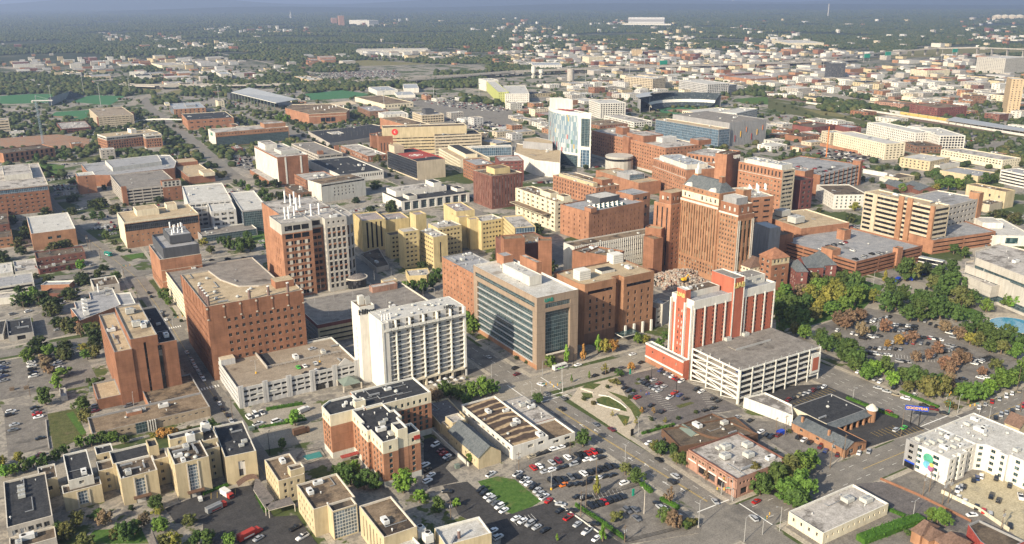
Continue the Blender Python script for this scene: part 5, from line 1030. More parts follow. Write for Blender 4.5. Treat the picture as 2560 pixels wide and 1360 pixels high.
 # brick houses with dark gabled roofs
def gable(name,label,t,F,L,R,h,rise_,wall,roof,cat='house',axis='y',snap=5,each=False,hip=0.0,over=.5,Fz=None,Lz=None,cap=None,group=None):
 q,_=blk(t,F,L,R,h,snap=snap);bl=Bld(name,label,cat,q[0],group);mb=MB();tr=MB()
 bl.wall(mb,tr,q[0],q[1],0,h,wall,Fz);bl.wall(mb,tr,q[1],q[2],0,h,wall,None);bl.wall(mb,tr,q[2],q[3],0,h,wall,None);bl.wall(mb,tr,q[3],q[0],0,h,wall,Lz)
 if axis=='x':q=[q[3],q[0],q[1],q[2]]
 m0=(q[0]+q[1])/2;m1=(q[3]+q[2])/2;d=(m1-m0);a=m0+d*hip;b_=m1-d*hip;zr=h+rise_
 if hip==0:mb.face([(q[0].x,q[0].y,h),(q[1].x,q[1].y,h),(m0 .x,m0 .y,zr)],wall);mb.face([(q[2].x,q[2].y,h),(q[3].x,q[3].y,h),(m1 .x,m1 .y,zr)],wall)
 mb.build('wall',bl.root);tr.build('trim',bl.root);rb=MB();dn=d.normalized();o=over;u_=(q[1]-q[0]).normalized()
 e0=q[0]-u_*o-dn*(o if hip==0 else o);e1=q[1]+u_*o-dn*o;e2=q[2]+u_*o+dn*o;e3=q[3]-u_*o+dn*o
 a2=a-dn*(o if hip==0 else 0);b2=b_+dn*(o if hip==0 else 0);zl=h-rise_*o/((q[1]-q[0]).length/2)
 rb.face([(e3 .x,e3 .y,zl),(e0 .x,e0 .y,zl),(a2 .x,a2 .y,zr+.05),(b2 .x,b2 .y,zr+.05)],roof);rb.face([(e1 .x,e1 .y,zl),(e2 .x,e2 .y,zl),(b2 .x,b2 .y,zr+.05),(a2 .x,a2 .y,zr+.05)],roof)
 if hip:rb.face([(e0 .x,e0 .y,zl),(e1 .x,e1 .y,zl),(a2 .x,a2 .y,zr+.05)],roof);rb.face([(e2 .x,e2 .y,zl),(e3 .x,e3 .y,zl),(b2 .x,b2 .y,zr+.05)],roof)
 rb.build('roof',bl.root);bl.done();BUILT.append((min(c.x for c in q),min(c.y for c in q),max(c.x for c in q),max(c.y for c in q)));return bl,q
for k,(F,L,R)in enumerate((((975,890),(875,855),(1060,870)),((1120,905),(1000,860),(1200,880)),((900,860),(870,850),(960,850)))):
 gable('gabled_house',('brick house with long charcoal gable east of the little hotel','brick house with white edged crossing gables','low brick house with dark roof beside the diner')[k],'c3',F,L,R,5,4,BDARK,'slate',snap=0)
 # white panelled cultural building
b=K('b3',(1650,260),(1470,150),(1892,225),h=9,wall='white',roof=MEMB,cap=WTRIM,l=[v_(9,1.6,z0=.5,g='unit',rec=.2)],f=[p(16,7,10,5,g=GTEAL,side=10)],snap=0,d=60)
bd('white_museum_wing','low white panelled building with raised white roof hall and teal glazed corner',[b,box_on(b,.1,.45,.6,.8,4,'white')])
# library with stepped pale bands and teal glass
zz2=lambda:[c_('curtain_teal',z0=0,z1=-5.5,rec=.6),n_(-5.5,None,w=OFFW)]
LZ=[n_(0,1.5),r_(5,4.2,z0=1.5,z1=6.5,g='curtain_teal',side=.3,top=.2,bot=.2),n_(6.5,8),r_(3,2.4,z0=-8,z1=-5,g='curtain_teal',side=.2,top=0,bot=0),n_(-5,None,slab=(1.4,.08,.03,STRIM))]
def lib():
 bl=Bld('library','stepped pale stone library with teal glass bands beside the park','library',at('b3',1640,810,0))
 for pts,h,w_ in((((1655,640),(1390,527),(1460,500),(1600,560),(1730,625)),14,0),(((1790,600),(1460,480),(1460,455),(1530,440),(1840,580)),19,0),(((2100,640),(1535,425),(1535,375),(1720,318),(2100,420)),26,0)):
  poly=[at('b3',x,y,h)for x,y in pts];bl.block(poly,h,'stone',DIRTY,F=LZ,Lf=LZ,cap=STRIM,eq=5 if h>20 else 0)
  BUILT.append((min(c.x for c in poly),min(c.y for c in poly),max(c.x for c in poly),max(c.y for c in poly)))
 bl.done()
lib()
# footbridge
q=at('b3',1110,445,7);q2=at('b3',1290,480,7);fb=Bld('footbridge','white roofed glass footbridge from the brick garage over the street','bridge',q)
mb=MB();u_=(q2-q).normalized();n2=Vc((-u_.y,u_.x));L_=(q2-q).length;mb.obox(q,u_,n2,0,0,6,L_,4.5,6.6,WTRIM);mb.obox(q,u_,n2,0,.2,6.6,L_,4.3,9,GBLACK);mb.obox(q,u_,n2,0,-.2,9,L_,4.7,9.7,WTRIM,'metal_roof');mb.build('deck',fb.root);mb=MB();mb.obox(q,u_,n2,L_*.3,1,0,L_*.3+1.5,3.5,6,CONC);mb.build('pier',fb.root)
# victorian church buildings left of the brick garage
wv=[p(4,4.2,1.6,2.4,g=GBLIND)]
gable('brick_mansion','red brick mansion with slate hipped roofs and pale stone bands','b3',(215,525),(155,470),(285,515),17,5,BMAROON,'slate','building',hip=.3,Fz=wv,Lz=wv)
gable('brick_mansion','red brick mansion wing with grey slate roof next to the brick garage','b3',(385,480),(290,420),(488,462),17,6,BMAROON,'slate','building',hip=.25,Fz=wv,Lz=wv)
gable('brick_mansion','red brick mansion link with slate roof between the two hipped wings','b3',(285,500),(200,440),(390,480),16,5,BMAROON,'slate','building',axis='x',Fz=wv)
gable('clay_roofed_tower','square brick tower with cream top storey under a clay pyramid roof','b3',(30,435),(-35,395),(160,415),25,6,BRED,'clay','tower',hip=.5,Fz=[p(5,4.2,2.6,2,z1=-5),p(3.2,5,1.8,2.5,z0=-5,w=CREAMB)],Lz=[p(5,4.2,2.6,2)])
gable('clay_roofed_hall','brick hall with brown hipped roof and cream eaves below the mansard tower','b2',(1760,500),(1625,468),(1930,465),17,5,BRED,'shingle_brown','building',hip=.4,Fz=[p(3,4,1.5,1.6,z0=-4.5,w='cream'),],Lz=[p(3,4,1.5,1.6,z0=-4.5,w='cream')])
# small narrow building between towers
bd('stone_building','small pale stone building with brick window bands between the court block and the red tower',[K('b2',(1115,770),(1070,735),(1165,740),h=15,wall='stone',roof=DIRTY,f=[n_(0,None)],w=9),K('b2',(1065,800),None,(1115,785),h=13,wall=BBROWN,roof=DIRTY,f=[r_(3.4,1.4,w='stone')],d=20)])
# rubble and demolition site
# the near row
# cream hospital annex: four wings, links and stair towers
def wn(**k):return[v_(12,3.6,z0=1.6,z1=-1.2,nx=1,g='tall_glass',rec=.35,side=2,**k)]
gridglass('tall_glass',(.10,.13,.16),(.50,.50,.47),1.15,1.5,.22)
A=[]
w1=K('a0',(465,990),(455,930),(750,915),base=(482,1125),wall=CREAMB,roof=TARB,cap=OFFW,f=[v_(14,3.4,z0=.6,z1=-.2,nx=1,g='tall_glass',rec=.35,side=2)])
w1b=K('a0',(505,893),(460,700),(690,850),h=w1['h']+3.4,wall=OFFW,roof='tar',cap=WTRIM,f=[p(4,3.4,1.8,1.4,z0=w1['h']-.5,z1=-.3)],eq=4)
w1c=K('a0',(712,700),(700,640),(838,672),h=w1['h']+3.6,wall=CREAMB,roof='tar',cap=WTRIM,l=[n_(0,None)],f=[p(5,3.6,1.4,1.6)],eq=1)
w2=K('a0',(890,880),(845,765),(1165,815),base=(912,1080),wall=CREAMB,roof=TARB,cap=OFFW,f=wn(),l=[p(5,3.6,1.3,1.6)],eq=12,eqs=('duct','air_unit','vent'))
w2b=dict(poly=[w2['poly'][3]+Vc((-1,0)),w2['poly'][2],w2['poly'][2]+Vc((0,12)),w2['poly'][3]+Vc((-1,12))],h=w2['h'],wall=CREAMB,roof='tar',cap=OFFW)
w2c=K('a0',(1098,645),(1078,590),(1172,632),h=w2['h']+4,wall=CREAMB,roof='tar',cap=CREAMB,f=[n_(0,None)])
w3=K('a0',(1290,775),(1235,650),(1545,715),base=(1320,1040),wall=CREAMB,roof=TARB,cap=OFFW,f=wn(),l=[p(5,3.6,1.3,1.6)],eq=9,eqs=('duct','air_unit','fan_unit'))
w3b=K('a0',(1253,590),(1240,552),(1495,525),h=w3['h']+3,wall=CREAMB,roof='tar',cap=OFFW,f=[p(6,4,1.6,1.6,z0=-4.5)])
w3c=K('a0',(1500,600),None,(1610,570),h=w3['h'],wall=CREAMB,roof=TARB,cap=OFFW,f=[p(4,3.6,1.4,1.6)],d=14,eq=3)
w4=K('s',(562,1143),(546,1088),(635,1112),base=(575,1215),wall=CREAMB,roof='tar',cap=OFFW,f=[v_(14,2.8,z0=2.6,z1=-2.6,nx=1,g=GBLIND,rec=.35,side=2)],eq=6)
w4['poly'][2].y+=10;w4['poly'][3].y+=10
lnk=lambda a,b,h,dy:dict(poly=[Vc((a['poly'][1].x+.02,a['poly'][0].y+dy)),Vc((b['poly'][0].x-.02,a['poly'][0].y+dy)),Vc((b['poly'][0].x-.02,a['poly'][0].y+dy+9)),Vc((a['poly'][1].x+.02,a['poly'][0].y+dy+9))],h=h,wall=CREAMB,roof=TARB,F=[p(3.4,3.4,1.3,1.6)],cap=OFFW)
w0=K('a0',(290,895),(270,795),(420,850),h=w1['h']+.5,wall=CREAMB,roof=TARB,cap=OFFW,f=[p(4,5,2,2)],eq=4)
def post(bl,bs):
 for x,y in((1410,600),(1520,520)):q=at('a0',x,y,w3['h']);bl.unit('cooling_tower',q.x,q.y,w3['h']-.5,(.8,.7,1))
 for b in(w2,w3):
  q=b['poly'][0];W=b['poly'][1].x-q.x;mb=MB();mb.box(q.x+W/2-3.4,q.y-2.4,2.9,q.x+W/2+3.4,q.y-.1,3.3,'brown');mb.build('entrance_canopy',bl.root)
  mb=MB();mb.box(q.x+W/2-2.5,q.y-.7,0,q.x+W/2+2.5,q.y-.05,2.8,GBLIND);mb.build('entrance',bl.root)
 for b in(w1,w2,w3,w4):
  q=b['poly'][0];W=b['poly'][1].x-q.x;mb=MB()
  for s_ in(-1,1):mb.box(q.x+W/2+s_*2.2-.25,q.y-.3,.6,q.x+W/2+s_*2.2+.25,q.y-.02,b['h']-.9,STRIM)
  mb.build('window_surround',bl.root)
bd('cream_hospital_annex','cream brick hospital annex with comb of blocky wings, tall centre windows and dark roofs',[w2,w1,w1b,w1c,w2b,w2c,w3,w3b,w3c,w4,w0,lnk(w1,w2,w1['h']+2,8),lnk(w2,w3,w2['h'],9),lnk(w3,w4,w3['h']-2,10)],post=post)
b=K('a0',(50,1240),(28,900),(355,1165),h=10,wall=CONC,roof='tar',cap=STRIM,f=[p(2.6,3.6,1.9,2.2,z0=4,g=GBLIND,side=1)],l=[n_(0,None)],w=15.5)
bd('grey_annex_block','long grey concrete block with black roof at the lower west corner',[b,dict(poly=[c+Vc((0,-9))for c in b['poly'][:2]]+[c-Vc((0,.02))for c in(b['poly'][1],b['poly'][0])],h=5.5,wall=CONC,roof=TARB,cap=STRIM,eq=2)],post=lambda bl,bs:[bl.unit('air_unit',b['poly'][0].x+6,b['poly'][3].y-8-4*k,9.1)for k in range(3)])
# tan low office
t1=K('a0',(680,545),(650,425),(1560,357),base=(690,620),wall='tan',roof=GRAVB,cap=GTRIM,f=[v_(3.2,1.5,z0=2.4,z1=-1.0,g=GBLIND,side=2),])
t1['F']=[p(3.1,3,1.5,2.0,z0=2.2,z1=-.8,g=GBLIND,side=2)]
t2=dict(poly=[Vc((t1['poly'][2].x-26,t1['poly'][2].y+.02)),Vc((t1['poly'][2].x,t1['poly'][2].y+.02)),Vc((t1['poly'][2].x,t1['poly'][2].y+28)),Vc((t1['poly'][2].x-26,t1['poly'][2].y+28))],h=t1['h'],wall=BORANGE,roof=GRAVB,cap=GTRIM,eq=2)
def post(bl,bs):
 q=t1['poly'][0];mb=MB();mb.box(q.x+19,q.y-.5,0,q.x+24,q.y-.05,t1['h'],'curtain_teal');
 for k in range(4):mb.box(q.x+24.4+k*1.1,q.y-1.0,0,q.x+24.8+k*1.1,q.y-.02,t1['h']+.2,WTRIM)
 mb.build('entrance',bl.root);mb=MB();mb.box(q.x+17,q.y+12,t1['h']-1,q.x+24,q.y+15,t1['h']+.8,BORANGE,DIRTY);mb.build('roof_hatch',bl.root)
bd('tan_office','low L shaped tan office with mottled brown roof and a band of small windows',[t1,t2],post=post)
# residence hotel
def res_faces(nf=7):return[n_(0,3.2,w=OFFW),p(3.1,2.95,1.5,1.9,z0=3.2,z1=-5.6,w=BORANGE,nz=5,top=.1,bot=.1,each=True,g=GTEAL),p(3.1,4.4,1.3,1.9,z0=-5.6,w='cream',nz=1,top=1.6,bot=.5,each=True,g=GTEAL)]
blank=[n_(0,3.2,w=OFFW),n_(3.2,-5.6,w=BORANGE),n_(-5.6,None,w='cream')]
HH=22.1
def ra(x,y):return at('a1',x,y,HH)
f=ra(545,410);e1_=ra(720,365);l0=ra(485,320);rr_=ra(1285,228);rt=ra(1150,127);f2_=ra(935,610);r2_=ra(1228,540);l2_=ra(725,380)
bw=[dict(poly=[Vc(c)for c in((f.x,f.y),(f2_.x+6,f.y),(f2_.x+6,f.y+15),(f.x+5,f.y+15),(f.x,f.y+11))],h=HH,wall=BORANGE,roof='tar',cap=WTRIM,F=blank,Lf=res_faces(),capw=.5),
dict(poly=[Vc(c)for c in((f2_.x+6.02,f.y-2),(rr_.x,f.y-2),(rr_.x,rt.y),(f2_.x+6.02,rt.y))],h=HH,wall=BORANGE,roof='tar',cap=WTRIM,F=res_faces(),capw=.5,eq=16),
dict(poly=[Vc(c)for c in((f2_.x,f2_.y),(f2_.x+7,f2_.y),(f2_.x+7,f2_.y+1),(r2_.x,f2_.y+1),(r2_.x,f2_.y+10),(r2_.x-3,f2_.y+10),(r2_.x-3,f2_.y+18),(r2_.x-1,f2_.y+18),(r2_.x-1,f2_.y+26),(r2_.x-3,f2_.y+26),(r2_.x-3,f.y-.02),(f2_.x,f.y-.02),(f2_.x,f2_.y+22),(f2_.x-1.6,f2_.y+22),(f2_.x-1.6,f2_.y+13),(f2_.x,f2_.y+13))],h=HH,wall=BORANGE,roof='tar',cap=WTRIM,F=res_faces(),Lf=res_faces(),capw=.5,eq=14,eqs=('vent','vent','air_unit')),
dict(poly=[Vc(c)for c in((f2_.x+7.5,f2_.y+.9),(f2_.x+12,f2_.y+.9),(f2_.x+12,f2_.y+8),(f2_.x+7.5,f2_.y+8))],h=HH+3.4,wall='cream',roof='tar',cap=WTRIM,F=[n_(0,3.2,w=OFFW),n_(3.2,-9,w=BORANGE),n_(-9,None,w='cream')]),
dict(poly=[Vc(c)for c in((f.x+13,f.y+2),(f.x+18,f.y+2),(f.x+18,f.y+5),(f.x+13,f.y+5))],h=HH+2.4,z0=HH-1,wall='cream',roof='tar',cap=WTRIM)]
def post(bl,bs):
 mb=MB();mb.box(r2_.x-3,f2_.y+.6,HH-3.4,r2_.x-.2,f2_.y+.95,HH-1.6,'red');mb.build('sign_panel',bl.root)
 mb=MB();mb.box(f2_.x-8.5,f.y-7,3,f2_.x-.3,f.y-4.5,3.4,'redroof');mb.build('awning',bl.root)
 for k in range(4):mb=MB();q=bs[1]['poly'][0];mb.box(q.x-8+k*2.0,f.y+6+(k%2)*2.2,HH-.9,q.x-6.8+k*2.0,f.y+7.4+(k%2)*2.2,HH+.4,UWHITE);mb.build('air_unit',bl.root)
bd('residence_hotel','brick and cream stepped hotel with black roofs, white cornices and small teal windows',bw,cat='hotel',post=post)
# cream L shaped block at the bottom
cz=[p(3.0,3.5,1.1,1.6,nz=3,top=1,bot=.8,each=True,g='glass')]
P_=K('a1',(165,895),(50,740),(260,870),base=(172,1065),wall=CREAMB,roof=GRAVB,cap=STRIM,f=[p(3,3.5,1.1,1.6,nz=3,top=1,bot=.8,each=True)],l=cz,w=11,eq=4)
P2=dict(poly=[P_['poly'][0]+Vc((5.6,1)),P_['poly'][0]+Vc((11.5,1)),P_['poly'][0]+Vc((11.5,5.5)),P_['poly'][0]+Vc((5.6,5.5))],h=P_['h']+2.6,wall=CREAMB,roof=TARB,cap=STRIM)
Q_=K('a1',(425,1105),(285,925),(740,1020),base=(435,1310),wall=CREAMB,roof=GRAVB,cap=STRIM,f=[n_(0,None)],l=cz,eq=5)
lx=Q_['poly'][0].x+5.5;S_=K('a1',(945,1312),(740,1085),(1195,1235),h=Q_['h']+1,wall=CREAMB,roof=GRAVB,cap=STRIM,l=[v_(3.2,1.0,z0=1,z1=-1.6,g='glass',side=2)],f=[n_(0,None)],eq=3)
GL=dict(poly=[Vc((lx,Q_['poly'][0].y-6)),Vc((S_['poly'][0].x-.02,Q_['poly'][0].y-6)),Vc((S_['poly'][0].x-.02,Q_['poly'][0].y-.02)),Vc((lx,Q_['poly'][0].y-.02))],h=Q_['h']+.5,wall=CREAMB,roof=TARB,cap=STRIM,F=[c_('tall_glass',side=.2)])
bd('cream_office_block','cream three storey block at the lower edge with brown gravel roofs and glazed link',[Q_,P_,P2,GL,S_])
T_=K('a1',(1400,1370),(1280,1252),(1740,1277),h=9,wall=CREAMB,roof=MEMB,cap=WTRIM,l=[n_(0,None)],f=[n_(0,None)])
T2=dict(poly=[at('a1',x,y,9.5)for x,y in((1010,1400),(1250,1400),(1110,1250),(945,1292))],h=9.5,wall=CREAMB,roof=MEMB,cap=WTRIM)
def post(bl,bs):
 q=at('a1',1500,1300,9);bl.unit('exhaust_stack',q.x,q.y,8.1,(.8,.8,.6));bl.unit('duct',q.x-3,q.y-1,8.1,rz=.8)
 for k in range(2):q=at('a1',1215+k*55,1265+k*45,9);bl.unit('cooling_tower',q.x,q.y,6.5,(.75,.75,1))
bd('plant_building','white roofed plant building with two grey cooling towers at the bottom edge',[T_,T2],post=post)
# covered walkway canopies
for nm,lab,pts in(('canopy','striped metal walkway canopy beside the cream three storey block',((0,850),(40,905),(135,1030),(70,1100),(-20,960))),('canopy','striped entrance canopy at the west door of the cream three storey block',((70,1070),(250,1012),(285,1065),(95,1115)))):
 q=at('a1',pts[0][0],pts[0][1],3.4);cn=empty('canopy',(q.x,q.y,0),lab,'canopy');mb=MB();mb.prism([at('a1',x,y,3.4)for x,y in pts][::-1],3.3,3.6,STRIM,'shingle');mb.build('canopy_roof',cn)
 for x,y in pts[:4]:c=at('a1',x,y,3.4);mb=MB();mb.box(c.x-.15,c.y-.15,0,c.x+.15,c.y+.15,3.3,STRIM);mb.build('post',cn)
cn=empty('canopy',(*at('a0',1800,900,3.5),0),'curved brown canopy over the ambulance door of the annex','canopy');mb=MB()
for k in range(10):
 a0_,a1_=k/10,(k+1)/10;A0=at('a0',1745+150*a0_,905-60*math.sin(a0_*2),3.6);A1=at('a0',1745+150*a1_,905-60*math.sin(a1_*2),3.6);mb.face([(A0 .x,A0 .y-4,3.6),(A1 .x,A1 .y-4,3.6),(A1 .x,A1 .y,3.8),(A0 .x,A0 .y,3.8)],'shingle_brown')
mb.build('canopy_roof',cn)
# chapel like slate roofed building
gable('slate_roofed_chapel','long cream stucco chapel with steep slate gable roof between the hotel and the white workshop','e2',(740,1165),(335,800),(1045,1070),6.0,4.2,CREAMB,'slate','chapel',Lz=[p(4,3,1.0,1.4)],over=.35)
bd('small_tower_annex','small cream flat roofed stair block joined behind the slate chapel',[K('e2',(390,690),(297,600),(565,640),h=9.5,wall=CREAMB,roof=DIRTY,cap=STRIM),K('e2',(325,750),(230,680),(400,730),h=6.5,wall=CREAMB,roof=DIRTY,cap=STRIM)])
bd('stucco_hall','dark roofed stucco hall in the shadow of the residence hotel',[K('e2',(230,720),(100,570),(330,560),h=5,wall=CREAMB,roof='shingle',d=26,w=14)])
# white workshop with brown roof
m,n,pr=nodes('banded_roof',.95,.1);wv_=N(n,'ShaderNodeTexWave');wv_.inputs['Scale'].default_value=.055;wv_.inputs['Distortion'].default_value=5;wv_.inputs['Detail'].default_value=3;wv_.inputs['Detail Scale'].default_value=1.4;wv_.bands_direction='Y';gg_=N(n,'ShaderNodeNewGeometry');n.links.new(gg_.outputs['Position'],wv_.inputs[0])
n.links.new(mix(n,1.0,ramp(n,wv_.outputs['Fac'],[(.45,(.075,.055,.045)),(.72,(.13,.095,.065)),(.86,(.36,.27,.17))]),ramp(n,pos_noise(n,.5,5,.7),[(.36,(.75,.75,.75)),(.64,(1.3,1.3,1.3))]),'MULTIPLY'),pr.inputs['Base Color']);MATS['banded_roof']=m
W1=K('s',(1279,1120),(1150,1013),(1373,1092),base=(1279,1147),wall='white',roof='banded_roof',cap=WTRIM,f=[p(6,3,3,1.6,z0=2.2,skip=lambda i,j,a,b:i==0)],l=[p(4.5,3,2.2,1.4,z0=2)],eq=9,eqs=('air_unit','air_unit','vent','fan_unit'))
W1['h']=7.2;W1['poly']=blk('e2',(1205,1015),(500,445),(1703,875),7.0)[0];W1['h']=7.0
q=W1['poly'];ex=at('e2',2070,830,4.5)
W2=dict(poly=[Vc((q[1].x+.02,q[1].y)),Vc((ex.x,q[1].y)),Vc((ex.x,q[1].y+17)),Vc((q[1].x+.02,q[1].y+17))],h=4.6,wall='white',roof=GRAVB,cap=WTRIM,F=[p(5.2,3,3.2,1.5,z0=1,each=True)])
W3=dict(poly=[Vc((q[1].x+2.5,q[1].y+17.3)),Vc((ex.x,q[1].y+17.3)),Vc((ex.x,q[1].y+46)),Vc((q[1].x+2.5,q[1].y+46))],h=4.8,wall=BORANGE,roof=DIRTY,cap=GTRIM,par=.5,eq=9)
bd('white_workshop','low white workshop with brown banded roof and white rooftop machines by the avenue',[W1,W2])
bd('low_shop','low shop with dirty white roof and an orange brick rim behind the white workshop',[W3],cat='shop')
# small white lit brick: two storey office at 20th
TS=K('a2',(1665,880),(1295,660),(1800,848),base=(1660,1025),wall='brick_pink',roof=DIRTY,cap=BDARK,w=None,l=[Zn('p',6.2,4.3,4.4,3.2,z0=.3,z1=4.8,g=GBLACK,rec=.5,side=6,each=True,top=0,bot=0),p(2.1,2.6,1.3,1.8,z0=5.2,z1=-1.2,each=True,side=2,g=GBRONZE,nz=1),n_(-1.2,None,slab=(1.1,.2,.15,BDARK))],f=[Zn('p',6,4.3,4,3.2,z0=.3,z1=4.8,g=GBLACK,rec=.5,side=1,top=0,bot=0),p(2.1,2.6,1.3,1.8,z0=5.2,z1=-1.2,nz=1)])
q=TS['poly'];wX=30;q[1]=q[0]+Vc((wX,0));q[2]=q[3]+Vc((wX,0))
def post(bl,bs):
 for u_,v_q in((.3,.55),(.5,.75),(.62,.4),(.82,.62)):bl.unit('air_unit',q[0].x+wX*u_,q[0].y+(q[3].y-q[0].y)*v_q,TS['h']-.9,(1.5,2.0,1.5))
 for k in range(5):mb=MB();y=q[0].y+5+k*6.2;mb.box(q[0].x-.35,y-.4,0,q[0].x-.02,y+.4,TS['h']-1.3,'brick_pink');mb.build('pilaster',bl.root)
 for k in range(4):mb=MB();y=q[0].y+6.8+k*6.2;mb.box(q[0].x-.3,y+.2-1.8,4.6,q[0].x-.03,y+3.6,5.1,WTRIM);mb.build('arch_trim',bl.root)
bd('brick_shop_building','two storey pink brick corner building with arched shop windows and cracked pale roof',[TS],post=post,cat='building')
# brown flat roofed garage north of it
bd('brown_roofed_shed','brown flat roofed sheds with a small green gabled booth behind the pink brick building',[K('a2',(1240,640),(1230,480),(1700,560),h=4,wall='brown',roof=TARB,cap='brown',w=40,d=18),dict(poly=[at('a2',x,y,4.3)for x,y in((1232,478),(1480,392),(1820,545),(1690,600),(1450,560))],h=4.3,wall='brown',roof=TARB,cap='brown')])
gable('green_booth','small green gabled booth with a framed side panel','a2',(1320,570),(1225,500),(1390,545),3.0,1.3,'cream','green_metal','kiosk',over=.2)
# white box, dirty roof
b=K('a3',(410,1280),(125,1130),(865,1045),base=(405,1370),wall='cream',roof=DIRTY,cap=WTRIM,l=[p(3.2,3,.9,1.6,z0=1,side=1)],f=[p(3,2.2,.9,1.3,z0=.6,side=1,nx=12)])
def post(bl,bs):
 q=b['poly'];
 for u_,v_q in((.7,.62),(.86,.38)):bl.unit('air_unit',q[0].x+(q[1].x-q[0].x)*u_,q[0].y+(q[3].y-q[0].y)*v_q,b['h']-.9,(1.6,2,1.3),0)
bd('cream_warehouse','plain cream warehouse with stained white roof at the lower right crossing',[b],post=post)
# garage with tower and dark roofs
def tyre_shop():
 h=6.0;f=at('a3',575,640,h);l=at('a3',160,445,h);r=at('a3',725,575,h);x0_,y0_,x1_,y1_=f.x,f.y,r.x,l.y
 bl=Bld('tyre_shop','orange brick tyre shop with long slate roof, brick pillars and white domed corner tower','shop',(x0_,y0_));R_=bl.root
 mb=MB();tr=MB();xm=(x0_+x1_)/2
 bl.wall(mb,tr,(x0_,y0_),(x1_,y0_),0,h-1.5,BRUST,[p(5,4,3.4,2.4,z0=.3,g=GBLACK)]);bl.wall(mb,tr,(x0_,y1_),(x0_,y0_),0,h-1.5,BRUST,[p(8,4,1.6,1.4,z0=1)]);bl.wall(mb,tr,(x1_,y0_),(x1_,y1_),0,h-1.5,BRUST,None);bl.wall(mb,tr,(x1_,y1_),(x0_,y1_),0,h-1.5,BRUST,None)
 zr=h+1.2;mb.face([(x0_,y0_,h-1.5),(x1_,y0_,h-1.5),(xm-2.5,y0_,zr)],BRUST);mb.build('wall',R_)
 mb=MB();mb.face([(x0_-.4,y1_,h-1.6),(x0_-.4,y0_-.5,h-1.6),(xm-2.5,y0_-.5,zr+.05),(xm-2.5,y1_,zr+.05)],'slate');mb.face([(x1_+.4,y0_-.5,h-2),(x1_+.4,y1_,h-2),(xm-2.5,y1_,zr+.05),(xm-2.5,y0_-.5,zr+.05)],'tar');mb.build('roof',R_)
 for yy in(.35,.85):mb=MB();y=y0_+(y1_-y0_)*yy;mb.box(x0_+2,y,h-1,x0_+3,y+1,h+2.4,BRUST);mb.build('chimney',R_)
 # rear wing of the shop with open bays
 e=at('a3',545,470,5);g2=at('a3',735,385,5);bk=at('a3',185,350,5.5);q2=at('a3',500,235,5.5);rgt=at('a3',725,325,5.5)
 bl.block([(bk.x,e.y+3),(g2 .x+1,e.y+3),(g2 .x+1,q2 .y),(bk.x,q2 .y)],5.5,'cream','tar',cap=GTRIM,par=.3)
 xa,xb=x1_+.5,g2 .x+1;mb=MB();mb.face([(xa-4,e.y-1.2,4.2),(xb,e.y-1.2,4.2),(xb,e.y+3,5.6),(xa-4,e.y+3,5.6)],'slate');mb.build('eaves_roof',R_)
 n=6
 for k in range(n):x=xa+.5+k*(xb-xa-2)/(n-1);mb=MB();mb.box(x,e.y-.9,0,x+.9,e.y,4.15,BRUST);mb.build('pillar',R_)
 mb=MB();mb.quad((xa,e.y+1.5,0),(xb,e.y+1.5,0),(xb,e.y+1.5,4.1),(xa,e.y+1.5,4.1),'interior');mb.build('service_bays',R_)
 mb=MB();mb.cyl(xb+1,e.y+.5,0,6.6,2.2,2.2,BRUST,14);mb.build('corner_tower',R_);mb=MB();mb.cyl(xb+1,e.y+.5,6.6,7.2,2.9,2.7,WTRIM,14);mb.cyl(xb+1,e.y+.5,7.2,8.6,2.5,1.3,CTRIM,14);mb.cyl(xb+1,e.y+.5,8.6,9.3,1.3,.2,CTRIM,14);mb.build('dome',R_)
 bl.done();BUILT.append((x0_,y0_,xb+3,q2 .y))
 # pylon sign
 s0_=at('a3',1050,478,0);s1_=at('a3',1113,485,0);sg=empty('billboard',(s0_.x,s0_.y,0),'blue billboard with yellow lettering on two tall dark posts at the tyre shop','billboard')
 for s_ in(s0_,s1_):mb=MB();mb.cyl(s_.x,s_.y,0,9.2,.22,.2,'black',8);mb.build('post',sg)
 u_=(s1_-s0_).normalized();c=(s0_+s1_)/2;nn=Vc((u_.y,-u_.x));L_=10.4;mb=MB();mb.obox(c,u_,Vc((-u_.y,u_.x)),-L_/2,-.35,8.0,L_/2,-.02,10.4,'blue');mb.build('sign_board',sg);text(sg,'GOODYEAR',1.75,(c.x+nn.x*.42,c.y+nn.y*.42,9.2),math.atan2(u_.y,u_.x),'yellow',.05,bold=.04)
tyre_shop()
bd('white_warehouse','white walled warehouse with worn pale roof next to the open garage',[dict(poly=[at('a3',x,y,6)for x,y in((-178,275),(185,410),(178,330),(-20,238))],h=6,wall='white',roof=DIRTY,cap=WTRIM,F=[n_(0,None)],Lf=[n_(0,None)])])
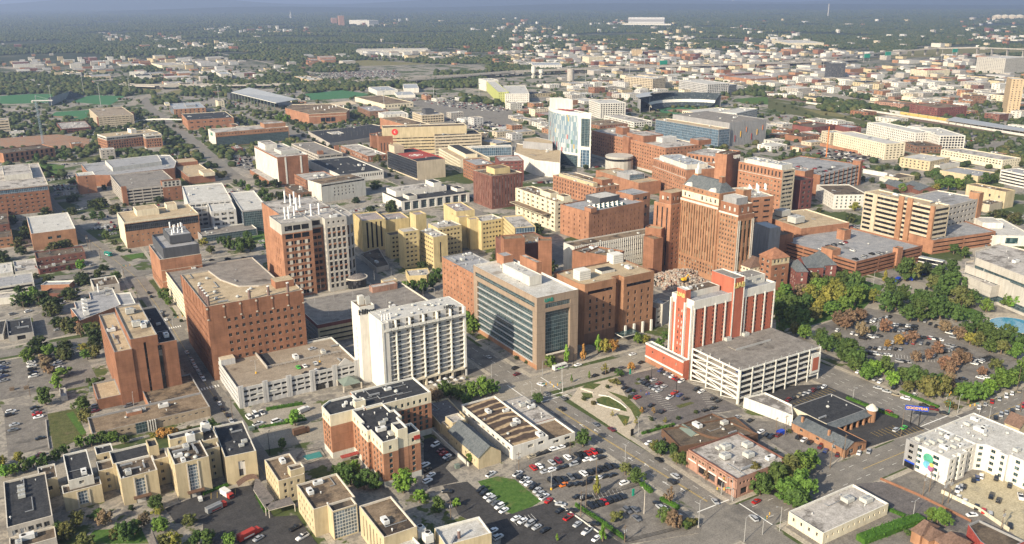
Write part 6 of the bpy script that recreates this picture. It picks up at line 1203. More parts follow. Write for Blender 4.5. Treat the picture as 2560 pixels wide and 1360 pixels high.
# white apartments, lower right
az=[p(3.6,3.0,1.9,1.7,nz=4,g=GTEAL,each=True,side=1.5,top=.4,bot=.6)]
for nm_,c_q in(('green',(.07,.3,.2)),('blue',(.12,.35,.5)),('plum',(.3,.1,.22)),('gold',(.5,.4,.12))):plain('mural_'+nm_,c_q,.8,var=.3)
def apartments():
 h=12.8;f=at('a3',1345,735,h);l=at('a3',1025,590,h);k0=at('a3',1430,365,h);x0_,y0_=f.x,f.y;yl=l.y
 n1=at('a3',1140,635,h)
 xi=at('a3',1585,612,h).x;ys=at('a3',2000,790,h).y;xe=max(xi+14,at('a3',1500,380,h).x)
 B=[dict(poly=[Vc(c)for c in((x0_,y0_),(x0_+5,y0_),(x0_+5,y0_+1.6),(x0_+8,y0_+1.6),(x0_+8,y0_+.2),(x0_+13,y0_+.2),(x0_+13,y0_+2),(xi-3,y0_+2),(xi-3,yl),(x0_,yl))],h=h,wall='white',roof=MEMB,cap=WTRIM,F=az,Lf=[p(7,3,2.8,1.7,nz=4,z0=0,g=GTEAL,side=2,each=True)],par=.5,eq=16,eqs=('air_unit','fan_unit','vent')),
dict(poly=[Vc(c)for c in((xi,ys),(xe,ys),(xe,yl),(xi-2.98,yl),(xi-2.98,y0_+2.1),(xi,y0_-1),(xi,y0_-7),(xi-1.4,y0_-7),(xi-1.4,y0_-11),(xi,y0_-11))],h=h,wall='white',roof=MEMB,cap=WTRIM,Lf=az,F=az,par=.5,eq=24,eqs=('air_unit','fan_unit','vent'))]
 g1=dict(poly=[Vc((x0_-.3,yl-5.5)),Vc((x0_+2,yl-5.5)),Vc((x0_+2,yl+.3)),Vc((x0_-.3,yl+.3))],h=h+.4,wall='grey',roof=MEMB,cap=GTRIM,Lf=[p(5,3,2,1.7,nz=4,g=GTEAL,each=True)],par=.4)
 def post(bl,bs):
  mb=MB();yy=yl-11.5;X=x0_-.12  # abstract round mural
  for(cy,cz,rad,m_)in((yy+.6,8.6,2.4,'mural_green'),(yy+.9,5.6,1.8,'mural_blue'),(yy-1.2,4.7,1.5,'mural_plum'),(yy-1.3,6.4,1.0,'mural_gold')):
   X-=.012
   for k in range(16):
    t0,t1=2*math.pi*k/16,2*math.pi*(k+1)/16;mb.face([(X,cy,cz),(X,cy-rad*math.cos(t0),cz+rad*math.sin(t0)),(X,cy-rad*math.cos(t1),cz+rad*math.sin(t1))],m_)
  mb.build('mural',bl.root);mb=MB();mb.box(x0_-.45,yl-5.2,.2,x0_-.32,yl-.4,2.8,GBLACK);mb.box(x0_-.5,yl-5.2,2.8,x0_-.32,yl-.4,3.5,'blue');mb.build('shop_front',bl.root)
 bd('white_apartment_building','white four storey apartments with teal windows and a round mural on the west wall',B+[g1],post=post)
apartments()
# brown hipped roofs at the very bottom
for k,(F,L,R,h,rs)in enumerate((((1190,1330),(1060,1260),(1330,1290),4.5,2.6),((1330,1390),(1250,1320),(1500,1340),5,3.0),((1130,1290),(1140,1215),(1290,1240),5.5,3.2))):
 gable('brown_roofed_house',('brown hipped roof house with pale gable at the lower right edge','brown shingled hall beside the dark flat roof at the bottom edge','brown shingled house north of its twin at the bottom right')[k],'a3',F,L,R,h,rs,BRUST,'shingle_brown',hip=.25,snap=9)
bd('dark_flat_building','dark brown flat roof with red trim at the lower right edge',[KP('a3',[(1480,1215),(1560,1180),(1900,1340),(1700,1420),(1570,1340)],5.5,'redroof',TARB,cap=GTRIM)])
gable('tan_tudor_house','tan house with steep gable and brown roof at the far right edge','a3',(1860,500),(1790,440),(1960,470),5.5,4.0,CREAMB,'shingle_brown',snap=9)
gable('spire_roof','pointed grey steeple poking up at the bottom edge','s',(372,1375),(368,1366),(396,1372),13,8.0,'stone','shingle','steeple',hip=.499,over=.1)
# ground, roads, lots
m,n,pr=nodes('ground_mix',.95,.1)  # town ground: worn paving and dust with scrub, woods far out
town=ramp(n,pos_noise(n,0.03,6,.7),[(0.36,(.13,.125,.115)),(0.44,(.21,.195,.17)),(.5,(.32,.29,.245)),(.54,(.18,.17,.155)),(0.62,(.37,.335,.28))])
grs=ramp(n,pos_noise(n,0.2,4,.7),[(0.3,(.045,.065,.022)),(0.7,(.085,.105,.04))])
sel=ramp(n,pos_noise(n,0.014,6,.7),[(0.5,(0,0,0)),(0.53,(1,1,1))])
g=N(n,'ShaderNodeNewGeometry');ln=N(n,'ShaderNodeVectorMath',operation='LENGTH');n.links.new(g.outputs['Position'],ln.inputs[0])
far=N(n,'ShaderNodeMapRange');far.inputs[1].default_value=2600;far.inputs[2].default_value=3600;n.links.new(ln.outputs['Value'],far.inputs[0])
woods=ramp(n,pos_noise(n,0.004,8,.75),[(0.35,(.02,.03,.016)),(0.55,(.04,.05,.026)),(0.66,(.12,.11,.075))])
n.links.new(mix(n,far.outputs[0],mix(n,sel,town,grs),woods),pr.inputs['Base Color']);MATS['ground_mix']=m
roofmat('asphalt',(.175,.163,.145),(.24,.222,.195),(.13,.122,.112),.57,.03);roofmat('asphalt_warm',(.27,.243,.198),(.32,.29,.24),(.19,.175,.15),.6,.03)
roofmat('asphalt_dark',(.048,.047,.048),(.07,.068,.068),(.095,.09,.085),.64,.05);roofmat(ALOT,(.155,.143,.128),(.225,.207,.183),(.10,.093,.085),.55,.05);roofmat('asphalt_mauve',(.115,.105,.102),(.16,.147,.14),(.085,.08,.08),.62,.06)
roofmat('sidewalk',(.33,.295,.24),(.42,.38,.31),(.22,.2,.17),.56,.08);roofmat('lawn',(.05,.105,.022),(.085,.15,.035),(.12,.13,.05),.55,.1,seams=False);roofmat('turf',(.045,.14,.06),(.065,.17,.08),(.05,.15,.06),.7,.03,seams=False)
roofmat('drygrass',(.16,.15,.06),(.22,.19,.09),(.09,.12,.04),.55,.06);roofmat('scrub',(.07,.085,.03),(.12,.12,.05),(.15,.12,.07),.57,.08);roofmat('dirt',(.23,.135,.09),(.36,.22,.145),(.26,.2,.15),.5,.09,seams=False);roofmat('plantbed',(.075,.10,.03),(.13,.135,.05),(.05,.085,.025),.5,.5,seams=False);roofmat('plaza_stone',(.42,.36,.27),(.5,.44,.34),(.34,.3,.23),.6,.1)
roofmat('deckpave',(.40,.35,.235),(.48,.42,.29),(.30,.27,.2),.56,.06);roofmat('rock',(.34,.27,.21),(.50,.41,.33),(.3,.24,.2),.5,.3);roofmat('ballast',(.15,.12,.1),(.21,.17,.14),(.11,.09,.08),.55,.1);plain('paint_white',(.72,.71,.66),.8,var=.15);plain('paint_yellow',(.55,.38,.08),.8,var=.2);roofmat('sand',(.5,.42,.3),(.6,.5,.37),(.45,.38,.28),.6,.1)
def sheetmesh(name,mb):o=mb.build(name);o['kind']='structure';return o
mb=MB();R=60000;mb.face([(-R,-2000,0),(R,-2000,0),(R,62000,0),(-R,62000,0)],'ground_mix');sheetmesh('ground',mb)
def ribbon(mb,pts,wd,z,mat):
 pts=[Vc(q)for q in pts];L_,R_=[],[]
 for i,q in enumerate(pts):
  d=(pts[min(i+1,len(pts)-1)]-pts[max(i-1,0)]).normalized();nn=Vc((-d.y,d.x))*wd/2;L_.append(q+nn);R_.append(q-nn)
 for i in range(len(pts)-1):mb.face([(*R_[i],z),(*R_[i+1],z),(*L_[i+1],z),(*L_[i],z)],mat)
ROADS=[('road',[(232,100),(230,226),(226,290),(224,335),(222,420),(224,520),(231,690),(240,1076),(250,1262),(262,1510),(272,1814),(300,2100)],17,'asphalt'),
('road',[(640,345),(520,350),(390,352),(300,355),(227,358),(150,366),(95,374),(20,388),(-60,400)],19,'asphalt_warm'),
('road',[(640,205),(560,207),(387,209),(300,209),(240,209),(100,209),(-60,212)],18,'asphalt'),
('road',[(366,60),(374,210),(374,300),(376,420),(384,600),(396,900),(420,1500)],22,'asphalt'),
('road',[(79,340),(78,461),(79,573),(76,680),(66,760),(53,850),(40,1000),(20,1400)],12.5,'asphalt'),
('road',[(-80,566),(7,562),(79,556),(150,548),(224,545),(384,552),(560,570)],12.5,'asphalt'),
('road',[(-80,724),(14,712),(53,705),(82,689),(166,683),(231,676),(390,690),(560,720)],12.5,'asphalt'),
('road',[(-60,1010),(120,1000),(243,1010),(410,1020),(760,1080)],14,'asphalt'),('road',[(395,1600),(404,1161),(403,1248)],14,'asphalt'),
('road',[(530,120),(532,209),(560,350),(590,520),(640,720),(760,1300)],15,'asphalt'),('road',[(720,330),(780,520),(860,800),(960,1200)],14,'asphalt'),
('road',[(560,570),(780,600),(1000,640),(1300,700)],13,'asphalt')]
mk=MB()
for k,(nm,pts,wd,mt)in enumerate(ROADS):
 mb=MB();ribbon(mb,pts,wd,0.05+.004*k,mt);sheetmesh('road',mb)
def dashes(pts,off,mat='paint_white',dash=3,gap=6,wd=.16,z=.12,s0=0,s1=9999):
 pts=[Vc(q)for q in pts];s=0
 for a,b in zip(pts,pts[1:]):
  d=(b-a);L_=d.length;d.normalize();nn=Vc((-d.y,d.x));t=0
  while t<L_-dash:
   if s0<=s+t<=s1:mk.obox(a+nn*off,d,nn,t,-wd/2,z-.01,t+dash,wd/2,z,mat)
   t+=dash+gap
  s+=L_
for nm,pts,wd,mt in ROADS[:1]:
 dashes(pts[1:4],0.25,'paint_yellow',8,.01,.16);dashes(pts[1:4],-.25,'paint_yellow',8,.01,.16);dashes(pts[1:6],4.1);dashes(pts[1:6],-4.1)
for off in(4.4,-4.4):dashes(ROADS[1][1][1:6],off);dashes(ROADS[2][1][:5],off);dashes(ROADS[3][1][1:4],off)
dashes(ROADS[2][1][1:4],0,'paint_yellow',8,.01,.2);dashes(ROADS[4][1],.1,'paint_yellow',8,.5,.15);dashes(ROADS[3][1][1:4],0)
def bars(x0,y0,x1,y1,n,horiz):
 for k in range(n):
  if horiz:x=x0+(x1-x0)*(k+.5)/n;mk.box(x-.3,y0,.12,x+.3,y1,.13,'paint_white')
  else:y=y0+(y1-y0)*(k+.5)/n;mk.box(x0,y-.3,.12,x1,y+.3,.13,'paint_white')
bars(72.5,553,84.5,556,9,True);bars(68,556+7,71,569,7,False);bars(71,448,84,451,9,True)
for(x0,y0,x1,y1)in((221,340,240,340.5),(221,222,240,222.5),(364,220,386,220.5),(238,347,238.5,366),(217,349,217.5,367),(240,200,240.5,218),(364,200,364.4,218),(389,200,389.4,218),(238,343.6,217,344.1)):mk.box(min(x0,x1),y0,.12,max(x0,x1),y1,.13,'paint_white')
def arrow(x,y,d):
 mk.box(x-.12,y-1.6,.12,x+.12,y+.8,.13,'paint_white');mk.face([(x-.5,y+.8,.13),(x+.5,y+.8,.13),(x,y+1.9,.13)],'paint_white');mk.box(x+(.12 if d>0 else-1.2),y+.2,.121,x+(1.2 if d>0 else-.12),y+.5,.131,'paint_white')
for y in(262,238,300):arrow(227.5,y,-1);arrow(224.5,y+8,1)
# lots, pads and lawns on a 12 cm kerb
LOTS=[]
def lot(t,pts,mat,z=.13,name='parking_lot',kerb=True):
 poly=[at(t,x,y)for x,y in pts];area=sum(poly[k].x*poly[(k+1)%len(poly)].y-poly[(k+1)%len(poly)].x*poly[k].y for k in range(len(poly)))
 if area<0:poly=poly[::-1]
 mb=MB();mb.prism(poly,0,z,'sidewalk' if mat not in('lawn','turf')else mat,mat);o=sheetmesh(name,mb);LOTS.append(poly);return poly
def pave(x0,y0,x1,y1,mat='block_ground',z=.12,name='sidewalk'):
 mb=MB();mb.prism([Vc(c)for c in((x0,y0),(x1,y0),(x1,y1),(x0,y1))],0,z,'sidewalk');mb.face([(x0+2.6,y0+2.6,z+.012),(x1-2.6,y0+2.6,z+.012),(x1-2.6,y1-2.6,z+.012),(x0+2.6,y1-2.6,z+.012)],mat);sheetmesh(name,mb)
m,n,pr=nodes('block_ground',.95,.1);a_=ramp(n,pos_noise(n,.06,6,.72),[(.38,(.14,.13,.118)),(.46,(.22,.2,.172)),(.5,(.33,.3,.25)),(.56,(.18,.167,.148)),(.62,(.27,.245,.21))]);b_=ramp(n,pos_noise(n,.3,4,.7),[(.35,(.05,.075,.022)),(.65,(.11,.12,.045))]);sl=ramp(n,pos_noise(n,.028,5,.7),[(.55,(0,0,0)),(.57,(1,1,1))]);n.links.new(mix(n,sl,a_,b_),pr.inputs['Base Color']);MATS['block_ground']=m
# pavements along the blocks
for(x0,y0,x1,y1)in((85.5,219,219,345),(236,219,362.5,344.5),(387,219,520,341),(88,383,217,545),(233,369,362,540),(388,364,548,545),(-60,219,71,383),(-60,408,71,553),(-60,573,69,700),(86.5,565,222,676),(86,90,222,199),(241,80,357,199),(383,80,523,196),(240,700,384,1000),(92,700,224,1000),(240,563,376,672)):
 pave(x0,y0,x1,y1,'block_ground' if y0>200 else ALOT)
lot('a2',[(0,880),(30,770),(480,640),(600,680),(1060,960),(960,1010),(700,1020),(300,1060)],ALOT,.16)
lot('a2',[(470,1060),(980,930),(1400,1230),(1390,1280),(820,1370),(480,1080)],ALOT,.165)
lot('a2',[(-60,1150),(310,1040),(830,1370),(820,1500),(-100,1500)],'asphalt_dark',.17);lot('a1',[(1380,930),(1560,900),(1892,1180),(1892,1360),(1740,1275),(1500,1150)],'asphalt_dark',.172)
lot('a1',[(1240,590),(1300,570),(1480,700),(1400,800),(1500,900),(1280,950),(1240,880)],'asphalt_dark',.168)
lot('a2',[(780,130),(1080,60),(1700,360),(1480,400),(1230,480),(1060,440),(930,330),(830,220)],'asphalt_mauve',.16)
lot('a2',[(940,590),(1220,490),(1260,620),(1000,640)],'asphalt_mauve',.162)
lot('a2',[(1230,480),(1490,390),(1892,560),(1892,800),(1760,700),(1300,650)],ALOT,.158)
lot('a2',[(430,290),(500,200),(760,130),(880,330),(940,420),(880,560),(870,590)],'plaza_stone',.155,'plaza')
lot('a3',[(0,200),(400,180),(740,320),(1160,510),(700,660),(160,440),(-100,300)],'asphalt_dark',.16)
lot('a3',[(-300,430),(160,470),(560,700),(330,860),(160,700),(-60,560)],ALOT,.159)
lot('b3',[(340,940),(740,800),(1100,880),(1660,1130),(1892,1180),(1892,1340),(1500,1420),(560,1180)],ALOT,.16)
lot('a3',[(640,920),(840,900),(1500,1190),(1400,1270),(1000,1180),(860,1090)],'asphalt_mauve',.16)
lot('a3',[(1340,940),(1600,820),(1892,940),(1892,1360),(1780,1260),(1500,1080)],'deckpave',.165)
lot('a3',[(860,1090),(960,1170),(620,1320),(410,1380)],ALOT,.161)
lot('a0',[(0,330),(230,340),(350,360),(370,640),(60,720),(30,400)],ALOT,.16);lot('b0',[(0,1190),(420,1140),(620,1130),(740,1360),(0,1480)],ALOT,.16)
lot('b0',[(240,860),(430,780),(480,1000),(270,1050)],ALOT,.16);lot('a0',[(690,340),(1050,260),(1140,320),(700,380)],ALOT,.163)
lot('a0',[(1220,1100),(1500,990),(1892,920),(1892,1200),(1300,1210)],'asphalt_dark',.16);lot('a0',[(1500,1100),(1892,1150),(1892,1400),(1500,1400)],'asphalt_dark',.161)
lot('a1',[(-20,930),(130,1160),(300,1150),(430,1330),(500,1420),(-60,1420)],'asphalt_dark',.162);lot('a1',[(-60,440),(-20,370),(480,320),(500,420),(120,500)],'asphalt_warm',.164)
lot('c1',[(1100,230),(1560,260),(1892,300),(1892,460),(1400,410),(1240,300)],'asphalt',.16);lot('c1',[(480,50),(900,10),(1080,40),(1040,70),(700,80)],'asphalt',.17)
lot('c3',[(250,640),(420,580),(980,670),(700,700)],ALOT,.16);lot('b3',[(1450,280),(1600,330),(1780,400),(1500,440)],'sidewalk',.16)
lot('c3',[(270,190),(430,180),(850,260),(780,280),(400,230)],'asphalt_warm',.17);lot('c0',[(1700,640),(1892,660),(1892,780),(1760,740)],'asphalt',.16)
lot('b3',[(1000,590),(1200,620),(1300,720),(1100,700),(960,640)],'asphalt_warm',.165)
for t,pts,mt in(('a2',[(-252,900),(-110,862),(20,885),(110,960),(215,1045),(150,1085),(0,1140),(-80,1110)],'lawn'),('a0',[(350,400),(560,360),(640,560),(400,680)],'scrub'),('a0',[(490,400),(540,380),(640,540),(600,560)],'lawn'),('a0',[(700,1260),(1040,1240),(1100,1360),(600,1360)],'lawn'),
('b0',[(920,410),(1060,390),(1060,420),(980,440)],'lawn'),('b1',[(0,220),(80,240),(90,380),(0,300)],'lawn'),('b0',[(1830,240),(1892,230),(1892,330),(1860,280)],'lawn'),('c0',[(80,700),(560,700),(760,680),(750,640),(480,690)],'scrub'),('c0',[(80,750),(220,690),(260,780),(440,800),(480,720),(300,700)],'lawn'),
('d0',[(0,1040),(480,1030),(560,940),(300,940),(0,960)],'turf'),('d0',[(700,1020),(1100,1050),(1260,960),(900,950)],'turf'),('d0',[(480,1170),(880,1200),(890,1100),(560,1120)],'turf'),('d1',[(490,940),(860,900),(1130,940),(1000,980),(540,1000)],'turf'),('d1',[(745,1030),(950,1005),(1010,1040),(800,1060)],'sand'),
('d0',[(1230,840),(1640,840),(1600,930),(1440,930)],'drygrass'),('d0',[(1500,1000),(1800,880),(1880,920),(1600,990)],'drygrass'),('d1',[(580,640),(1100,600),(1780,640),(1100,660)],'drygrass'),('d3',[(0,1010),(500,1060),(1892,1300),(2560,1380),(2560,1300),(1500,1180),(700,1080),(0,980)],'scrub'),
('c2',[(1640,230),(1892,210),(1892,270),(1700,260)],'lawn'),('c3',[(0,240),(300,300),(760,400),(700,420),(200,350),(0,300)],'scrub'),('c3',[(250,300),(500,330),(640,370),(400,350)],'drygrass'),('b3',[(60,700),(480,560),(720,600),(860,640),(700,810),(350,920),(60,960)],'lawn'),('b3',[(1250,700),(1650,860),(1400,900),(1200,760)],'lawn'),
('a2',[(620,290),(700,260),(840,350),(850,385),(640,330)],'plantbed'),('a2',[(515,205),(570,170),(660,180),(600,220)],'plantbed'),('a2',[(510,240),(590,250),(600,280),(540,290)],'plantbed'),('a2',[(770,400),(870,420),(850,480),(830,490)],'plantbed'),('a2',[(700,228),(850,275),(965,385),(920,450),(880,370),(800,290)],'plantbed'),('a2',[(1210,340),(1320,310),(1350,320),(1240,360)],'scrub'),('a2',[(900,170),(1030,145),(1000,170),(920,185)],'scrub'),
('c0',[(0,520),(420,490),(660,520),(660,580),(400,600),(0,600)],'dirt'),('d3',[(1000,590),(1600,470),(2560,500),(2560,540),(1800,560)],'drygrass')):
 lot(t,pts,mt,.19 if mt!='scrub' else.18,{'lawn':'lawn','turf':'sports_field','sand':'sand_court','plantbed':'planting_bed','dirt':'earthworks'}.get(mt,'rough_ground'))
lot('d0',[(500,1160),(800,1170),(720,1180),(520,1175)],'dirt',.2,'infield')
# fountain pool
q=at('b3',1820,930);mb=MB();mb.cyl(q.x,q.y,0,.25,24,24,'sidewalk',40);mb.cyl(q.x,q.y,.25,.55,14.5,14.5,STRIM,40);mb.cyl(q.x,q.y,.55,.6,13.8,13.8,'water',40);o=mb.build('fountain');tag(o,'round blue fountain pool on a paved circle in front of the library','fountain')
mb=MB();pl=[at('a1',x,y)for x,y in((340,715),(470,680),(495,720),(380,745))];mb.prism(pl,.1,.35,STRIM,'pool');tag(mb.build('swimming_pool'),'small green swimming pool beside the residence hotel','pool')
# painted bays
def bays(t,a,b,n,depth,ang=90,mat='paint_white',z=.18):
 A_=at(t,*a);B_=at(t,*b);d=(B_-A_).normalized();L_=(B_-A_).length;nn=Vc((-d.y,d.x));
 for k in range(n+1):mk.obox(A_,d,nn,k*L_/n-.06,0,z,k*L_/n+.06,depth,z+.012,mat)
bays('a2',(1500,430),(1330,170),16,-5);bays('a2',(1150,380),(930,170),16,-5,z=.2);bays('a3',(900,540),(1090,495),7,-5,mat='paint_yellow',z=.2);bays('a3',(820,570),(980,520),6,5,mat='paint_yellow',z=.2);bays('a3',(160,330),(440,210),12,-5,mat='paint_yellow',z=.2)
bays('b3',(740,920),(1100,1000),18,5,z=.2);bays('b3',(900,1160),(1300,1210),18,5,z=.2);bays('a2',(560,1040),(830,1000),9,5,z=.2);bays('a2',(0,1180),(140,1140),6,-5,z=.2);bays('a0',(1560,1030),(1740,1000),4,5,mat='paint_yellow',z=.19)
sheetmesh('road_marking',mk)
# railway
def rail(pts,wd,z,mat,name):mb=MB();ribbon(mb,pts,wd,z,mat);sheetmesh(name,mb)
RP=[at('c3',x,y)for x,y in((-700,110),(0,205),(600,292),(1200,395),(1892,492),(2300,545))]
rail([(q.x,q.y)for q in RP],38,.25,'ballast','railway_bed');mb=MB()
for off in(-12,-7,-2,3,8,13):
 for a,b in zip(RP,RP[1:]):
  d=(b-a);L_=d.length;d.normalize();nn=Vc((-d.y,d.x))
  for s_ in(-.75,.75):mb.obox(a+nn*(off+s_),d,nn,0,-.12,.25,L_,.12,.42,'brown')
sheetmesh('railway_track',mb)
wl=[at('c3',x,y)for x,y in((280,262),(760,325),(1250,400),(1892,505))];mb=MB()
for a,b in zip(wl,wl[1:]):d=(b-a).normalized();mb.obox(a,d,Vc((-d.y,d.x)),0,0,0,(b-a).length,1,3.5,OFFW)
tag(mb.build('retaining_wall'),'long pale retaining wall below the railway tracks','wall')
# goods train
a=at('c3',790,318);b=at('c3',1892,486);d=(b-a).normalized();nn=Vc((-d.y,d.x));L_=(b-a).length;nC=15;cl=L_/nC
for k in range(nC):
 col,cn=(('unit','silver grey')if k<3 else('gold_car','yellow')if k<9 else('unit','grey')if k in(10,12,13)else('gold_car','yellow'))
 if 'gold_car' not in MATS:plain('gold_car',(.55,.38,.12),.7)
 t0=a+d*(k*cl);rc=empty('rail_wagon',(t0 .x,t0 .y,.4),'%s covered rail wagon, %s in the long train by the platform'%(cn,('first','second','third','fourth','fifth','sixth','seventh','eighth','ninth','tenth','eleventh','twelfth','thirteenth','fourteenth','fifteenth')[k]),'rail wagon','wagons of the goods train')
 mb=MB();mb.obox(t0,d,nn,.6,-1.6,1.5,cl-.6,1.6,6.0,col,'unit');mb.build('body',rc)
 for s_ in(.16,.84):mb=MB();mb.obox(t0,d,nn,cl*s_-1.5,-1.3,.42,cl*s_+1.5,1.3,1.49,'black');mb.build('bogie',rc)
q=[at('c3',x,y,6)for x,y in((1310,385),(1892,470),(1892,445),(1380,362))];pf=empty('platform_roof',(q[0].x,q[0].y,0),'long grey station platform roof behind the goods train','platform roof');mb=MB();mb.prism(q,5.6,6.2,'grey','metal_roof');mb.build('roof',pf)
for k in range(10):c=q[0].lerp(q[1],(k+.5)/10);mb=MB();mb.box(c.x-.3,c.y,0,c.x+.3,c.y+.6,5.6,'grey');mb.build('post',pf)
# elevated motorways
def viaduct(label,pts,wd,z,mat=CONC,piers=60):
 V_=[(Vc((at(t,x,y,zz).x,at(t,x,y,zz).y)),zz)for t,x,y,zz in pts];o=empty('viaduct',(*V_[0][0],0),label,'viaduct');mb=MB()
 for(a,za),(b,zb)in zip(V_,V_[1:]):
  d=(b-a);L_=d.length;d.normalize();nn=Vc((-d.y,d.x))*wd/2
  for s_,hgt in((1,1.4),(-1,1.4)):mb.face([(*(a+nn*s_),za-1.8),(*(b+nn*s_),zb-1.8),(*(b+nn*s_),zb+hgt),(*(a+nn*s_),za+hgt)],mat)
  mb.face([(*(a-nn),za),(*(b-nn),zb),(*(b+nn),zb),(*(a+nn),za)],'asphalt_warm');mb.face([(*(a+nn),za-1.8),(*(b+nn),zb-1.8),(*(b-nn),zb-1.8),(*(a-nn),za-1.8)],mat)
 mb.build('deck',o)
 for(a,za),(b,zb)in zip(V_,V_[1:]):
  n_=max(1,int((b-a).length/piers))
  for k in range(n_):
   t=k/n_;c=a.lerp(b,t);zz=za+(zb-za)*t
   if zz>5:mb=MB();mb.box(c.x-wd*.3,c.y-1,0,c.x+wd*.3,c.y+1,zz-1.8,mat);mb.build('pier',o)
 return V_
viaduct('far elevated motorway running from the silos past the green sign',[('d1',1500,800,9),('d2',0,715,12),('d2',900,678,12),('d2',1700,655,12),('d2',2560,630,10),('d3',300,622,9),('d3',900,590,9)],34,12)
viaduct('upper motorway flyover curving along the far right skyline',[('d3',150,608,12),('d3',700,572,14),('d3',1200,520,16),('d3',1700,482,22),('d3',2100,476,26),('d3',2560,492,30),('d3',2900,520,30)],16,20)
viaduct('motorway overpass with a red and white lorry at the left',[('d0',900,800,2),('d0',1300,850,5),('d0',1600,858,8),('d0',1800,852,8),('d0',2150,850,7),('d1',400,840,6),('d1',900,815,6),('d1',1500,780,8),('d1',2560,728,9)],30,8)
for pts,wd,mt in(([('d0',1300,1060),('d0',1400,980),('d0',1700,905),('d0',2300,860)],20,'asphalt_warm'),([('d0',0,670),('d0',500,720),('d0',1100,800),('d0',1600,830)],40,'asphalt_warm'),([('d3',1200,310),('d3',1300,360),('d3',1450,400),('d3',1560,440)],45,'asphalt_warm'),([('d2',370,320),('d2',430,380),('d2',520,470)],22,'asphalt_warm'),([('d2',720,400),('d2',820,450),('d2',860,480)],22,'asphalt_warm'),([('d2',1850,430),('d2',1950,480),('d2',2040,520)],22,'asphalt_warm')):
 rail([at(*q)for q in pts],wd,.3,mt,'road')
 # hills behind everything
def hills(label_,dist,h,seed,col,lo=-.35,hi=1.25):
 mb=MB();n_=160;r=random.Random(seed);ph=[(r.uniform(3,22),r.uniform(0,6.28),r.uniform(.2,1))for _ in range(7)];row=[]
 for k in range(n_+1):
  a=lo+(hi-lo)*k/n_;z=h*(.62+.38*sum(w_*math.sin(f_*a+p_)for f_,p_,w_ in ph)/2.2);row.append((math.sin(a),math.cos(a),z))
 for(a,b)in zip(row,row[1:]):
  for(d0,k0),(d1,k1)in(((0,0),(.55,.6)),((.55,.6),(1,1)),((1,1),(2,.7)),((2,.7),(3.2,0))):
   D0=dist+d0*2500;D1=dist+d1*2500;mb.face([(a[0]*D0,a[1]*D0,a[2]*k0),(b[0]*D0,b[1]*D0,b[2]*k0),(b[0]*D1,b[1]*D1,b[2]*k1),(a[0]*D1,a[1]*D1,a[2]*k1)],col)
 sheetmesh('hills',mb)
roofmat('far_woods',(.025,.035,.018),(.045,.055,.028),(.06,.065,.04),.62,.002)
hills('',14000,110,3,'far_woods');hills('',21000,330,5,'far_woods')
# trees
def crown_mesh(seed,n_cl=38,per=36,leaf=.135,tall=1.0,taper=0.0,mat='foliage',core=True):
 r=random.Random(seed);mb=MB();cl=[]
 for k in range(n_cl):
  z=r.uniform(-.75,1.0);rad=math.sqrt(max(0,1-z*z))*r.uniform(.35,1.08)*(1-taper*(z+.75)/1.75);a=r.uniform(0,6.283);cl.append((rad*math.cos(a),rad*math.sin(a),z*.85,r.uniform(.16,.36)))
 for cx,cy,cz,cr in cl:
  for _ in range(per):
   d=Vc((r.gauss(0,1),r.gauss(0,1),r.gauss(0,1))).normalized()*cr*r.uniform(.55,1.05);c=Vc((cx,cy,cz))+d
   nrm=(d.normalized()+Vc((0,0,.55))+Vc((r.uniform(-.5,.5),r.uniform(-.5,.5),r.uniform(-.5,.5)))).normalized();u_=nrm.orthogonal().normalized();v=nrm.cross(u_);t=r.uniform(0,6.28);s=leaf*r.uniform(.6,1.2)
   a=u_*math.cos(t)+v*math.sin(t);b=nrm.cross(a);P_=[c+a*s,c+b*s*.7,c-a*s,c-b*s*.7]
   mb.face([(q.x,q.y,(q.z+.9)*tall)for q in P_],mat)
 if core:  # added inner ball, stops light passing through the crown
  bm=bmesh.new();bmesh.ops.create_icosphere(bm,subdivisions=2,radius=.5)
  for v in bm.verts:v.co*=r.uniform(.75,1.05);v.co.x*=1-taper*.4;v.co.y*=1-taper*.4;v.co.z=(v.co.z+.9)*tall
  for f in bm.faces:mb.face([tuple(v.co)for v in f.verts],mat)
  bm.free()
 return mb.mesh('crown')
CROWN=[crown_mesh(k,tall=1.0+.12*(k%3))for k in range(6)]
CONE=[crown_mesh(40+k,26,26,.2,1.7,.75)for k in range(2)];SPARSE=[crown_mesh(60+k,16,16,.16,1.25,.1,core=False)for k in range(3)];BUSH=[crown_mesh(80+k,14,22,.26,.7)for k in range(2)]
mb=MB();mb.cyl(0,0,0,.45,.05,.036,'wood',7);
for k in range(4):a=k*1.6+.4;mb.tube((0,0,.4),(.13*math.cos(a),.13*math.sin(a),.72),.022,'wood',5,.008)
TRUNK=mb.mesh('trunk')
LEAF={'g':((.08,.135,.03),'green'),'d':((.05,.083,.025),'dark green'),'y':((.155,.155,.038),'yellow green'),'l':((.10,.19,.033),'bright green'),'o':((.25,.15,.05),'orange'),'r':((.14,.09,.065),'russet red'),'m':((.09,.095,.035),'olive'),'b':((.15,.115,.078),'brownish')}
NTREE=[0];TREES=[];TQ=[];LATE=[]
ORD=['first','second','third','fourth','fifth','sixth','seventh','eighth','ninth','tenth','eleventh','twelfth','thirteenth','fourteenth','fifteenth','sixteenth','seventeenth','eighteenth','nineteenth','twentieth']
def nth(k):
 if k<20:return ORD[k]
 T_={2:'twenty',3:'thirty',4:'forty',5:'fifty',6:'sixty',7:'seventy'};a,b=divmod(k+1,10)
 return(T_[a]+'-'+ORD[b-1])if b else{2:'twentieth',3:'thirtieth',4:'fortieth',5:'fiftieth',6:'sixtieth',7:'seventieth'}[a]
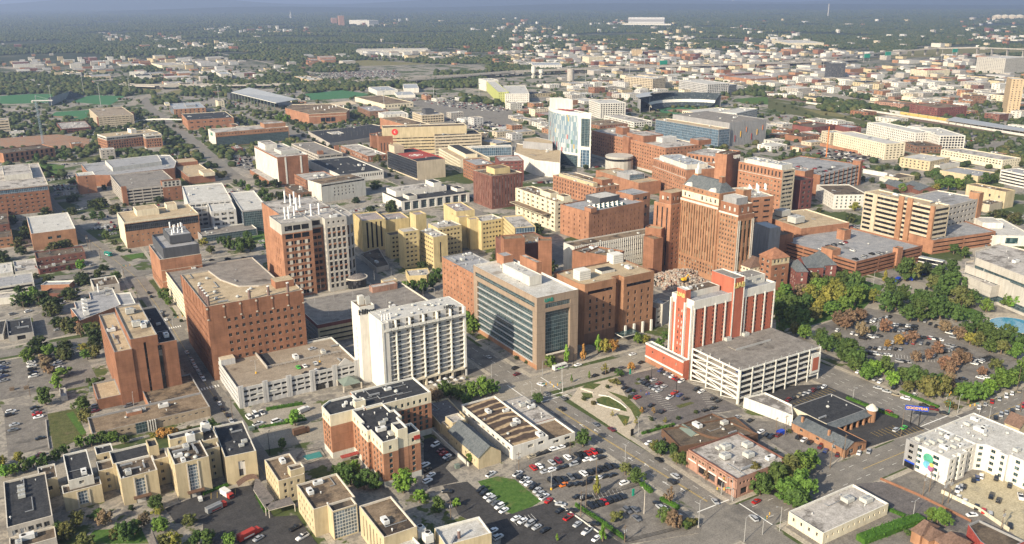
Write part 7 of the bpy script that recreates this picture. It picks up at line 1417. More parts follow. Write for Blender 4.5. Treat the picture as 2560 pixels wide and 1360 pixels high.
def trees(place,t,lst,form='round'):
 """lst of (x, y of the trunk foot on the sheet, height in m, colour)"""
 es=sorted([(at(t,x,y),h,c,f[0]if f else form)for x,y,h,c,*f in lst],key=lambda e:pix(e[0].x,e[0].y,0)[0])
 cnt={}
 tot={}
 for e in es:tot[e[2],e[3]]=tot.get((e[2],e[3]),0)+1
 for q,h,c,fm in es:
  k=cnt.get((c,fm),0);cnt[c,fm]=k+1;col,cn=LEAF[c];kind={'round':'tree','cone':'conical tree','sparse':'slender young tree','bush':'bush'}[fm]
  lab=('%s %s %s'%(cn,kind,place))if tot[c,fm]==1 else '%s %s %s from left %s'%(nth(k),cn,kind,place)
  TQ.append((h/math.hypot(q.x,q.y),q,h,col,fm,lab,place))
def grow():
 TQ.sort(key=lambda e:-e[0])
 for sz,q,h,col,fm,lab,place in TQ[300:]:LATE.append((q.x,q.y,h*.4))
 for sz,q,h,col,fm,lab,place in TQ[:300]:
  r=random.Random(int(q.x*31+q.y*17));NTREE[0]+=1
  o=empty('bush' if fm=='bush' else 'tree',(q.x,q.y,.1),lab,'bush' if fm=='bush' else 'tree','trees and bushes '+place)
  v=r.uniform(.95,1.35);cc=(col[0]*v*r.uniform(.9,1.12),col[1]*v,col[2]*v)
  if fm=='cone':rad=h*.21;me=CONE[r.randrange(2)];ch=(h*.92)/2.95
  elif fm=='sparse':rad=h*.30;me=SPARSE[r.randrange(3)];ch=h*.78/2.2
  elif fm=='bush':rad=h*.75;me=BUSH[r.randrange(2)];ch=h/1.3
  else:rad=h*r.uniform(.40,.5);me=CROWN[r.randrange(6)];ch=h*.84/2.05
  z0=h*.10 if fm!='bush' else 0
  cr=put('crown',me,o,(0,0,z0+(ch*.1)),r.uniform(0,6.28),(rad,rad,ch),cc)
  if fm!='bush':put('trunk',TRUNK,o,(0,0,-.1),0,(h,h,h))
  TREES.append((q.x,q.y))
trees('around the west parking lots','a0',[(340,335,10,'d'),(430,215,7,'l'),(610,385,9,'d'),(640,470,7,'m'),(715,195,5,'d','bush'),(655,170,4,'b','bush'),(460,130,6,'g','bush'),(370,110,5,'b','bush'),(330,60,5,'b','bush'),(345,20,5,'b','bush')])
trees('behind the cream annex','a0',[(40,870,6,'l'),(110,850,6,'g'),(190,830,6,'d'),(250,800,6,'g'),(330,790,6,'d'),(420,750,6,'d'),(480,700,5,'d'),(600,650,6,'g'),(680,640,6,'d'),(760,620,6,'d'),(840,610,6,'g'),(920,620,5,'d'),(10,790,6,'y'),(150,760,5,'y')])
trees('in front of the tan office','a0',[(1260,570,5.5,'o'),(1200,580,5,'o'),(1300,560,4,'o','bush'),(1130,590,4,'y'),(1400,520,3.5,'d','bush'),(1560,510,5,'d'),(1620,530,4,'d')])
trees('in the annex garden','a0',[(500,1330,8,'m'),(430,1300,7,'d'),(570,1230,7,'m'),(700,1180,4,'d','bush'),(780,1220,6,'b'),(850,1330,5,'m'),(930,1340,8,'d'),(1000,1290,6,'d'),(1070,1230,6,'b'),(1160,1110,7,'d'),(1190,1270,7,'g'),(975,1110,3,'d','bush'),(1200,1400,7,'m'),(1290,1390,7,'y'),(1410,1230,6,'m'),(1540,1370,6,'d'),(1460,1370,6,'d'),(1690,1380,6,'g'),(1080,1150,3,'d','bush'),(640,1400,7,'m'),(1170,1140,3,'y','bush')])
trees('between the cream block and the residence hotel','a1',[(640,900,8,'d'),(700,930,9,'d'),(740,830,6,'l'),(800,960,9,'d'),(880,960,8,'d'),(600,860,6,'d'),(1090,985,10,'l'),(1210,1055,6,'l'),(1340,1120,6,'d'),(1480,1090,4,'l')])
trees('on the street side of the pale garage','a1',[(290,485,8,'l'),(1590,760,5,'g'),(200,650,5,'d')])
trees('by the white hotel terrace','a1',[(1680,270,10,'g'),(1600,280,9,'g'),(1500,290,9,'d'),(1440,280,8,'d'),(1390,270,8,'d'),(1750,250,8,'g'),(1330,310,7,'b'),(1350,340,8,'b'),(1560,330,6,'d')])
trees('behind the white hotel','b1',[(1110,690,9,'g'),(1160,680,8,'d'),(1230,690,10,'d'),(1310,660,11,'d'),(1340,600,10,'d'),(1600,980,10,'g'),(1560,930,9,'g'),(1650,970,6,'d'),(1530,800,9,'d')])
trees('along the avenue before the glass building','b2',[(280,1240,8,'g'),(400,1210,10,'l','cone'),(525,1190,9,'o','cone'),(635,1130,10,'l','cone'),(690,1130,8,'y'),(745,1125,9,'o'),(690,1290,7,'y','sparse'),(935,1060,7,'g'),(985,1060,6,'y'),(1085,1130,9,'g'),(1130,1040,6,'d'),(880,1260,5,'o'),(440,1350,4,'g','cone'),(570,1320,4,'g','cone'),(110,1210,3.5,'d','bush'),(30,1180,3.5,'d','bush'),(1000,1190,3,'y','sparse')])
trees('in the small plaza by the avenue','a2',[(530,300,3.5,'y','sparse'),(600,330,3.5,'y','sparse'),(740,420,3.5,'y','sparse'),(840,485,3.5,'y','sparse'),(760,190,4,'m','bush'),(790,120,4,'d','bush'),(705,210,3,'o','sparse'),(870,285,3,'o','sparse'),(960,400,4,'o','sparse'),(1045,400,4,'o','sparse'),(1130,470,3.5,'y','sparse'),(915,480,3.5,'y','sparse'),(1030,450,3,'b','sparse'),(1230,440,3,'g','sparse'),(1360,395,3,'g','sparse'),(935,160,3,'g','sparse'),(1003,145,3,'g','sparse'),(900,240,2.5,'m','bush'),(960,370,2.5,'m','bush'),(1170,500,2.5,'d','bush'),(1080,510,2.5,'d','bush'),(1000,540,2.5,'d','bush')])
trees('along the west side of the avenue','a2',[(185,320,6,'d'),(525,640,8,'d'),(835,850,6,'m'),(920,910,7,'d'),(625,1000,8,'y','cone'),(1160,1060,8,'b','sparse'),(1130,1200,6,'d'),(1190,1240,7,'r'),(1290,1240,4,'d','bush'),(1330,1225,4,'m','bush'),(670,1340,7,'l','cone'),(333,1340,3,'l','cone'),(770,1190,4,'m','bush'),(1235,560,2,'d','bush')])
trees('beside the pink brick corner building','a2',[(1100,710,7,'d'),(1170,700,6,'d'),(1215,770,6,'m'),(1265,780,6,'d'),(1430,890,5,'b','sparse'),(1060,680,6,'m')])
trees('in the dark clump at the pink brick building','a3',[(-60,1000,9,'d'),(60,960,12,'d'),(150,900,12,'m'),(240,860,12,'g'),(130,1060,12,'g'),(230,1030,12,'g'),(10,880,9,'m'),(300,800,9,'g'),(-100,920,9,'m'),(190,1090,10,'d')])
trees('along the hedge line at the bottom right','a3',[(1250,1210,7,'g'),(1310,1230,6,'g'),(1200,1190,5,'g'),(1040,1310,3,'d','bush'),(155,540,3,'d','bush'),(1335,360,5,'m'),(1380,360,4,'d')])
trees('on the east side of the side street','b0',[(860,600,8,'d'),(1220,740,8,'d'),(1250,780,6,'g'),(510,520,5,'d'),(600,520,9,'l'),(95,560,5,'d'),(200,780,10,'g'),(250,740,9,'g'),(150,720,8,'d'),(110,760,6,'g'),(600,1010,8,'b'),(650,1000,9,'d'),(720,1000,8,'m'),(375,1170,9,'g'),(210,1200,8,'g'),(270,580,6,'d'),(340,1160,5,'d'),(705,1170,9,'m'),(650,1180,7,'g'),(620,1130,6,'y'),(1290,860,3,'g','bush'),(1340,900,3,'g','bush'),(240,1060,4,'d','bush')])
trees('around the tan glass banded building','b0',[(790,290,8,'d'),(845,330,7,'d'),(885,380,6,'d'),(960,390,4,'d','bush'),(390,130,6,'g'),(475,110,5,'g'),(520,100,5,'d'),(620,150,6,'l'),(695,150,8,'d'),(755,150,8,'d'),(820,110,5,'d'),(715,80,6,'o'),(860,80,8,'l'),(1510,340,7,'y'),(1565,400,8,'m'),(1700,370,11,'d'),(1780,390,12,'d'),(1850,380,11,'d'),(1640,330,8,'d'),(760,520,6,'d'),(790,520,6,'m'),(1830,300,8,'d'),(1480,330,6,'d')])
trees('on the campus green','c0',[(280,700,12,'d'),(330,720,11,'d'),(420,690,9,'d'),(480,690,12,'d'),(370,760,10,'d'),(430,820,9,'m'),(170,700,8,'m'),(300,780,8,'m'),(510,620,9,'d'),(465,630,7,'d'),(570,640,7,'g'),(620,650,8,'g'),(670,640,9,'g'),(690,590,11,'d'),(730,600,9,'d'),(760,640,10,'d'),(820,640,8,'d'),(880,650,11,'d'),(940,640,8,'d'),(990,640,9,'d'),(1050,640,7,'d'),(1110,640,7,'g'),(720,490,10,'d'),(780,480,9,'m'),(1300,620,7,'d'),(1150,500,9,'d'),(560,690,6,'d'),(650,600,7,'d'),(200,760,7,'d'),(730,1050,6,'o'),(870,1040,7,'l'),(1740,860,8,'d'),(1790,890,9,'d'),(1840,920,9,'g'),(1860,960,8,'g'),(920,1020,5,'o'),(970,1020,5,'y'),(1020,1020,5,'o'),(1070,1020,5,'y'),(770,900,8,'g')])
trees('along the campus boulevard','c0',[(1350,600,9,'d'),(1390,630,10,'d'),(1440,660,8,'d'),(1300,540,8,'d'),(1550,720,9,'d'),(1590,740,10,'d'),(1660,790,8,'m'),(1240,490,8,'d'),(1200,480,9,'d'),(840,470,12,'d'),(890,470,12,'d'),(940,470,12,'d'),(990,460,10,'d'),(1290,440,8,'m'),(1340,450,8,'d'),(1250,570,8,'d')])
trees('north of the stone and brick tower','c1',[(20,880,9,'d'),(60,960,10,'d'),(90,1000,10,'d'),(30,970,9,'d'),(120,960,7,'m'),(0,820,8,'g'),(70,880,7,'m'),(160,940,6,'o'),(0,1040,9,'d'),(900,700,10,'m'),(940,730,9,'o'),(880,690,9,'m'),(985,800,6,'g'),(1040,820,7,'g'),(1080,860,5,'g'),(1000,770,6,'g')])
trees('beside the brick arena','c1',[(60,350,12,'d'),(110,370,12,'d'),(20,340,11,'d'),(180,400,14,'g'),(230,410,14,'g'),(270,420,12,'d'),(340,420,8,'d','cone'),(370,420,7,'d','cone'),(740,410,9,'d'),(790,390,9,'d'),(680,400,8,'d','cone'),(310,480,8,'d'),(350,510,8,'m'),(430,540,8,'g'),(500,570,7,'m'),(550,590,7,'y'),(280,460,8,'d'),(390,520,7,'g'),(660,620,7,'m'),(690,640,7,'m')])
trees('in the big park','b3',[(1010,600,16,'d'),(1050,590,15,'m'),(860,610,9,'y','cone'),(560,650,14,'d'),(640,670,13,'d'),(370,700,13,'g'),(440,670,12,'d'),(500,700,12,'y'),(300,760,12,'y'),(430,760,12,'y'),(530,770,12,'y'),(640,780,13,'g'),(380,850,11,'y'),(470,860,11,'g'),(560,840,12,'g'),(120,740,12,'g'),(90,790,13,'g'),(150,840,13,'d'),(230,860,13,'d'),(280,820,12,'d'),(80,900,13,'d'),(170,930,12,'d'),(250,940,12,'d'),(330,900,11,'m'),(700,740,11,'g'),(780,760,10,'y'),(600,720,12,'d'),(330,670,12,'m'),(240,720,11,'b'),(1370,400,9,'d'),(1450,430,9,'d')])
trees('along the north edge of the russet parking lot','b3',[(870,830,13,'d'),(940,820,12,'d'),(900,700,12,'d'),(990,760,13,'d'),(1050,900,13,'d'),(1110,900,14,'d'),(1090,780,13,'d'),(1210,890,14,'d'),(1170,800,13,'d'),(1270,880,14,'d'),(1290,720,15,'d'),(1230,680,14,'m'),(1360,700,16,'d'),(1340,580,13,'d'),(1420,800,14,'m'),(1490,790,13,'d'),(1390,900,12,'d'),(1300,980,9,'b'),(1400,1030,9,'b'),(1450,1010,10,'d'),(1490,1070,8,'y'),(1540,980,12,'d'),(1600,1020,12,'d'),(1550,1090,9,'m'),(1640,1130,9,'d'),(1700,1080,11,'d'),(1760,1060,11,'d'),(1720,1140,9,'m'),(1840,1100,10,'d'),(1830,1180,10,'g'),(1840,820,13,'l'),(1780,800,11,'g'),(1610,830,9,'g'),(1260,600,11,'d'),(1240,780,12,'d')])
trees('among the cars of the russet parking lot','b3',[(520,930,10,'r'),(600,920,10,'r'),(680,890,9,'r'),(570,960,9,'r'),(690,1010,9,'b'),(860,980,9,'r'),(1050,1060,9,'r'),(960,1070,6,'o'),(880,1090,5,'o'),(1090,1200,7,'r'),(1180,1180,7,'r'),(1250,1140,8,'r'),(1300,1260,8,'r'),(1370,1240,8,'r'),(1450,1210,8,'r'),(1400,1190,7,'r'),(770,980,5,'d'),(1580,1300,5,'r'),(1340,1290,8,'r')])
trees('along the west edge of the russet parking lot','b3',[(270,1030,10,'g'),(200,1000,9,'m'),(100,980,7,'d'),(430,1120,12,'d'),(390,1080,11,'d'),(600,1220,14,'d'),(640,1250,13,'d'),(560,1180,12,'d'),(500,1080,9,'m')])
trees('between the east street and the russet parking lot','a3',[(780,130,10,'l'),(730,150,10,'g'),(905,190,9,'l'),(850,110,10,'d'),(1030,240,7,'m'),(1000,170,10,'d'),(1080,200,11,'d'),(1180,280,12,'m'),(1230,240,12,'d'),(1150,220,11,'d'),(1290,260,10,'m'),(1330,220,9,'b'),(1480,320,12,'g'),(1560,300,11,'g'),(1620,280,10,'l'),(1700,220,11,'g'),(1770,200,11,'g'),(1850,180,11,'d'),(1440,290,10,'g'),(640,90,9,'d'),(1680,90,9,'m'),(1880,120,10,'g')])
trees('among the houses north east of the small hotel','c3',[(1270,900,13,'g'),(1330,905,14,'g'),(1400,900,14,'g'),(1230,830,12,'d'),(1480,850,10,'d'),(1600,860,12,'d'),(1660,850,11,'d'),(1700,800,10,'d'),(880,740,8,'g'),(975,860,8,'g'),(1095,830,8,'g'),(640,1060,9,'y'),(600,1040,7,'g'),(380,1065,7,'m'),(990,920,9,'g'),(1160,940,8,'d'),(1240,910,9,'y'),(845,890,8,'g'),(700,840,8,'d'),(770,850,8,'d'),(880,520,9,'d'),(190,640,9,'d'),(100,610,8,'g'),(1860,730,9,'m'),(1020,760,6,'d'),(960,760,6,'d')])
trees('near the children tower and its approaches','c2',[(240,780,8,'g'),(290,790,8,'g'),(550,750,8,'g'),(340,760,7,'g'),(380,750,7,'l'),(185,750,6,'d'),(1320,650,9,'g'),(540,740,7,'d')])
trees('in the linear park by the railway','c3',[(1500,600,8,'d'),(1470,520,8,'d'),(1390,470,7,'d'),(1320,450,7,'d'),(1550,540,7,'d'),(1640,540,7,'d'),(570,370,5,'g'),(430,350,6,'d'),(410,320,6,'d'),(330,370,6,'d'),(280,350,6,'d'),(210,310,6,'g'),(180,300,6,'g'),(120,290,6,'g'),(60,270,6,'d'),(700,350,6,'g'),(740,380,5,'g')])
grow();print('TREES',NTREE[0],len(LATE))
# hedges, one thing each
def hedge(label,t,pts,h=1.4,wd=1.6):
 P_=[at(t,*q)for q in pts];o=None;mb=MB();r=random.Random(len(pts)*7+int(P_[0].x))
 for a,b in zip(P_,P_[1:]):
  L_=(b-a).length;d=(b-a).normalized();nn=Vc((-d.y,d.x));mb.obox(a,d,nn,0,-wd*.38,0,L_,wd*.38,h*.8,'foliage')
  for _ in range(int(L_*26)):
   c=a+d*r.uniform(0,L_)+nn*r.uniform(-wd/2,wd/2);z=r.uniform(.1,h);s=r.uniform(.15,.4);u_=Vc((r.uniform(-1,1),r.uniform(-1,1),r.uniform(-.3,1))).normalized();v=u_.orthogonal().normalized();w_=u_.cross(v);c3=Vc((c.x,c.y,z))
   mb.face([tuple(c3+v*s),tuple(c3+w_*s),tuple(c3-v*s),tuple(c3-w_*s)],'foliage')
 o=mb.build('hedge',off=(P_[0].x,P_[0].y,.15));o.color=(.05,.12,.02,1);tag(o,label,'hedge')
hedge('clipped hedge below the pale garage front','e0',[(890,890),(1440,800)],1.6,2.2);hedge('clipped hedge along the service lane of the pale garage','e0',[(780,1160),(1200,1090),(1500,1040)],1.2);hedge('tall thick hedge running to the brown roofed houses','a3',[(680,1350),(1000,1230),(1130,1190)],3.2,5.5)
hedge('long low hedge along the street side of the russet parking lot','a3',[(580,285),(740,350),(960,430),(1260,350)][:3],1.4,2);hedge('hedge beside the billboard crossing','a3',[(980,240),(1100,290),(1260,355)],1.4,2);hedge('dark hedge at the parking lot entrance by the avenue','a2',[(1100,1035),(1230,1105)],2,2);hedge('dark hedge at the fenced lot corner by the avenue','a2',[(955,925),(1030,985)],2,2.4)
hedge('fence hedge on the west side of the walled lot','a2',[(470,1080),(640,1190),(830,1330)],1.7,1.3);hedge('hedge along the ambulance drive','a0',[(1500,1000),(1590,960),(1690,930)],1.4,1.8);hedge('hedge at the cream warehouse parking strip','a3',[(870,1105),(1010,1160)],1.4,2)
hedge('hedge bordering the plaza parking lot','a2',[(960,550),(1200,480)],1.2,1.6);hedge('narrow hedge beside the canopy walk','a1',[(5,1000),(75,1130)],1.2,1.6)
# far town and woods
ZONES="""TTTTTTTTTTTTTTTTTTTTTTTTTTTTTTTTTTTTTTTT
TTTTTTTTTTTTTmTmmTTTTTTTTTTTTTTTTTTmTTTT
TTTTTTTTTTTTTTmmTTTTmTTmmTTTTTTTTTTTTTmT
TTTTTTTTmmmmTTTTTTTmmmTTTTmTTmTTTTTTTTmT
TTTTmTmTTTTTTTTTTTTTmmTTTTmTTTmTTTTTTTmm
TTTTTTTmmTTTTTTTTTTTmTmmTTmTTmTmTTTTTTTT
TTTTTTTTTTTTTTBBBBTmmBBBBBBBBBBBBBTTTmmT
mmBmmBBBBTTTBTWWTTTTBBBBBBBBBBBBB...BB.B
BBBB.TmBBBBTTTPPPPPTTTTBBBBBBBBBBBBBBBBB
TTTB..BBmBTTPPPPPTT....BBBBBBBBBBBBBBBBB
TTTTTT.mTTTTTTTTTTT...BBBBBBBBBBBBBBBBBB
TTTTTT.TT...TT....BT..BBBB..TT.BBBBBBBBB
......T....m....mBTmB.B....B....TTBBBBBB
................PPPPB.........GGTTTTBB..
ccccccccccccccccPPPPBBc.........cccccccB
ccccccccccccccccPPBBBBc.......BBBccccccc
ccccccccccccccccPPPBBB........BBB..ccccc
ccccccccccccccccc.BB..........BBc.....cc
cccccccccccc..................BB.......c
cccccccccc.....................c.......c"""
ZR=ZONES.split('\n')
def onroad(x,y,m):
 for nm,pts,wd,mt in ROADS:
  for a,b in zip(pts,pts[1:]):
   dx,dy=b[0]-a[0],b[1]-a[1];t=max(0,min(1,((x-a[0])*dx+(y-a[1])*dy)/(dx*dx+dy*dy)))
   if math.hypot(x-a[0]-t*dx,y-a[1]-t*dy)<wd/2+m:return True
 return False
def hits(x,y,m=4):return onroad(x,y,m)or any(a-m<x<c+m and b-m<y<d+m for a,b,c,d in BUILT)or any(inside(x,y,L_)for L_ in LOTS[-44:])
far_r=random.Random(11);WPTS=[];FARB=[]
for j,row in enumerate(ZR):
 for i,ch in enumerate(row):
  if ch in '.GPW':continue
  x0p,y0p=i*64,j*20
  for k in range({'T':1 if 1<j<8 and(i>18 or(i*7+j*3)%5==0)else 0,'c':1 if i%3==0 else 0,'m':11,'B':15}[ch]*(2 if 3<j<8 else 1)):
   px,py=x0p+far_r.uniform(0,64),y0p+far_r.uniform(4,20);q=at('s',px,py+6)
   FARB.append((q.x,q.y,ch))
   # buildings of the far town
mb=MB()
for k in range(4,24):x=79+148*k;mb.box(x,1150,0,x+11,4200,.06+.002*k,'asphalt_warm',None,False)
for k in range(7,26):y=209+148*k;mb.box(430,y,0,3600,y+10,.11+.002*k,'asphalt_warm',None,False)
sheetmesh('road',mb)
PAL=[('white','white',MEMB,'white'),(OFFW,'off white',DIRTY,'grey'),(BRED,'red brick',GRAVB,'brown'),('greywhite','pale grey',DIRTY,'pale'),('beige','beige',MEMGREY,'grey'),('cream','cream',TARB,'dark'),(BDARK,'dark brick','mauve_roof','mauve'),(CONC,'grey',MEMB,'white'),(CREAMB,'tan','tar','black'),(BRUST,'rust brick','deck','brown')]
FARB.sort(key=lambda t:t[0]**2+t[1]**2);cells=[]
for x,y,ch in FARB:
 d=math.hypot(x,y)
 if d>9000:continue
 big=far_r.random()<.22;W=far_r.uniform(16,34)*(2.0 if big else 1)*(1 if ch=='B' else.6);D=far_r.uniform(14,28)*(2.0 if big else 1);h=far_r.choice((4,5,5,6,7,8,9,12))*(1+max(0,d-2500)/4500)
 m_=max(W,D)*.6
 if hits(x+W/2,y+D/2,m_):continue
 if d>1300:  # keep the street grid free
  gx_,gy_=(x-79)%148,(y-209)%148
  if gx_<12 or gx_+W>146 or gy_<12 or gy_+D>146:x+=14-gx_ if gx_<12 or gx_+W>146 else 0;y+=14-gy_ if gy_<12 or gy_+D>146 else 0
 if any(abs(x-a)<(W+c)/2+3 and abs(y-b)<(D+e)/2+3 for a,b,c,e in cells):continue
 cells.append((x,y,W,D));FARB_OK=None
 WPTS.append(('b',x,y,W,D,h))
BLD=[w_ for w_ in WPTS if w_[0]=='b']
zones=((1500,'in the blocks before the railway'),(1850,'in the warehouse district'),(2300,'in the blocks past the ballpark'),(3000,'beside the motorway'),(4500,'among the trees past the motorway'),(99999,'far out in the woods'))
near_b=BLD[:270];rest=BLD[270:];groups={}
for w_ in near_b:
 d=math.hypot(w_[1],w_[2]);z=next(nm for lim,nm in zones if d<lim);pk=PAL[far_r.choice((0,0,0,1,1,1,2,3,4,4,5,6,7,7,7,8,9,9))];groups.setdefault((z,pk),[]).append(w_)
fz_cache={}
for(z,pk),lst in groups.items():
 lst.sort(key=lambda w_:pix(w_[1],w_[2],0)[0])
 for k,(_,x,y,W,D,h)in enumerate(lst):
  lab='%s %s building with %s roof %s'%(('low' if h<8 else 'taller'),pk[1],pk[3],z)if len(lst)==1 else '%s %s building with %s roof from the left %s'%(nth(k),pk[1],pk[3],z)
  bl=Bld('commercial_building',lab,'building',(x,y),'commercial buildings '+z);fz=[p(6,3.6,3.2,1.6,side=1,g='glass',z0=0)]if h<9 else[p(4.5,3.4,2,1.6,side=1)]
  bl.block([Vc((x,y)),Vc((x+W,y)),Vc((x+W,y+D)),Vc((x,y+D))],h,pk[0],pk[2],F=fz,Lf=[p(7,3.6,3,1.5)],cap=STRIM if far_r.random()<.4 else None,par=.6,eq=far_r.choice((0,2,3,4)));bl.done()
mb=MB()
for _,x,y,W,D,h in rest:pk=PAL[far_r.choice((0,1,1,1,2,3,3,4,6,7,7,7,8,8,9,9))];mb.box(x,y,0,x+W,y+D,h,pk[0],pk[2],False)
if rest:o=mb.build('suburb_buildings');tag(o,'scattered pale houses and sheds of the outer suburbs','buildings',None,'stuff')
print('FAR buildings',len(near_b),len(rest))
# woods: one sheet of many low crowns
def blob(seed,sub):
 bm=bmesh.new();bmesh.ops.create_icosphere(bm,subdivisions=sub,radius=1);r=random.Random(seed)
 for v in bm.verts:v.co*=r.uniform(.72,1.18);v.co.z=v.co.z*.8+.6
 bm.faces.ensure_lookup_table();V_=np.array([v.co[:]for v in bm.verts],dtype=np.float32);F_=np.array([[v.index for v in f.verts]for f in bm.faces],dtype=np.int32);bm.free();return V_,F_
def leafy(me):
 V_=np.empty(len(me.vertices)*3,dtype=np.float32);me.vertices.foreach_get('co',V_);V_=V_.reshape(-1,3);V_[:,2]*=.8;F_=[]
 for pl in me.polygons:v=pl.vertices;F_+=[(v[0],v[1],v[2])]+([(v[0],v[2],v[3])]if len(v)>3 else[])
 return V_,np.array(F_,dtype=np.int32)
LC=[leafy(me)for me in CROWN[:5]];B2=[blob(k,2)for k in range(5)];B1=[blob(20+k,1)for k in range(6)]
wr=np.random.RandomState(5);Vs,Fs,off=[],[],0;ntr=0
def add_woods(px0,px1,py0,py1,n,size=(5.5,8.5),avoid=True):
 global off,ntr
 X0=wr.uniform(px0,px1,n);Y0=wr.uniform(py0,py1,n)
 for a,b in zip(X0,Y0):
  q=at('s',a,b)
  if avoid and hits(q.x,q.y,2):continue
  d=math.hypot(q.x,q.y);s=wr.uniform(*size)*(1+max(0,d-3500)/9000.)
  if avoid and any(abs(q.x-c[0]-c[2]/2)<c[2]/2+s*.7 and abs(q.y-c[1]-c[3]/2)<c[3]/2+s*.7 for c in cells):continue
  if d>2300 and mnoise.noise(Vc((q.x*.0021,q.y*.0021,3)))>.22:continue
  V_,F_=(LC if d<1000 else B2 if d<1900 else B1)[wr.randint(5)];t=wr.uniform(0,6.28);c_,s_=math.cos(t),math.sin(t)
  W=V_*np.array([s,s,s*.95],dtype=np.float32);Vs.append(np.stack([W[:,0]*c_-W[:,1]*s_+q.x,W[:,0]*s_+W[:,1]*c_+q.y,W[:,2]],1));Fs.append(F_+off);off+=len(V_);ntr+=1
for j,row in enumerate(ZR):
 for i,ch in enumerate(row):
  y0p,y1p=j*20,j*20+20
  if j==0:y0p=6
  dn={'T':(400,600,560,420,330,230,180,130,100,80,70,60,50,40,20,20,20,20,20,20),'m':(200,300,280,200,150,110,80,50,40,30,20,15,10,8,8,8,8,8,8,8),'B':(20,20,20,20,30,26,22,18,15,14,9,8,6,5,5,4,4,4,4,4),'.':(0,)*8+(6,6,8,8,8,8)+(7,)*6,'P':(0,)*20,'W':(0,)*7+(45,)*13,'G':(0,)*12+(3,3)+(6,)*6,'c':(0,)*14+(26,24,22,20,18,16)}[ch][j]
  add_woods(i*64,i*64+64,y0p+1,y1p+1,dn,(2.4,5.2)if ch in 'c.BG' else(5.5,8.5))
for(x0p,x1p,y0p,y1p,k)in((690,960,210,232,120),(0,330,170,215,160),(330,480,190,215,90),(1300,1420,235,262,20),(1900,2180,225,262,110),(2000,2560,258,300,70),(1180,1330,250,300,22),(1340,1420,250,330,14),(700,790,205,225,60),(600,660,205,222,30),(0,220,400,640,50),(130,420,380,560,40),(0,300,640,900,36),(480,700,380,480,40),(700,1000,420,560,25),(1000,1400,560,700,14),(2100,2560,380,560,70),(1700,2200,330,480,25),(2300,2560,560,700,25)):add_woods(x0p,x1p,y0p,y1p,k,(4,6.5))
for x,y,s in LATE:V_,F_=LC[wr.randint(5)];Vs.append(V_*np.array([s,s,s*1.1],dtype=np.float32)+np.array([x,y,0],dtype=np.float32));Fs.append(F_+off);off+=len(V_)
V_=np.concatenate(Vs).astype(np.float32);F_=np.concatenate(Fs).astype(np.int32);me=bpy.data.meshes.new('woods');me.vertices.add(len(V_));me.vertices.foreach_set('co',V_.ravel());me.loops.add(len(F_)*3);me.loops.foreach_set('vertex_index',F_.ravel());me.polygons.add(len(F_));me.polygons.foreach_set('loop_start',np.arange(0,len(F_)*3,3,dtype=np.int32));me.update(calc_edges=True)
m,n,pr=nodes('woods',.9,.08);a_=ramp(n,pos_noise(n,.03,5,.75),[(0.34,(.022,.037,.018)),(0.47,(.042,.06,.025)),(0.57,(.07,.08,.032)),(.68,(.11,.09,.048))]);b_=ramp(n,pos_noise(n,.45,3,.7),[(.36,(.55,.58,.5)),(.64,(1.5,1.45,1.35))]);n.links.new(mix(n,1.0,a_,b_,'MULTIPLY'),pr.inputs['Base Color']);me.materials.append(m)
o=bpy.data.objects.new('woods',me);C.objects.link(o);tag(o,'dense dark woods covering the suburbs to the horizon','woods',None,'stuff');print('WOODS',ntr,len(F_))
# cars
def car_meshes(kind):
 L_,W_,hb,hr,c0,c1={'sedan':(4.7,1.82,.95,1.45,-1.2,1.35),'suv':(4.8,1.9,1.1,1.75,-2.15,1.15),'pickup':(5.6,1.95,1.1,1.85,-.5,1.2),'van':(5.4,2.0,1.2,2.2,-2.5,1.6)}[kind]
 hl,hw=L_/2,W_/2;b=MB();nx=[(-hl,.45,.82),(-hl+.15,.3,.93),(-hl+.7,.28,1),(hl-.9,.28,1),(hl-.15,.3,.9),(hl,.45,.78)]
 tops=[hb-.12,hb,hb,hb-.04,hb-.16,hb-.3];secs=[]
 for(x,zb,wf),zt in zip(nx,tops):secs.append([(x,-hw*wf,zb),(x,hw*wf,zb),(x,hw*wf,zt-.12),(x,hw*wf*.9,zt),(x,-hw*wf*.9,zt),(x,-hw*wf,zt-.12)])
 for s0_,s1_ in zip(secs,secs[1:]):
  for k in range(6):b.face([s0_[k],s1_[k],s1_[(k+1)%6],s0_[(k+1)%6]],'carpaint')
 b.face(secs[0][::-1],'carpaint');b.face(secs[-1],'carpaint')
 rw=hw*.78;r0_,r1_=(c0+.35 if kind!='suv' and kind!='van' else c0+.15),c1-.75
 b.box(r0_,-rw,hr-.06,r1_,rw,hr,'carpaint')
 if kind=='pickup':b.box(-hl+.25,-hw*.78,hb,-.6,hw*.78,hb+.012,'black')
 g=MB();bt=[(c0,-hw*.88,hb-.02),(c1,-hw*.88,hb-.06),(c1,hw*.88,hb-.06),(c0,hw*.88,hb-.02)];tp=[(r0_,-rw,hr-.05),(r1_,-rw,hr-.05),(r1_,rw,hr-.05),(r0_,rw,hr-.05)]
 for k in range(4):g.face([bt[k],bt[(k+1)%4],tp[(k+1)%4],tp[k]],'carglass')
 w_=MB();w_.tube((0,-.1,0),(0,.1,0),.33,'tyre',10)
 return b.mesh('body'),g.mesh('windows'),w_.mesh('wheel'),(hl-.85,hw-.12),L_
CM={k:car_meshes(k)for k in('sedan','suv','pickup','van')}
for k in CM.values():
 for p_ in k[0].polygons:p_.use_smooth=False
ONE={}
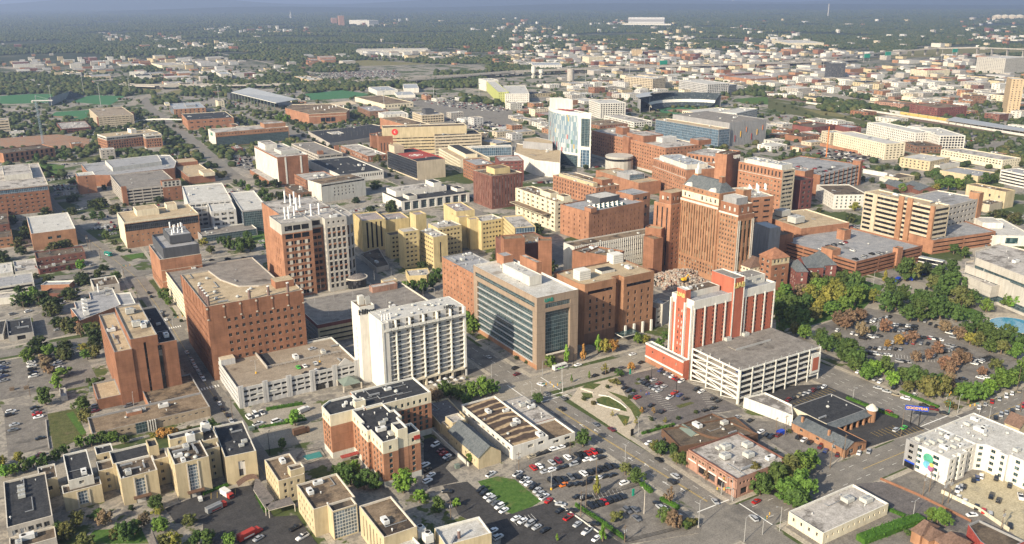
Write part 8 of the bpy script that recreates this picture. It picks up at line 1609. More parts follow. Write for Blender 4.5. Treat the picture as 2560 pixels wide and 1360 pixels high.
def one_mesh(kind):
 if kind not in ONE:
  mb=MB();
  for me in CM[kind][:2]:
   for pl in me.polygons:mb.face([tuple(me.vertices[i].co)for i in pl.vertices],'carpaint' if me is CM[kind][0]else 'carglass')
  (wx,wy)=CM[kind][3]
  for sx in(-1,1):
   for sy in(-1,1):mb.box(sx*wx-.33,sy*wy-.1,0,sx*wx+.33,sy*wy+.1,.62,'tyre')
  ONE[kind]=mb.mesh('parked_car')
 return ONE[kind]
PAINT={'white':(.75,.75,.74),'black':(.012,.013,.016),'grey':(.12,.125,.135),'silver':(.38,.39,.40),'red':(.38,.015,.012),'blue':(.02,.05,.17),'maroon':(.12,.015,.02),'tan':(.3,.26,.19),'green':(.08,.45,.06),'orange':(.75,.2,.02)}
CODE={'w':'white','k':'black','g':'grey','s':'silver','r':'red','b':'blue','m':'maroon','t':'tan','n':'green','o':'orange'}
NCAR=[0]
CQ=[]
def car(*a):CQ.append(a)
def park():
 CQ.sort(key=lambda a:a[0]**2+a[1]**2)
 for a in CQ[:300]:one_car(*a)
 mb=MB();mm={'white':UWHITE,'silver':'galv','grey':GTRIM,'black':'black','red':'wine','blue':'navy'}
 for x,y,z,rz,pn,kd,*_ in CQ[300:]:
  me=one_mesh(kd);c_,s_=math.cos(rz),math.sin(rz);slots=(mm.get(pn,'black'),'carglass','tyre')
  for pl in me.polygons:mb.face([(x+v.x*c_-v.y*s_,y+v.x*s_+v.y*c_,z+v.z)for v in(me.vertices[i].co for i in pl.vertices)],slots[pl.material_index])
 tag(mb.build('parked_cars'),'remaining small cars parked in the farther lots and decks','cars',None,'stuff')
def one_car(x,y,z,rz,paint,kind,label,group,parts=True,name='parked_car'):
 NCAR[0]+=1;col=PAINT[paint];v=rnd.uniform(.85,1.15);col=tuple(min(.9,c*v)for c in col);word={'sedan':'car','suv':'car','pickup':'pickup truck','van':'van'}[kind]
 if parts:
  o=empty(name,(x,y,z),label,word,group,rz);b,g,w_,(wx,wy),L_=CM[kind]
  put('body',b,o,(0,0,0),0,None,col);put('windows',g,o,(0,0,0))
  for sx in(-1,1):
   for sy in(-1,1):put('wheel',w_,o,(sx*wx,sy*wy,.33))
 else:
  o=bpy.data.objects.new(name,one_mesh(kind));C.objects.link(o);o.location=(x,y,z);o.rotation_euler=(0,0,rz);o.color=(*col,1);tag(o,label,word,group)
 return o
def cars(place,t,a,b,code,face,z=.17,zt=0,parts=None,jit=.12,kinds=None):
 """a row of cars from a to b on the sheet; code lists paints (capital: pickup), '-' an empty bay; face 'y' or 'x' or an angle"""
 A_=at(t,*a,zt);B_=at(t,*b,zt);n=len(code);ang={'y':math.pi/2,'x':0}.get(face,face if not isinstance(face,str)else 0);tot={};seen={};es=[]
 for k,c in enumerate(code):
  if c=='-':continue
  q=A_.lerp(B_,k/(n-1))if n>1 else A_;kd='pickup' if c.isupper()else(kinds or rnd.choice(('sedan','sedan','suv')))
  es.append((q,CODE[c.lower()],kd));tot[CODE[c.lower()],kd]=tot.get((CODE[c.lower()],kd),0)+1
 es.sort(key=lambda e:pix(e[0].x,e[0].y,0)[0])
 for q,pn,kd in es:
  k=seen.get((pn,kd),0);seen[pn,kd]=k+1;wd={'sedan':'saloon car','suv':'tall car','pickup':'pickup','van':'van'}[kd]
  lab='%s %s %s'%(pn,wd,place)if tot[pn,kd]==1 else '%s %s %s from left %s'%(nth(k),pn,wd,place)
  d=math.hypot(q.x,q.y);pr_=d<420 if parts is None else parts
  car(q.x+rnd.uniform(-jit,jit),q.y+rnd.uniform(-jit*2,jit*2),z,ang+rnd.uniform(-.04,.04)+(math.pi if rnd.random()<.4 else 0),pn,kd,lab,'cars '+place,pr_)
  # lots along the avenue
cars('at the white workshop wall','a2',(145,720),(415,636),'tkkwwk','x');cars('in the first short row of the avenue lot','a2',(155,805),(340,755),'rw-sm','y');cars('beside the grass strip of the avenue lot','a2',(245,835),(450,780),'swkks','x')
cars('in the top row of the avenue lot','a2',(410,730),(640,680),'w-kkrrk','y');cars('in the second row of the avenue lot','a2',(500,750),(660,730),'KwWk','x');cars('in the middle row of the avenue lot','a2',(530,850),(760,790),'wkkKkk','y');cars('in the lower middle row of the avenue lot','a2',(590,890),(740,860),'kwkk','x')
cars('in the shaded row of the avenue lot','a2',(290,905),(480,870),'kKkgk','y');cars('in the lower row of the avenue lot','a2',(330,940),(540,920),'kokkK','x');cars('alone near the avenue lot exit','a2',(830,920),(830,920),'w','x')
cars('along the lawn edge of the avenue lot','a2',(40,850),(270,1050),'WkWwkssWr',.35);cars('at the fence of the walled lot','a2',(580,1090),(810,1015),'kkkrkkkk','y');cars('on the island of the walled lot','a2',(1060,1070),(1130,1115),'ksw','y',jit=.5)
cars('in the middle of the walled lot','a2',(855,1125),(905,1115),'gg','y');cars('below the pair in the walled lot','a2',(920,1180),(920,1180),'g','y');cars('along the wall of the dark lot','a2',(360,1075),(600,1220),'sk-k',-.7);cars('in the middle row of the dark lot','a2',(355,1125),(620,1330),'kRsWw',.3)
cars('in the west row of the dark lot','a2',(30,1180),(240,1270),'wwssk',.2);cars('by the gate of the dark lot','a2',(480,1020),(540,1030),'kK','x')
cars('beside the lawn of the dark lot','a1',(1660,970),(1830,1120),'kkwsgww',.25);cars('along the chapel wall','a1',(1325,635),(1435,745),'w-mrwk',.3);cars('in the hotel court','a1',(1250,785),(1295,860),'wkw',.3);cars('at the hotel court gate','a1',(1270,905),(1275,905),'w',.3);cars('alone beside the dark lot lawn corner','a1',(1735,855),(1735,855),'W',.3);cars('half hidden under the trees of the dark lot','a1',(1410,980),(1420,980),'k',-.6)
cars('at the corner of the plant building','a1',(1750,1270),(1790,1320),'ws',.2);cars('in front of the cream block','a1',(290,1250),(345,1320),'KW',.3);cars('at the lower edge by the cream block','a1',(10,1280),(20,1330),'rs',.4)
# plaza lot
cars('in the north row of the plaza lot','a2',(1100,85),(1250,165),'bksgwrmw',.2,jit=.05);cars('in the second row of the plaza lot','a2',(960,165),(1085,235),'gkkgss',.1);cars('in the short third row of the plaza lot','a2',(1045,155),(1125,205),'sms',.1);cars('in the west row of the plaza lot','a2',(835,215),(925,285),'kkgr',.1);cars('by the lamp of the plaza lot','a2',(1200,250),(1240,268),'Rb',.3);cars('next to the lamp of the plaza lot','a2',(1165,285),(1165,285),'W',.3)
cars('on the planted island of the plaza lot','a2',(1280,295),(1280,295),'k','x');cars('along the open garage foot','a2',(1365,225),(1525,310),'kw--kk',.2);cars('at the south corner of the plaza lot','a2',(1430,378),(1490,365),'kk','x');cars('at the blue bays of the plaza lot','a2',(1030,345),(1110,390),'kk',.2)
cars('in the lane by the brown sheds','a2',(1010,620),(1210,575),'w-kW',.2);cars('behind the pink brick building','a2',(1660,430),(1760,455),'sk',.2);cars('at the east end of the brown sheds','a2',(1840,540),(1880,560),'wk',.2)
# kerbside and moving
def solo(label,t,x,y,pn,kd,rz,z=.13,name='parked_car'):q=at(t,x,y);car(q.x,q.y,z,rz,pn,kd,label,None,True,name)
PI2=math.pi/2
for a_ in(('black saloon car starting down the avenue beside the plaza','a2',375,292,'grey','suv',PI2),('black saloon car in the avenue turn lane by the bicycle sign','a2',370,368,'black','sedan',PI2),('dark grey car in the avenue level with the plaza steps','a2',615,485,'grey','sedan',PI2),('dark red car just below the grey one on the avenue','a2',735,520,'maroon','sedan',PI2),('black car in the avenue beside the ivy corner','a2',1085,745,'black','sedan',PI2),('grey tall car overtaking in the avenue','a2',1205,868,'silver','suv',PI2),('black tall car ahead of the grey one on the avenue','a2',1183,908,'black','suv',PI2),('silver car waiting near the lower crossing','a2',1500,1055,'silver','sedan',PI2-.3),('silver tall car in the lower right crossing','a2',1785,1180,'silver','suv',PI2-.2),('red car at the kerb beside the dark tree clump','a2',1805,1055,'red','sedan',.1),('white car turning in the upper crossing','a2',212,188,'white','sedan',PI2+.3),('grey car stopped at the crossing near the corner shop','a2',255,255,'grey','sedan',PI2),('white car on the broad avenue beyond the glass building','b2',890,1148,'white','sedan',.05),('white car behind the white bus','b2',487,1226,'white','sedan',.05),('black tall car waiting at the glass building corner','b2',25,1250,'black','suv',.2),('dark red car at the glass building corner','b2',35,1295,'maroon','sedan',.2),('black car parked under the orange tree','b2',955,1208,'black','sedan',.1),('black car in the row opposite the white bus','b2',690,1285,'black','sedan',.1),('long black car opposite the bus','b2',750,1262,'black','suv',.1),('grey car east of the long black one','b2',810,1250,'grey','suv',.1),('black car parked west of the plaza trees','b2',615,1305,'black','sedan',.1),('silver car driving in the shade beside the white hotel','b1',1720,1168,'silver','sedan',PI2),('white car cut by the shade near the hotel terrace','b1',1080,720,'white','sedan',PI2)):
 solo(*a_)
cars('parked along the side street below the big brick block','b0',(1385,1135),(1505,1335),'w-sswwssw',PI2);cars('parked by the cream garage on the side street','b0',(1190,830),(1230,890),'skw',PI2);cars('parked at the lab kerb','b0',(1100,690),(1120,720),'kk',PI2)
cars('parked outside the tan office end','a0',(1595,290),(1710,460),'kwkks',PI2);cars('in the court of the pale garage','e0',(620,1010),(820,940),'wwW',PI2+.1,kinds='van');cars('at the hedge of the pale garage','e0',(770,1115),(1050,1080),'Ww',.2,kinds='van')
cars('in the upper bays of the west lot','a0',(30,40),(30,160),'sbkbs',.1);cars('in the second bays of the west lot','a0',(235,30),(245,130),'wwkkw',.1);cars('in the third bays of the west lot','a0',(430,20),(450,110),'gwk',.1);cars('in the near west lot by the wall','a0',(85,390),(75,415),'wk',.1);cars('in the near west lot by the meadow','a0',(260,360),(285,430),'kgrw',.1);cars('in the near west lot front bays','a0',(110,485),(100,525),'sg',.05);cars('alone near the meadow fence','a0',(300,585),(300,585),'k',.1);cars('under the hedge of the near west lot','a0',(300,708),(300,708),'m',.15);cars('behind the tan office','a0',(930,305),(950,345),'kg',.1);cars('at the west end behind the tan office','a0',(710,350),(700,385),'sm',.1)
cars('in the west workshop yard','b0',(410,850),(430,965),'sssws',.2);cars('in the crowded yard by the oak','b0',(380,800),(330,780),'kw',.3);cars('by the brick shop','b0',(455,745),(465,770),'sw',.5);cars('beside the oak in the west yard','b0',(555,690),(570,720),'wo',.5);cars('outside the west workshop','b0',(95,850),(210,830),'g-w',.4);cars('on the cross street by the brick strip','b0',(580,558),(735,545),'kkw',.05);cars('in the small yard above the cross street','b0',(660,465),(710,500),'ggs',.2);solo('black tall car on the street under the workshop','b0',305,1082,'black','suv',.05)
cars('in the left bays at the dark hedge','b0',(230,1210),(250,1310),'wwkbw',.1);cars('in the edge bays at the far west','b0',(10,1215),(15,1340),'kbsgk',.1);cars('in the bays behind the brown shrubs','b0',(420,1190),(440,1290),'kwgk',.1)
cars('parked outside the white gridded building','b0',(720,185),(750,215),'sw',.2);cars('in the corner yard by the tan banded building','b0',(575,80),(630,70),'wws',.3);cars('on the cross street by the tower','b0',(1505,452),(1860,430),'wk-k-ks',.05)
# pale garage roof, open garage levels, blue deck
def dcar(label,t,x,y,zt,pn,kd,rz):q=at(t,x,y,zt);car(q.x,q.y,zt,rz,pn,kd,label,None)
for a_ in(('bright green small car on the pale garage roof','e0',1375,245,10.05,'green','sedan',PI2),('white car next to the green one on the pale garage roof','e0',1475,225,10.05,'white','sedan',PI2),('grey car beside the lamp on the pale garage roof','e0',1635,195,10.05,'grey','sedan',PI2),('black car behind the parapet of the pale garage roof','e0',1500,335,10.05,'black','sedan',0),('white car behind the parapet of the pale garage roof','e0',1645,295,10.05,'white','sedan',0),('black hatchback at the gable of the pale garage roof','e0',1740,275,10.05,'black','sedan',0),('silver car at the top edge of the pale garage roof','b1',415,1105,10.05,'silver','sedan',.1)):
 dcar(*a_)
og=random.Random(4)
for j in range(1,6):
 for k in range(9):
  if og.random()<.42:
   x=OG[0]+4+k*6.6+og.uniform(-.5,.5);pn=og.choice(('white','grey','black','silver','blue'));car(x,OG[1]+3.4,j*OG[5],PI2+og.uniform(-.04,.04),pn,og.choice(('sedan','suv')),'%s car %s from the west on %s level of the open garage'%(pn,nth(k),nth(j-1)),'cars inside the open white garage',False)
def deck_cars(b,place,n,seed,zoff=-1.2):
 r=random.Random(seed);q=b['poly'];U_=q[1]-q[0];V_=q[3]-q[0];a=math.atan2(U_.y,U_.x);es=[]
 for k in range(n):es.append((q[0]+U_*r.uniform(.06,.5)+V_*(r.choice((.08,.11,.3,.52,.55))+r.uniform(-.003,.003)),r.choice(('white','black','black','grey','silver','red'))))
 es.sort(key=lambda e:pix(e[0].x,e[0].y,b['h'])[0]);keep=[]
 for e in es:
  if all((e[0]-o_[0]).length>3.2 for o_ in keep):keep.append(e)
 for k,(c,pn)in enumerate(keep):car(c.x,c.y,b['h']+zoff,a+PI2,pn,r.choice(('sedan','suv')),'%s car, %s from the left %s'%(pn,nth(k),place),'cars '+place,False)
deck_cars(CARDECK2,'on the deck of the red brick garage',24,3);deck_cars(CARDECK3,'on the deck of the white and brick striped garage',14,5,-.9)
# russet lot rows
for nm,a,b,cd in(('in the top row of the russet lot',(690,925),(900,870),'wskwwkgkwk'),('in the second row of the russet lot',(510,970),(660,1000),'w--ww'),('in the row under the first russet trees',(700,1030),(820,1010),'kkwsk'),('in the dense middle row of the russet lot',(935,930),(1095,940),'wskkwskk'),('in the row behind the dense middle row',(940,975),(1090,960),'ksskkm'),('in the second middle row of the russet lot',(1120,1020),(1270,1040),'kkrwkw'),('in the row with two red cars',(920,1060),(1180,1070),'wsbrsk'),('in the third row of the russet lot',(750,1100),(980,1110),'kkwssks'),('in the fourth row of the russet lot',(740,1140),(890,1155),'kswgww'),('in the pair of dark cars at the lot centre',(970,1200),(1030,1205),'gkg'),('in the south middle row of the russet lot',(1220,1160),(1360,1110),'w--kkgs'),('in the east row of the russet lot',(1520,1215),(1640,1170),'wkwskkkk'),('in the second east row of the russet lot',(1330,1080),(1440,1110),'gskk'),('in the far east row of the russet lot',(1440,1330),(1690,1310),'k--wwks'),('along the north trees of the russet lot',(1160,905),(1240,940),'smm'),('at the north east bays of the russet lot',(1340,990),(1370,1020),'ws')):
 cars(nm,'b3',a,b,cd,rnd.choice((.4,PI2+.3)))
cars('parked along the east street kerb','a3',(810,215),(1300,400),'ssc'.replace('c','t')+'w-kmk',-1.15);cars('in the front bays of the russet lot','a3',(665,95),(830,170),'w--sw',.3);cars('beside the trees at the east street','a3',(930,215),(1080,265),'kw',.2);cars('parked on the north side of the far street','a3',(1555,358),(1850,235),'wsrswwt',.55);cars('parked on the south side of the far street','a3',(1680,435),(1880,345),'kssksr',.55)
cars('in front of the orange brick shop','a3',(225,580),(310,620),'kwk',.25);cars('against the orange brick wall','a3',(20,580),(80,565),'km',.2);cars('in the yard of the orange brick shop','a3',(385,650),(425,680),'mb',.4);cars('on the street before the orange brick shop','a3',(515,710),(745,685),'mKws',.5);cars('in the painted bays behind the tyre shop','a3',(150,300),(410,205),'mktssmkw',.3);cars('in the tyre shop forecourt','a3',(945,525),(1000,508),'sn',.1);cars('at the tyre shop bays','a3',(800,370),(885,395),'kkr',PI2)
for nm,a,b,cd,f in(('by the apartment entrance',(1515,895),(1575,870),'kbw',.5),('in the sandy court middle row',(1690,885),(1780,935),'kk',.4),('in the sandy court pair',(1650,1020),(1700,1045),'kk',.4),('in the sandy court wall row',(1395,970),(1450,945),'wsk',.5),('in the white pair of the sandy court',(1410,1025),(1455,1055),'ww',.4),('in the lower sandy court row',(1545,1100),(1640,1150),'krs',.5),('at the sandy court gate',(1505,1155),(1505,1155),'w',-.4),('at the east rim of the sandy court',(1860,1020),(1785,1235),'W--k',.6)):cars(nm,'a3',a,b,cd,f)
for nm,t,a,b,cd in(('in the library bus yard','b3',(1050,660),(1170,660),'w-k'),('east of the striped tower','c3',(1480,1290),(1610,1320),'wskws'),('in the second row east of the striped tower','c3',(1390,1240),(1440,1210),'sw')):cars(nm,t,a,b,cd,.5)
park();print('CARS',len(CQ),NCAR[0])
# far parking fields: one mass of cars
def carpark(name,label,t,poly,n,seed):
 r=random.Random(seed);P_=[at(t,x,y)for x,y in poly];xs=[q.x for q in P_];ys=[q.y for q in P_];mb=MB();k=0;tries=0
 while k<n and tries<n*6:
  tries+=1;x=r.uniform(min(xs),max(xs));y=r.uniform(min(ys),max(ys));y=round(y/17)*17+r.choice((-2.8,2.8));x=round(x/2.7)*2.7
  if not inside(x,y,P_):continue
  m_=r.choice((UWHITE,UWHITE,'galv','black','black',GTRIM,'wine','navy'));mb.box(x-.9,y-2.2,.2,x+.9,y+2.2,1.0,m_,None,False);mb.box(x-.8,y-1.2,1.0,x+.8,y+1.0,1.5,'black',m_,False);k+=1
 tag(mb.build(name),label,'cars',None,'stuff')
carpark('parked_cars','field of parked cars beyond the practice field','d1',[(500,780),(620,700),(1400,700),(1450,770),(900,810)],700,1);carpark('parked_cars','crowded parking field beside the dark roofed store','c1',[(1110,235),(1460,215),(1892,290),(1860,330),(1500,300)],260,2)
carpark('parked_cars','parking rows east of the stepped tan office','c1',[(1390,380),(1600,370),(1892,440),(1892,500),(1620,460)],160,3);carpark('parked_cars','parking rows in front of the yellow hotel','c3',[(260,650),(430,600),(950,670),(700,690)],130,4);carpark('parked_cars','parking rows by the campus boulevard','c0',[(1720,650),(1892,660),(1892,770),(1780,740)],60,6)
carpark('parked_cars','parking strips in the warehouse district beyond the railway','d3',[(600,900),(900,900),(1200,960),(900,1000)],110,7);carpark('parked_cars','long rows of cars among the far warehouses','d3',[(900,780),(1500,780),(1700,830),(1100,850)],200,8)
q_r=random.Random(77);mb=MB();n_c=0
for _ in range(5200):
 q=at('s',q_r.uniform(0,2560),q_r.uniform(200,620));x,y=q
 if hits(x+8,y,11)or any(abs(x-a)<e+26 and abs(y-b)<f_q+22 for a,b,e,f_q in cells[:60]):continue
 if mnoise.noise(Vc((x*.012,y*.012,1)))<.02:continue
 for k in range(q_r.randint(4,10)):
  if q_r.random()<.2:continue
  m_=q_r.choice((UWHITE,UWHITE,'galv','black','black',GTRIM,'wine','navy'));c=x+k*2.7;mb.box(c-.9,y-2.2,.2,c+.9,y+2.2,1.0,m_,None,False);mb.box(c-.8,y-1.2,1.0,c+.8,y+1.0,1.5,'black',m_,False)
 n_c+=1
 if n_c>420:break
tag(mb.build('parked_cars'),'short rows of cars scattered over the yards of the middle distance','cars',None,'stuff')
# bus, coaches, trucks, fire engine
def boxtruck(name,label,cat,t,x,y,rz,L_,W_,hgt,body,stripe=None,cab=None,z=.13):
 q=at(t,x,y);o=empty(name,(q.x,q.y,z),label,cat,None,rz);mb=MB();hl,hw=L_/2,W_/2;c=2.0 if cab else.5
 mb.box(-hl,-hw,.5,hl-c,hw,hgt,body);mb.build('body',o,off=(0,0,0));mb=MB()
 cb=cab or body;mb.box(hl-c,-hw*.95,.5,hl,hw*.95,hgt*.8 if cab else hgt*.55,cb);mb.build('cab',o,off=(0,0,0));mb=MB()
 if cab:mb.box(hl-.6,-hw*.8,hgt*.45,hl+.02,hw*.8,hgt*.72,'carglass')
 else:
  for s_ in(-1,1):mb.box(-hl+.6,s_*hw-.02,hgt*.55,hl-1.2,s_*hw+.02,hgt*.82,'carglass')
  mb.box(hl-.52,-hw*.85,hgt*.5,hl-.48,hw*.85,hgt*.85,'carglass')
 mb.build('windows',o,off=(0,0,0))
 if stripe:mb=MB();mb.box(-hl+L_*.2,-hw-.03,hgt*.3,hl-L_*.3,-hw-.01,hgt*.5,stripe);mb.build('stripe',o,off=(0,0,0))
 for sx in(-.62,.68):
  for sy in(-1,1):put('wheel',CM['sedan'][2],o,(sx*hl,sy*(hw-.1),.45),0,(1.4,1.4,1.4))
 return o
boxtruck('minibus','white shuttle bus with a green side mark at the glass building','bus','b2',355,1250,.06,9.5,2.5,3.0,UWHITE,'lime');boxtruck('delivery_truck','brown delivery truck on the street by the pale garage','truck','a1',335,545,.05,8,2.4,3.2,'brown',None,'brown')
boxtruck('ambulance','white ambulance with red bonnet in the annex yard','ambulance','a0',1680,1010,-1.25,7.2,2.4,2.9,UWHITE,None,'red',.18);fe=boxtruck('fire_engine','red fire engine with grey locker sides in the annex yard','fire engine','a0',1600,1110,.3,8.6,2.5,2.7,'metal','red','red',.18)
mb=MB()
for s_ in(-.3,.3):mb.box(-4.5,s_-.05,3.05,2.5,s_+.05,3.2,'metal')
for k in range(9):mb.box(-4.4+k*.8,-.3,3.1,-4.3+k*.8,.3,3.18,'metal')
mb.build('ladder',fe,off=(0,0,0))
boxtruck('fire_engine','red truck with white stripe at the bottom edge of the annex yard','fire engine','a0',1840,1310,.3,9,2.5,2.9,'red',UWHITE,'red',.18);boxtruck('cart','small white utility cart in the annex yard','cart','a0',1482,1045,PI2,3,1.5,1.9,UWHITE,None,None,.18)
for k,(x,y,c_,lb)in enumerate(((950,612,'blue','blue and white coach west in the library bus yard'),(1070,585,'blue','blue coach with yellow front in the library bus yard'),(1165,545,'blue','blue coach under the footbridge'))):boxtruck('coach',lb,'coach','b3',x,y,.35,12,2.6,3.2,c_,'yellow','yellow' if k==1 else None)
boxtruck('green_bus','green and white bus at the side street crossing','bus','b0',803,412,-1.2,9,2.5,3,'teal_sign',UWHITE,None,.13);boxtruck('lorry','white lorry with red cab on the left overpass','lorry','d0',1900,848,.1,18,3,12,UWHITE,None,'red')
boxtruck('camper','white utility truck parked behind the small street tree','truck','a1',355,385,.3,6,2.4,2.6,UWHITE,None,UWHITE,.18)
# people in the plaza lot: single skinned bodies
def person(label,x,y,shirt,walk):
 me=bpy.data.meshes.new('person');h=1.74
 J=[(0,0,.95),(0,0,1.2),(0,0,1.42),(0,0,1.52),(0,0,1.66),(.19,0,1.40),(.25,.06*walk,1.13),(.26,.16*walk,.90),(-.19,0,1.40),(-.25,-.06*walk,1.13),(-.26,-.16*walk,.90),(.09,.08*walk,.50),(.1,-.05+.18*walk,.06),(-.09,-.08*walk,.50),(-.1,-.05-.16*walk,.06),(.1,.14+.18*walk,.04),(-.1,.14-.16*walk,.04)]
 E_=[(0,1),(1,2),(2,3),(3,4),(2,5),(5,6),(6,7),(2,8),(8,9),(9,10),(0,11),(11,12),(0,13),(13,14),(12,15),(14,16)];Rr=[.15,.15,.13,.06,.11,.06,.045,.035,.06,.045,.035,.08,.05,.08,.05,.045,.045]
 me.from_pydata(J,E_,[]);o=bpy.data.objects.new('person',me);C.objects.link(o);m_=o.modifiers.new('skin','SKIN');
 for v,rr_ in zip(me.skin_vertices[0].data,Rr):v.radius=(rr_,rr_*.8)
 me.skin_vertices[0].data[0].use_root=True;s=o.modifiers.new('sub','SUBSURF');s.levels=1;s.render_levels=1
 bpy.context.view_layer.update();em=bpy.data.meshes.new_from_object(o.evaluated_get(bpy.context.evaluated_depsgraph_get()));o.modifiers.clear();o.data=em;em.materials.clear()
 for nm in(shirt,'blue','skin'):em.materials.append(MATS[nm])
 for pl in em.polygons:z=pl.center.z;pl.material_index=2 if z>1.5 or(abs(pl.center.x)>.2 and z<1.1)else 0 if z>.95 else 1;pl.use_smooth=True
 mb=MB();mb.cyl(0,-.01,1.66,1.8,.1,.05,'brown',8);hr=mb.build('hair',o,off=(0,0,0));o.location=(x,y,.165);tag(o,label,'person');return o
q=at('a2',990,262)
for k,(sh,dx,dy,lb)in enumerate(((WTRIM,0,0,'person in a white shirt walking first in the small group in the plaza lot'),('red_logo',.9,.5,'person in a red shirt walking in the middle of the group in the plaza lot'),('blue',1.8,-.2,'person in a blue top at the end of the group in the plaza lot'))):person(lb,q.x+dx,q.y+dy,sh,1 if k%2 else-1).rotation_euler=(0,0,.6)
q=at('a2',952,235);person('person in black standing alone north of the group in the plaza lot',q.x,q.y,'black',.3)
# poles and lamps
def lamp(label,t,x,y,h=10,arms=1,rz=0,col=PGREY,base=None,zt=0):
 q=at(t,x,y,zt);o=empty('street_lamp',(q.x,q.y,zt),label,'street lamp','street lamps',rz);mb=MB();mb.cyl(0,0,0,h,.17,.09,col,8)
 if base:mb.cyl(0,0,0,.9,.45,.45,base,10)
 mb.build('pole',o,off=(0,0,0));
 for s_ in((1,)if arms==1 else(-1,1)):
  mb=MB();mb.tube((0,0,h-.3),(s_*1.8,0,h+.25),.06,col,6,.05);mb.build('arm',o,off=(0,0,0));mb=MB();mb.box(s_*1.8-.1 if s_>0 else s_*1.8-.7,-.16,h+.15,s_*1.8+.7 if s_>0 else s_*1.8+.1,.16,h+.32,col);mb.build('lamp_head',o,off=(0,0,0))
for i,(lb,t,x,y,h,ar,rz,col,bs)in enumerate((
('tall grey lamp with yellow foot beside the avenue mid block','a2',835,770,10,1,.2,PGREY,None),('tall grey signal lamp at the lower avenue crossing','a2',1377,1240,12.5,1,0,PGREY,CONC),('grey lamp at the lower edge of the crossing','a2',1715,1345,11,1,0,PGREY,None),('grey lamp in front of the pink brick shop windows','a2',1620,1040,11,1,2.8,PGREY,None),('tall lamp at the upper avenue crossing','a2',372,225,13,1,2.4,PGREY,None),('slim lamp on the corner shop pavement','a2',147,265,7,1,1.5,PGREY,None),('pale pole beside the plaza south gate','a2',932,570,9.5,1,1.3,PGREY,None),
('black lamp in the middle of the plaza lot','a2',1213,250,7,1,0,'black',None),('black lamp at the north of the plaza lot','a2',1030,140,7,1,0,'black',None),('wooden lamp pole in the avenue lot','a2',622,860,8,1,1,'wood',None),('lamp pole at the west side of the avenue lot','a2',290,960,9,1,.5,PGREY,'yellow'),('lamp pole near the white workshop cars','a2',428,705,7,1,1,'wood',None),('pale lamp pole on the walled lot island','a2',975,1140,11,1,1.4,STRIM,None),
('wooden lamp pole near the fence of the avenue lot','a2',545,1105,13,1,1,'wood',None),('grey lamp at the cream warehouse corner','a3',85,1265,11,1,2.8,PGREY,None),('short lamp in the empty strip behind the cream warehouse','a3',1073,1150,7,2,0,PGREY,None),('grey signal lamp on the billboard corner','a3',1400,395,9.5,1,.2,PGREY,None),('second grey lamp on the billboard corner','a3',1335,400,7,1,2.8,'teal_sign',None),('pale lamp pole between billboard and apartments','a3',980,565,13,1,.4,'wood',None),('blue topped sign pole on the east street','a3',628,285,5.5,1,0,PGREY,None),('grey lamp at the pale apartment corner','a3',1635,435,7,1,1.8,PGREY,None),
('lamp pole by the annex rear corner','a0',1720,440,12.5,1,2.9,'wood',None),('thin lamp by the west lot hedge','a0',225,270,8,1,1,'wood',None),('lamp behind the brick hatch of the tan office','a0',995,370,9,1,1.4,PGREY,None),('white lamp with curved arm at the tan office','a0',1105,270,5,1,0,PGREY,None),('small garden lamp in the annex garden','a0',1120,1250,3.5,1,0,'black',None),
('lamp on the tower side of the blue deck','b1',1118,695,7,1,2.9,PGREY,None),('lamp near the brick clinic garden','b1',1320,700,5,1,2.5,PGREY,None),('thin pale lamp beside the white hotel street','b1',1740,1310,8,1,0,PGREY,None),('lamp by the shuttle bus stop','b2',365,1330,10,1,2.9,PGREY,None),('slender pole at the glass building corner','b2',225,1300,9,1,0,GTRIM,None),('black lamp between the avenue trees','b2',455,1215,6,1,0,'black',None),
('tall lamp in the russet lot','b3',803,985,9,2,.5,PGREY,None),('white pole by the brick garage corner','b3',778,630,11,1,0,PGREY,None),('pole in the library bus yard','b3',1145,680,5,1,0,GTRIM,None),('lamp pole at the far park corner','a3',1840,220,12,1,.5,'wood',None),('tall lamp pole beside the far kerb row','a3',1865,385,11,1,2.5,'wood',None),('dark slim lamp in the chapel court','a1',1555,780,7,1,0,'black',None),('black pole on the street of the brown truck','a1',103,700,11,1,1,'black',None))):
 lamp(lb,t,x,y,h,ar,rz,col,bs)
for k,(x,y,lb)in enumerate(((733,325,'double armed lamp with yellow foot on the pale garage roof'),(1705,155,'second double armed lamp with yellow foot on the pale garage roof'))):q=at('e0',x,y,10.05);lamp(lb,'e0',x,y,7.5,2,.1,PGREY,'yellow',10.05)
def utility(label,t,x,y,h,tr=True):
 q=at(t,x,y);o=empty('utility_pole',(q.x,q.y,0),label,'utility pole','utility poles');mb=MB();mb.cyl(0,0,0,h,.2,.13,'wood',8);mb.build('pole',o,off=(0,0,0));mb=MB();mb.box(-1.3,-.08,h-1,1.3,.08,h-.82,'wood');mb.build('crossarm',o,off=(0,0,0))
 if tr:
  for s_ in(-.45,.45):mb=MB();mb.cyl(s_,-.3,h-3.2,h-2.1,.28,.28,'metal',10);mb.build('transformer',o,off=(0,0,0))
 return Vc((q.x,q.y,h-.8))
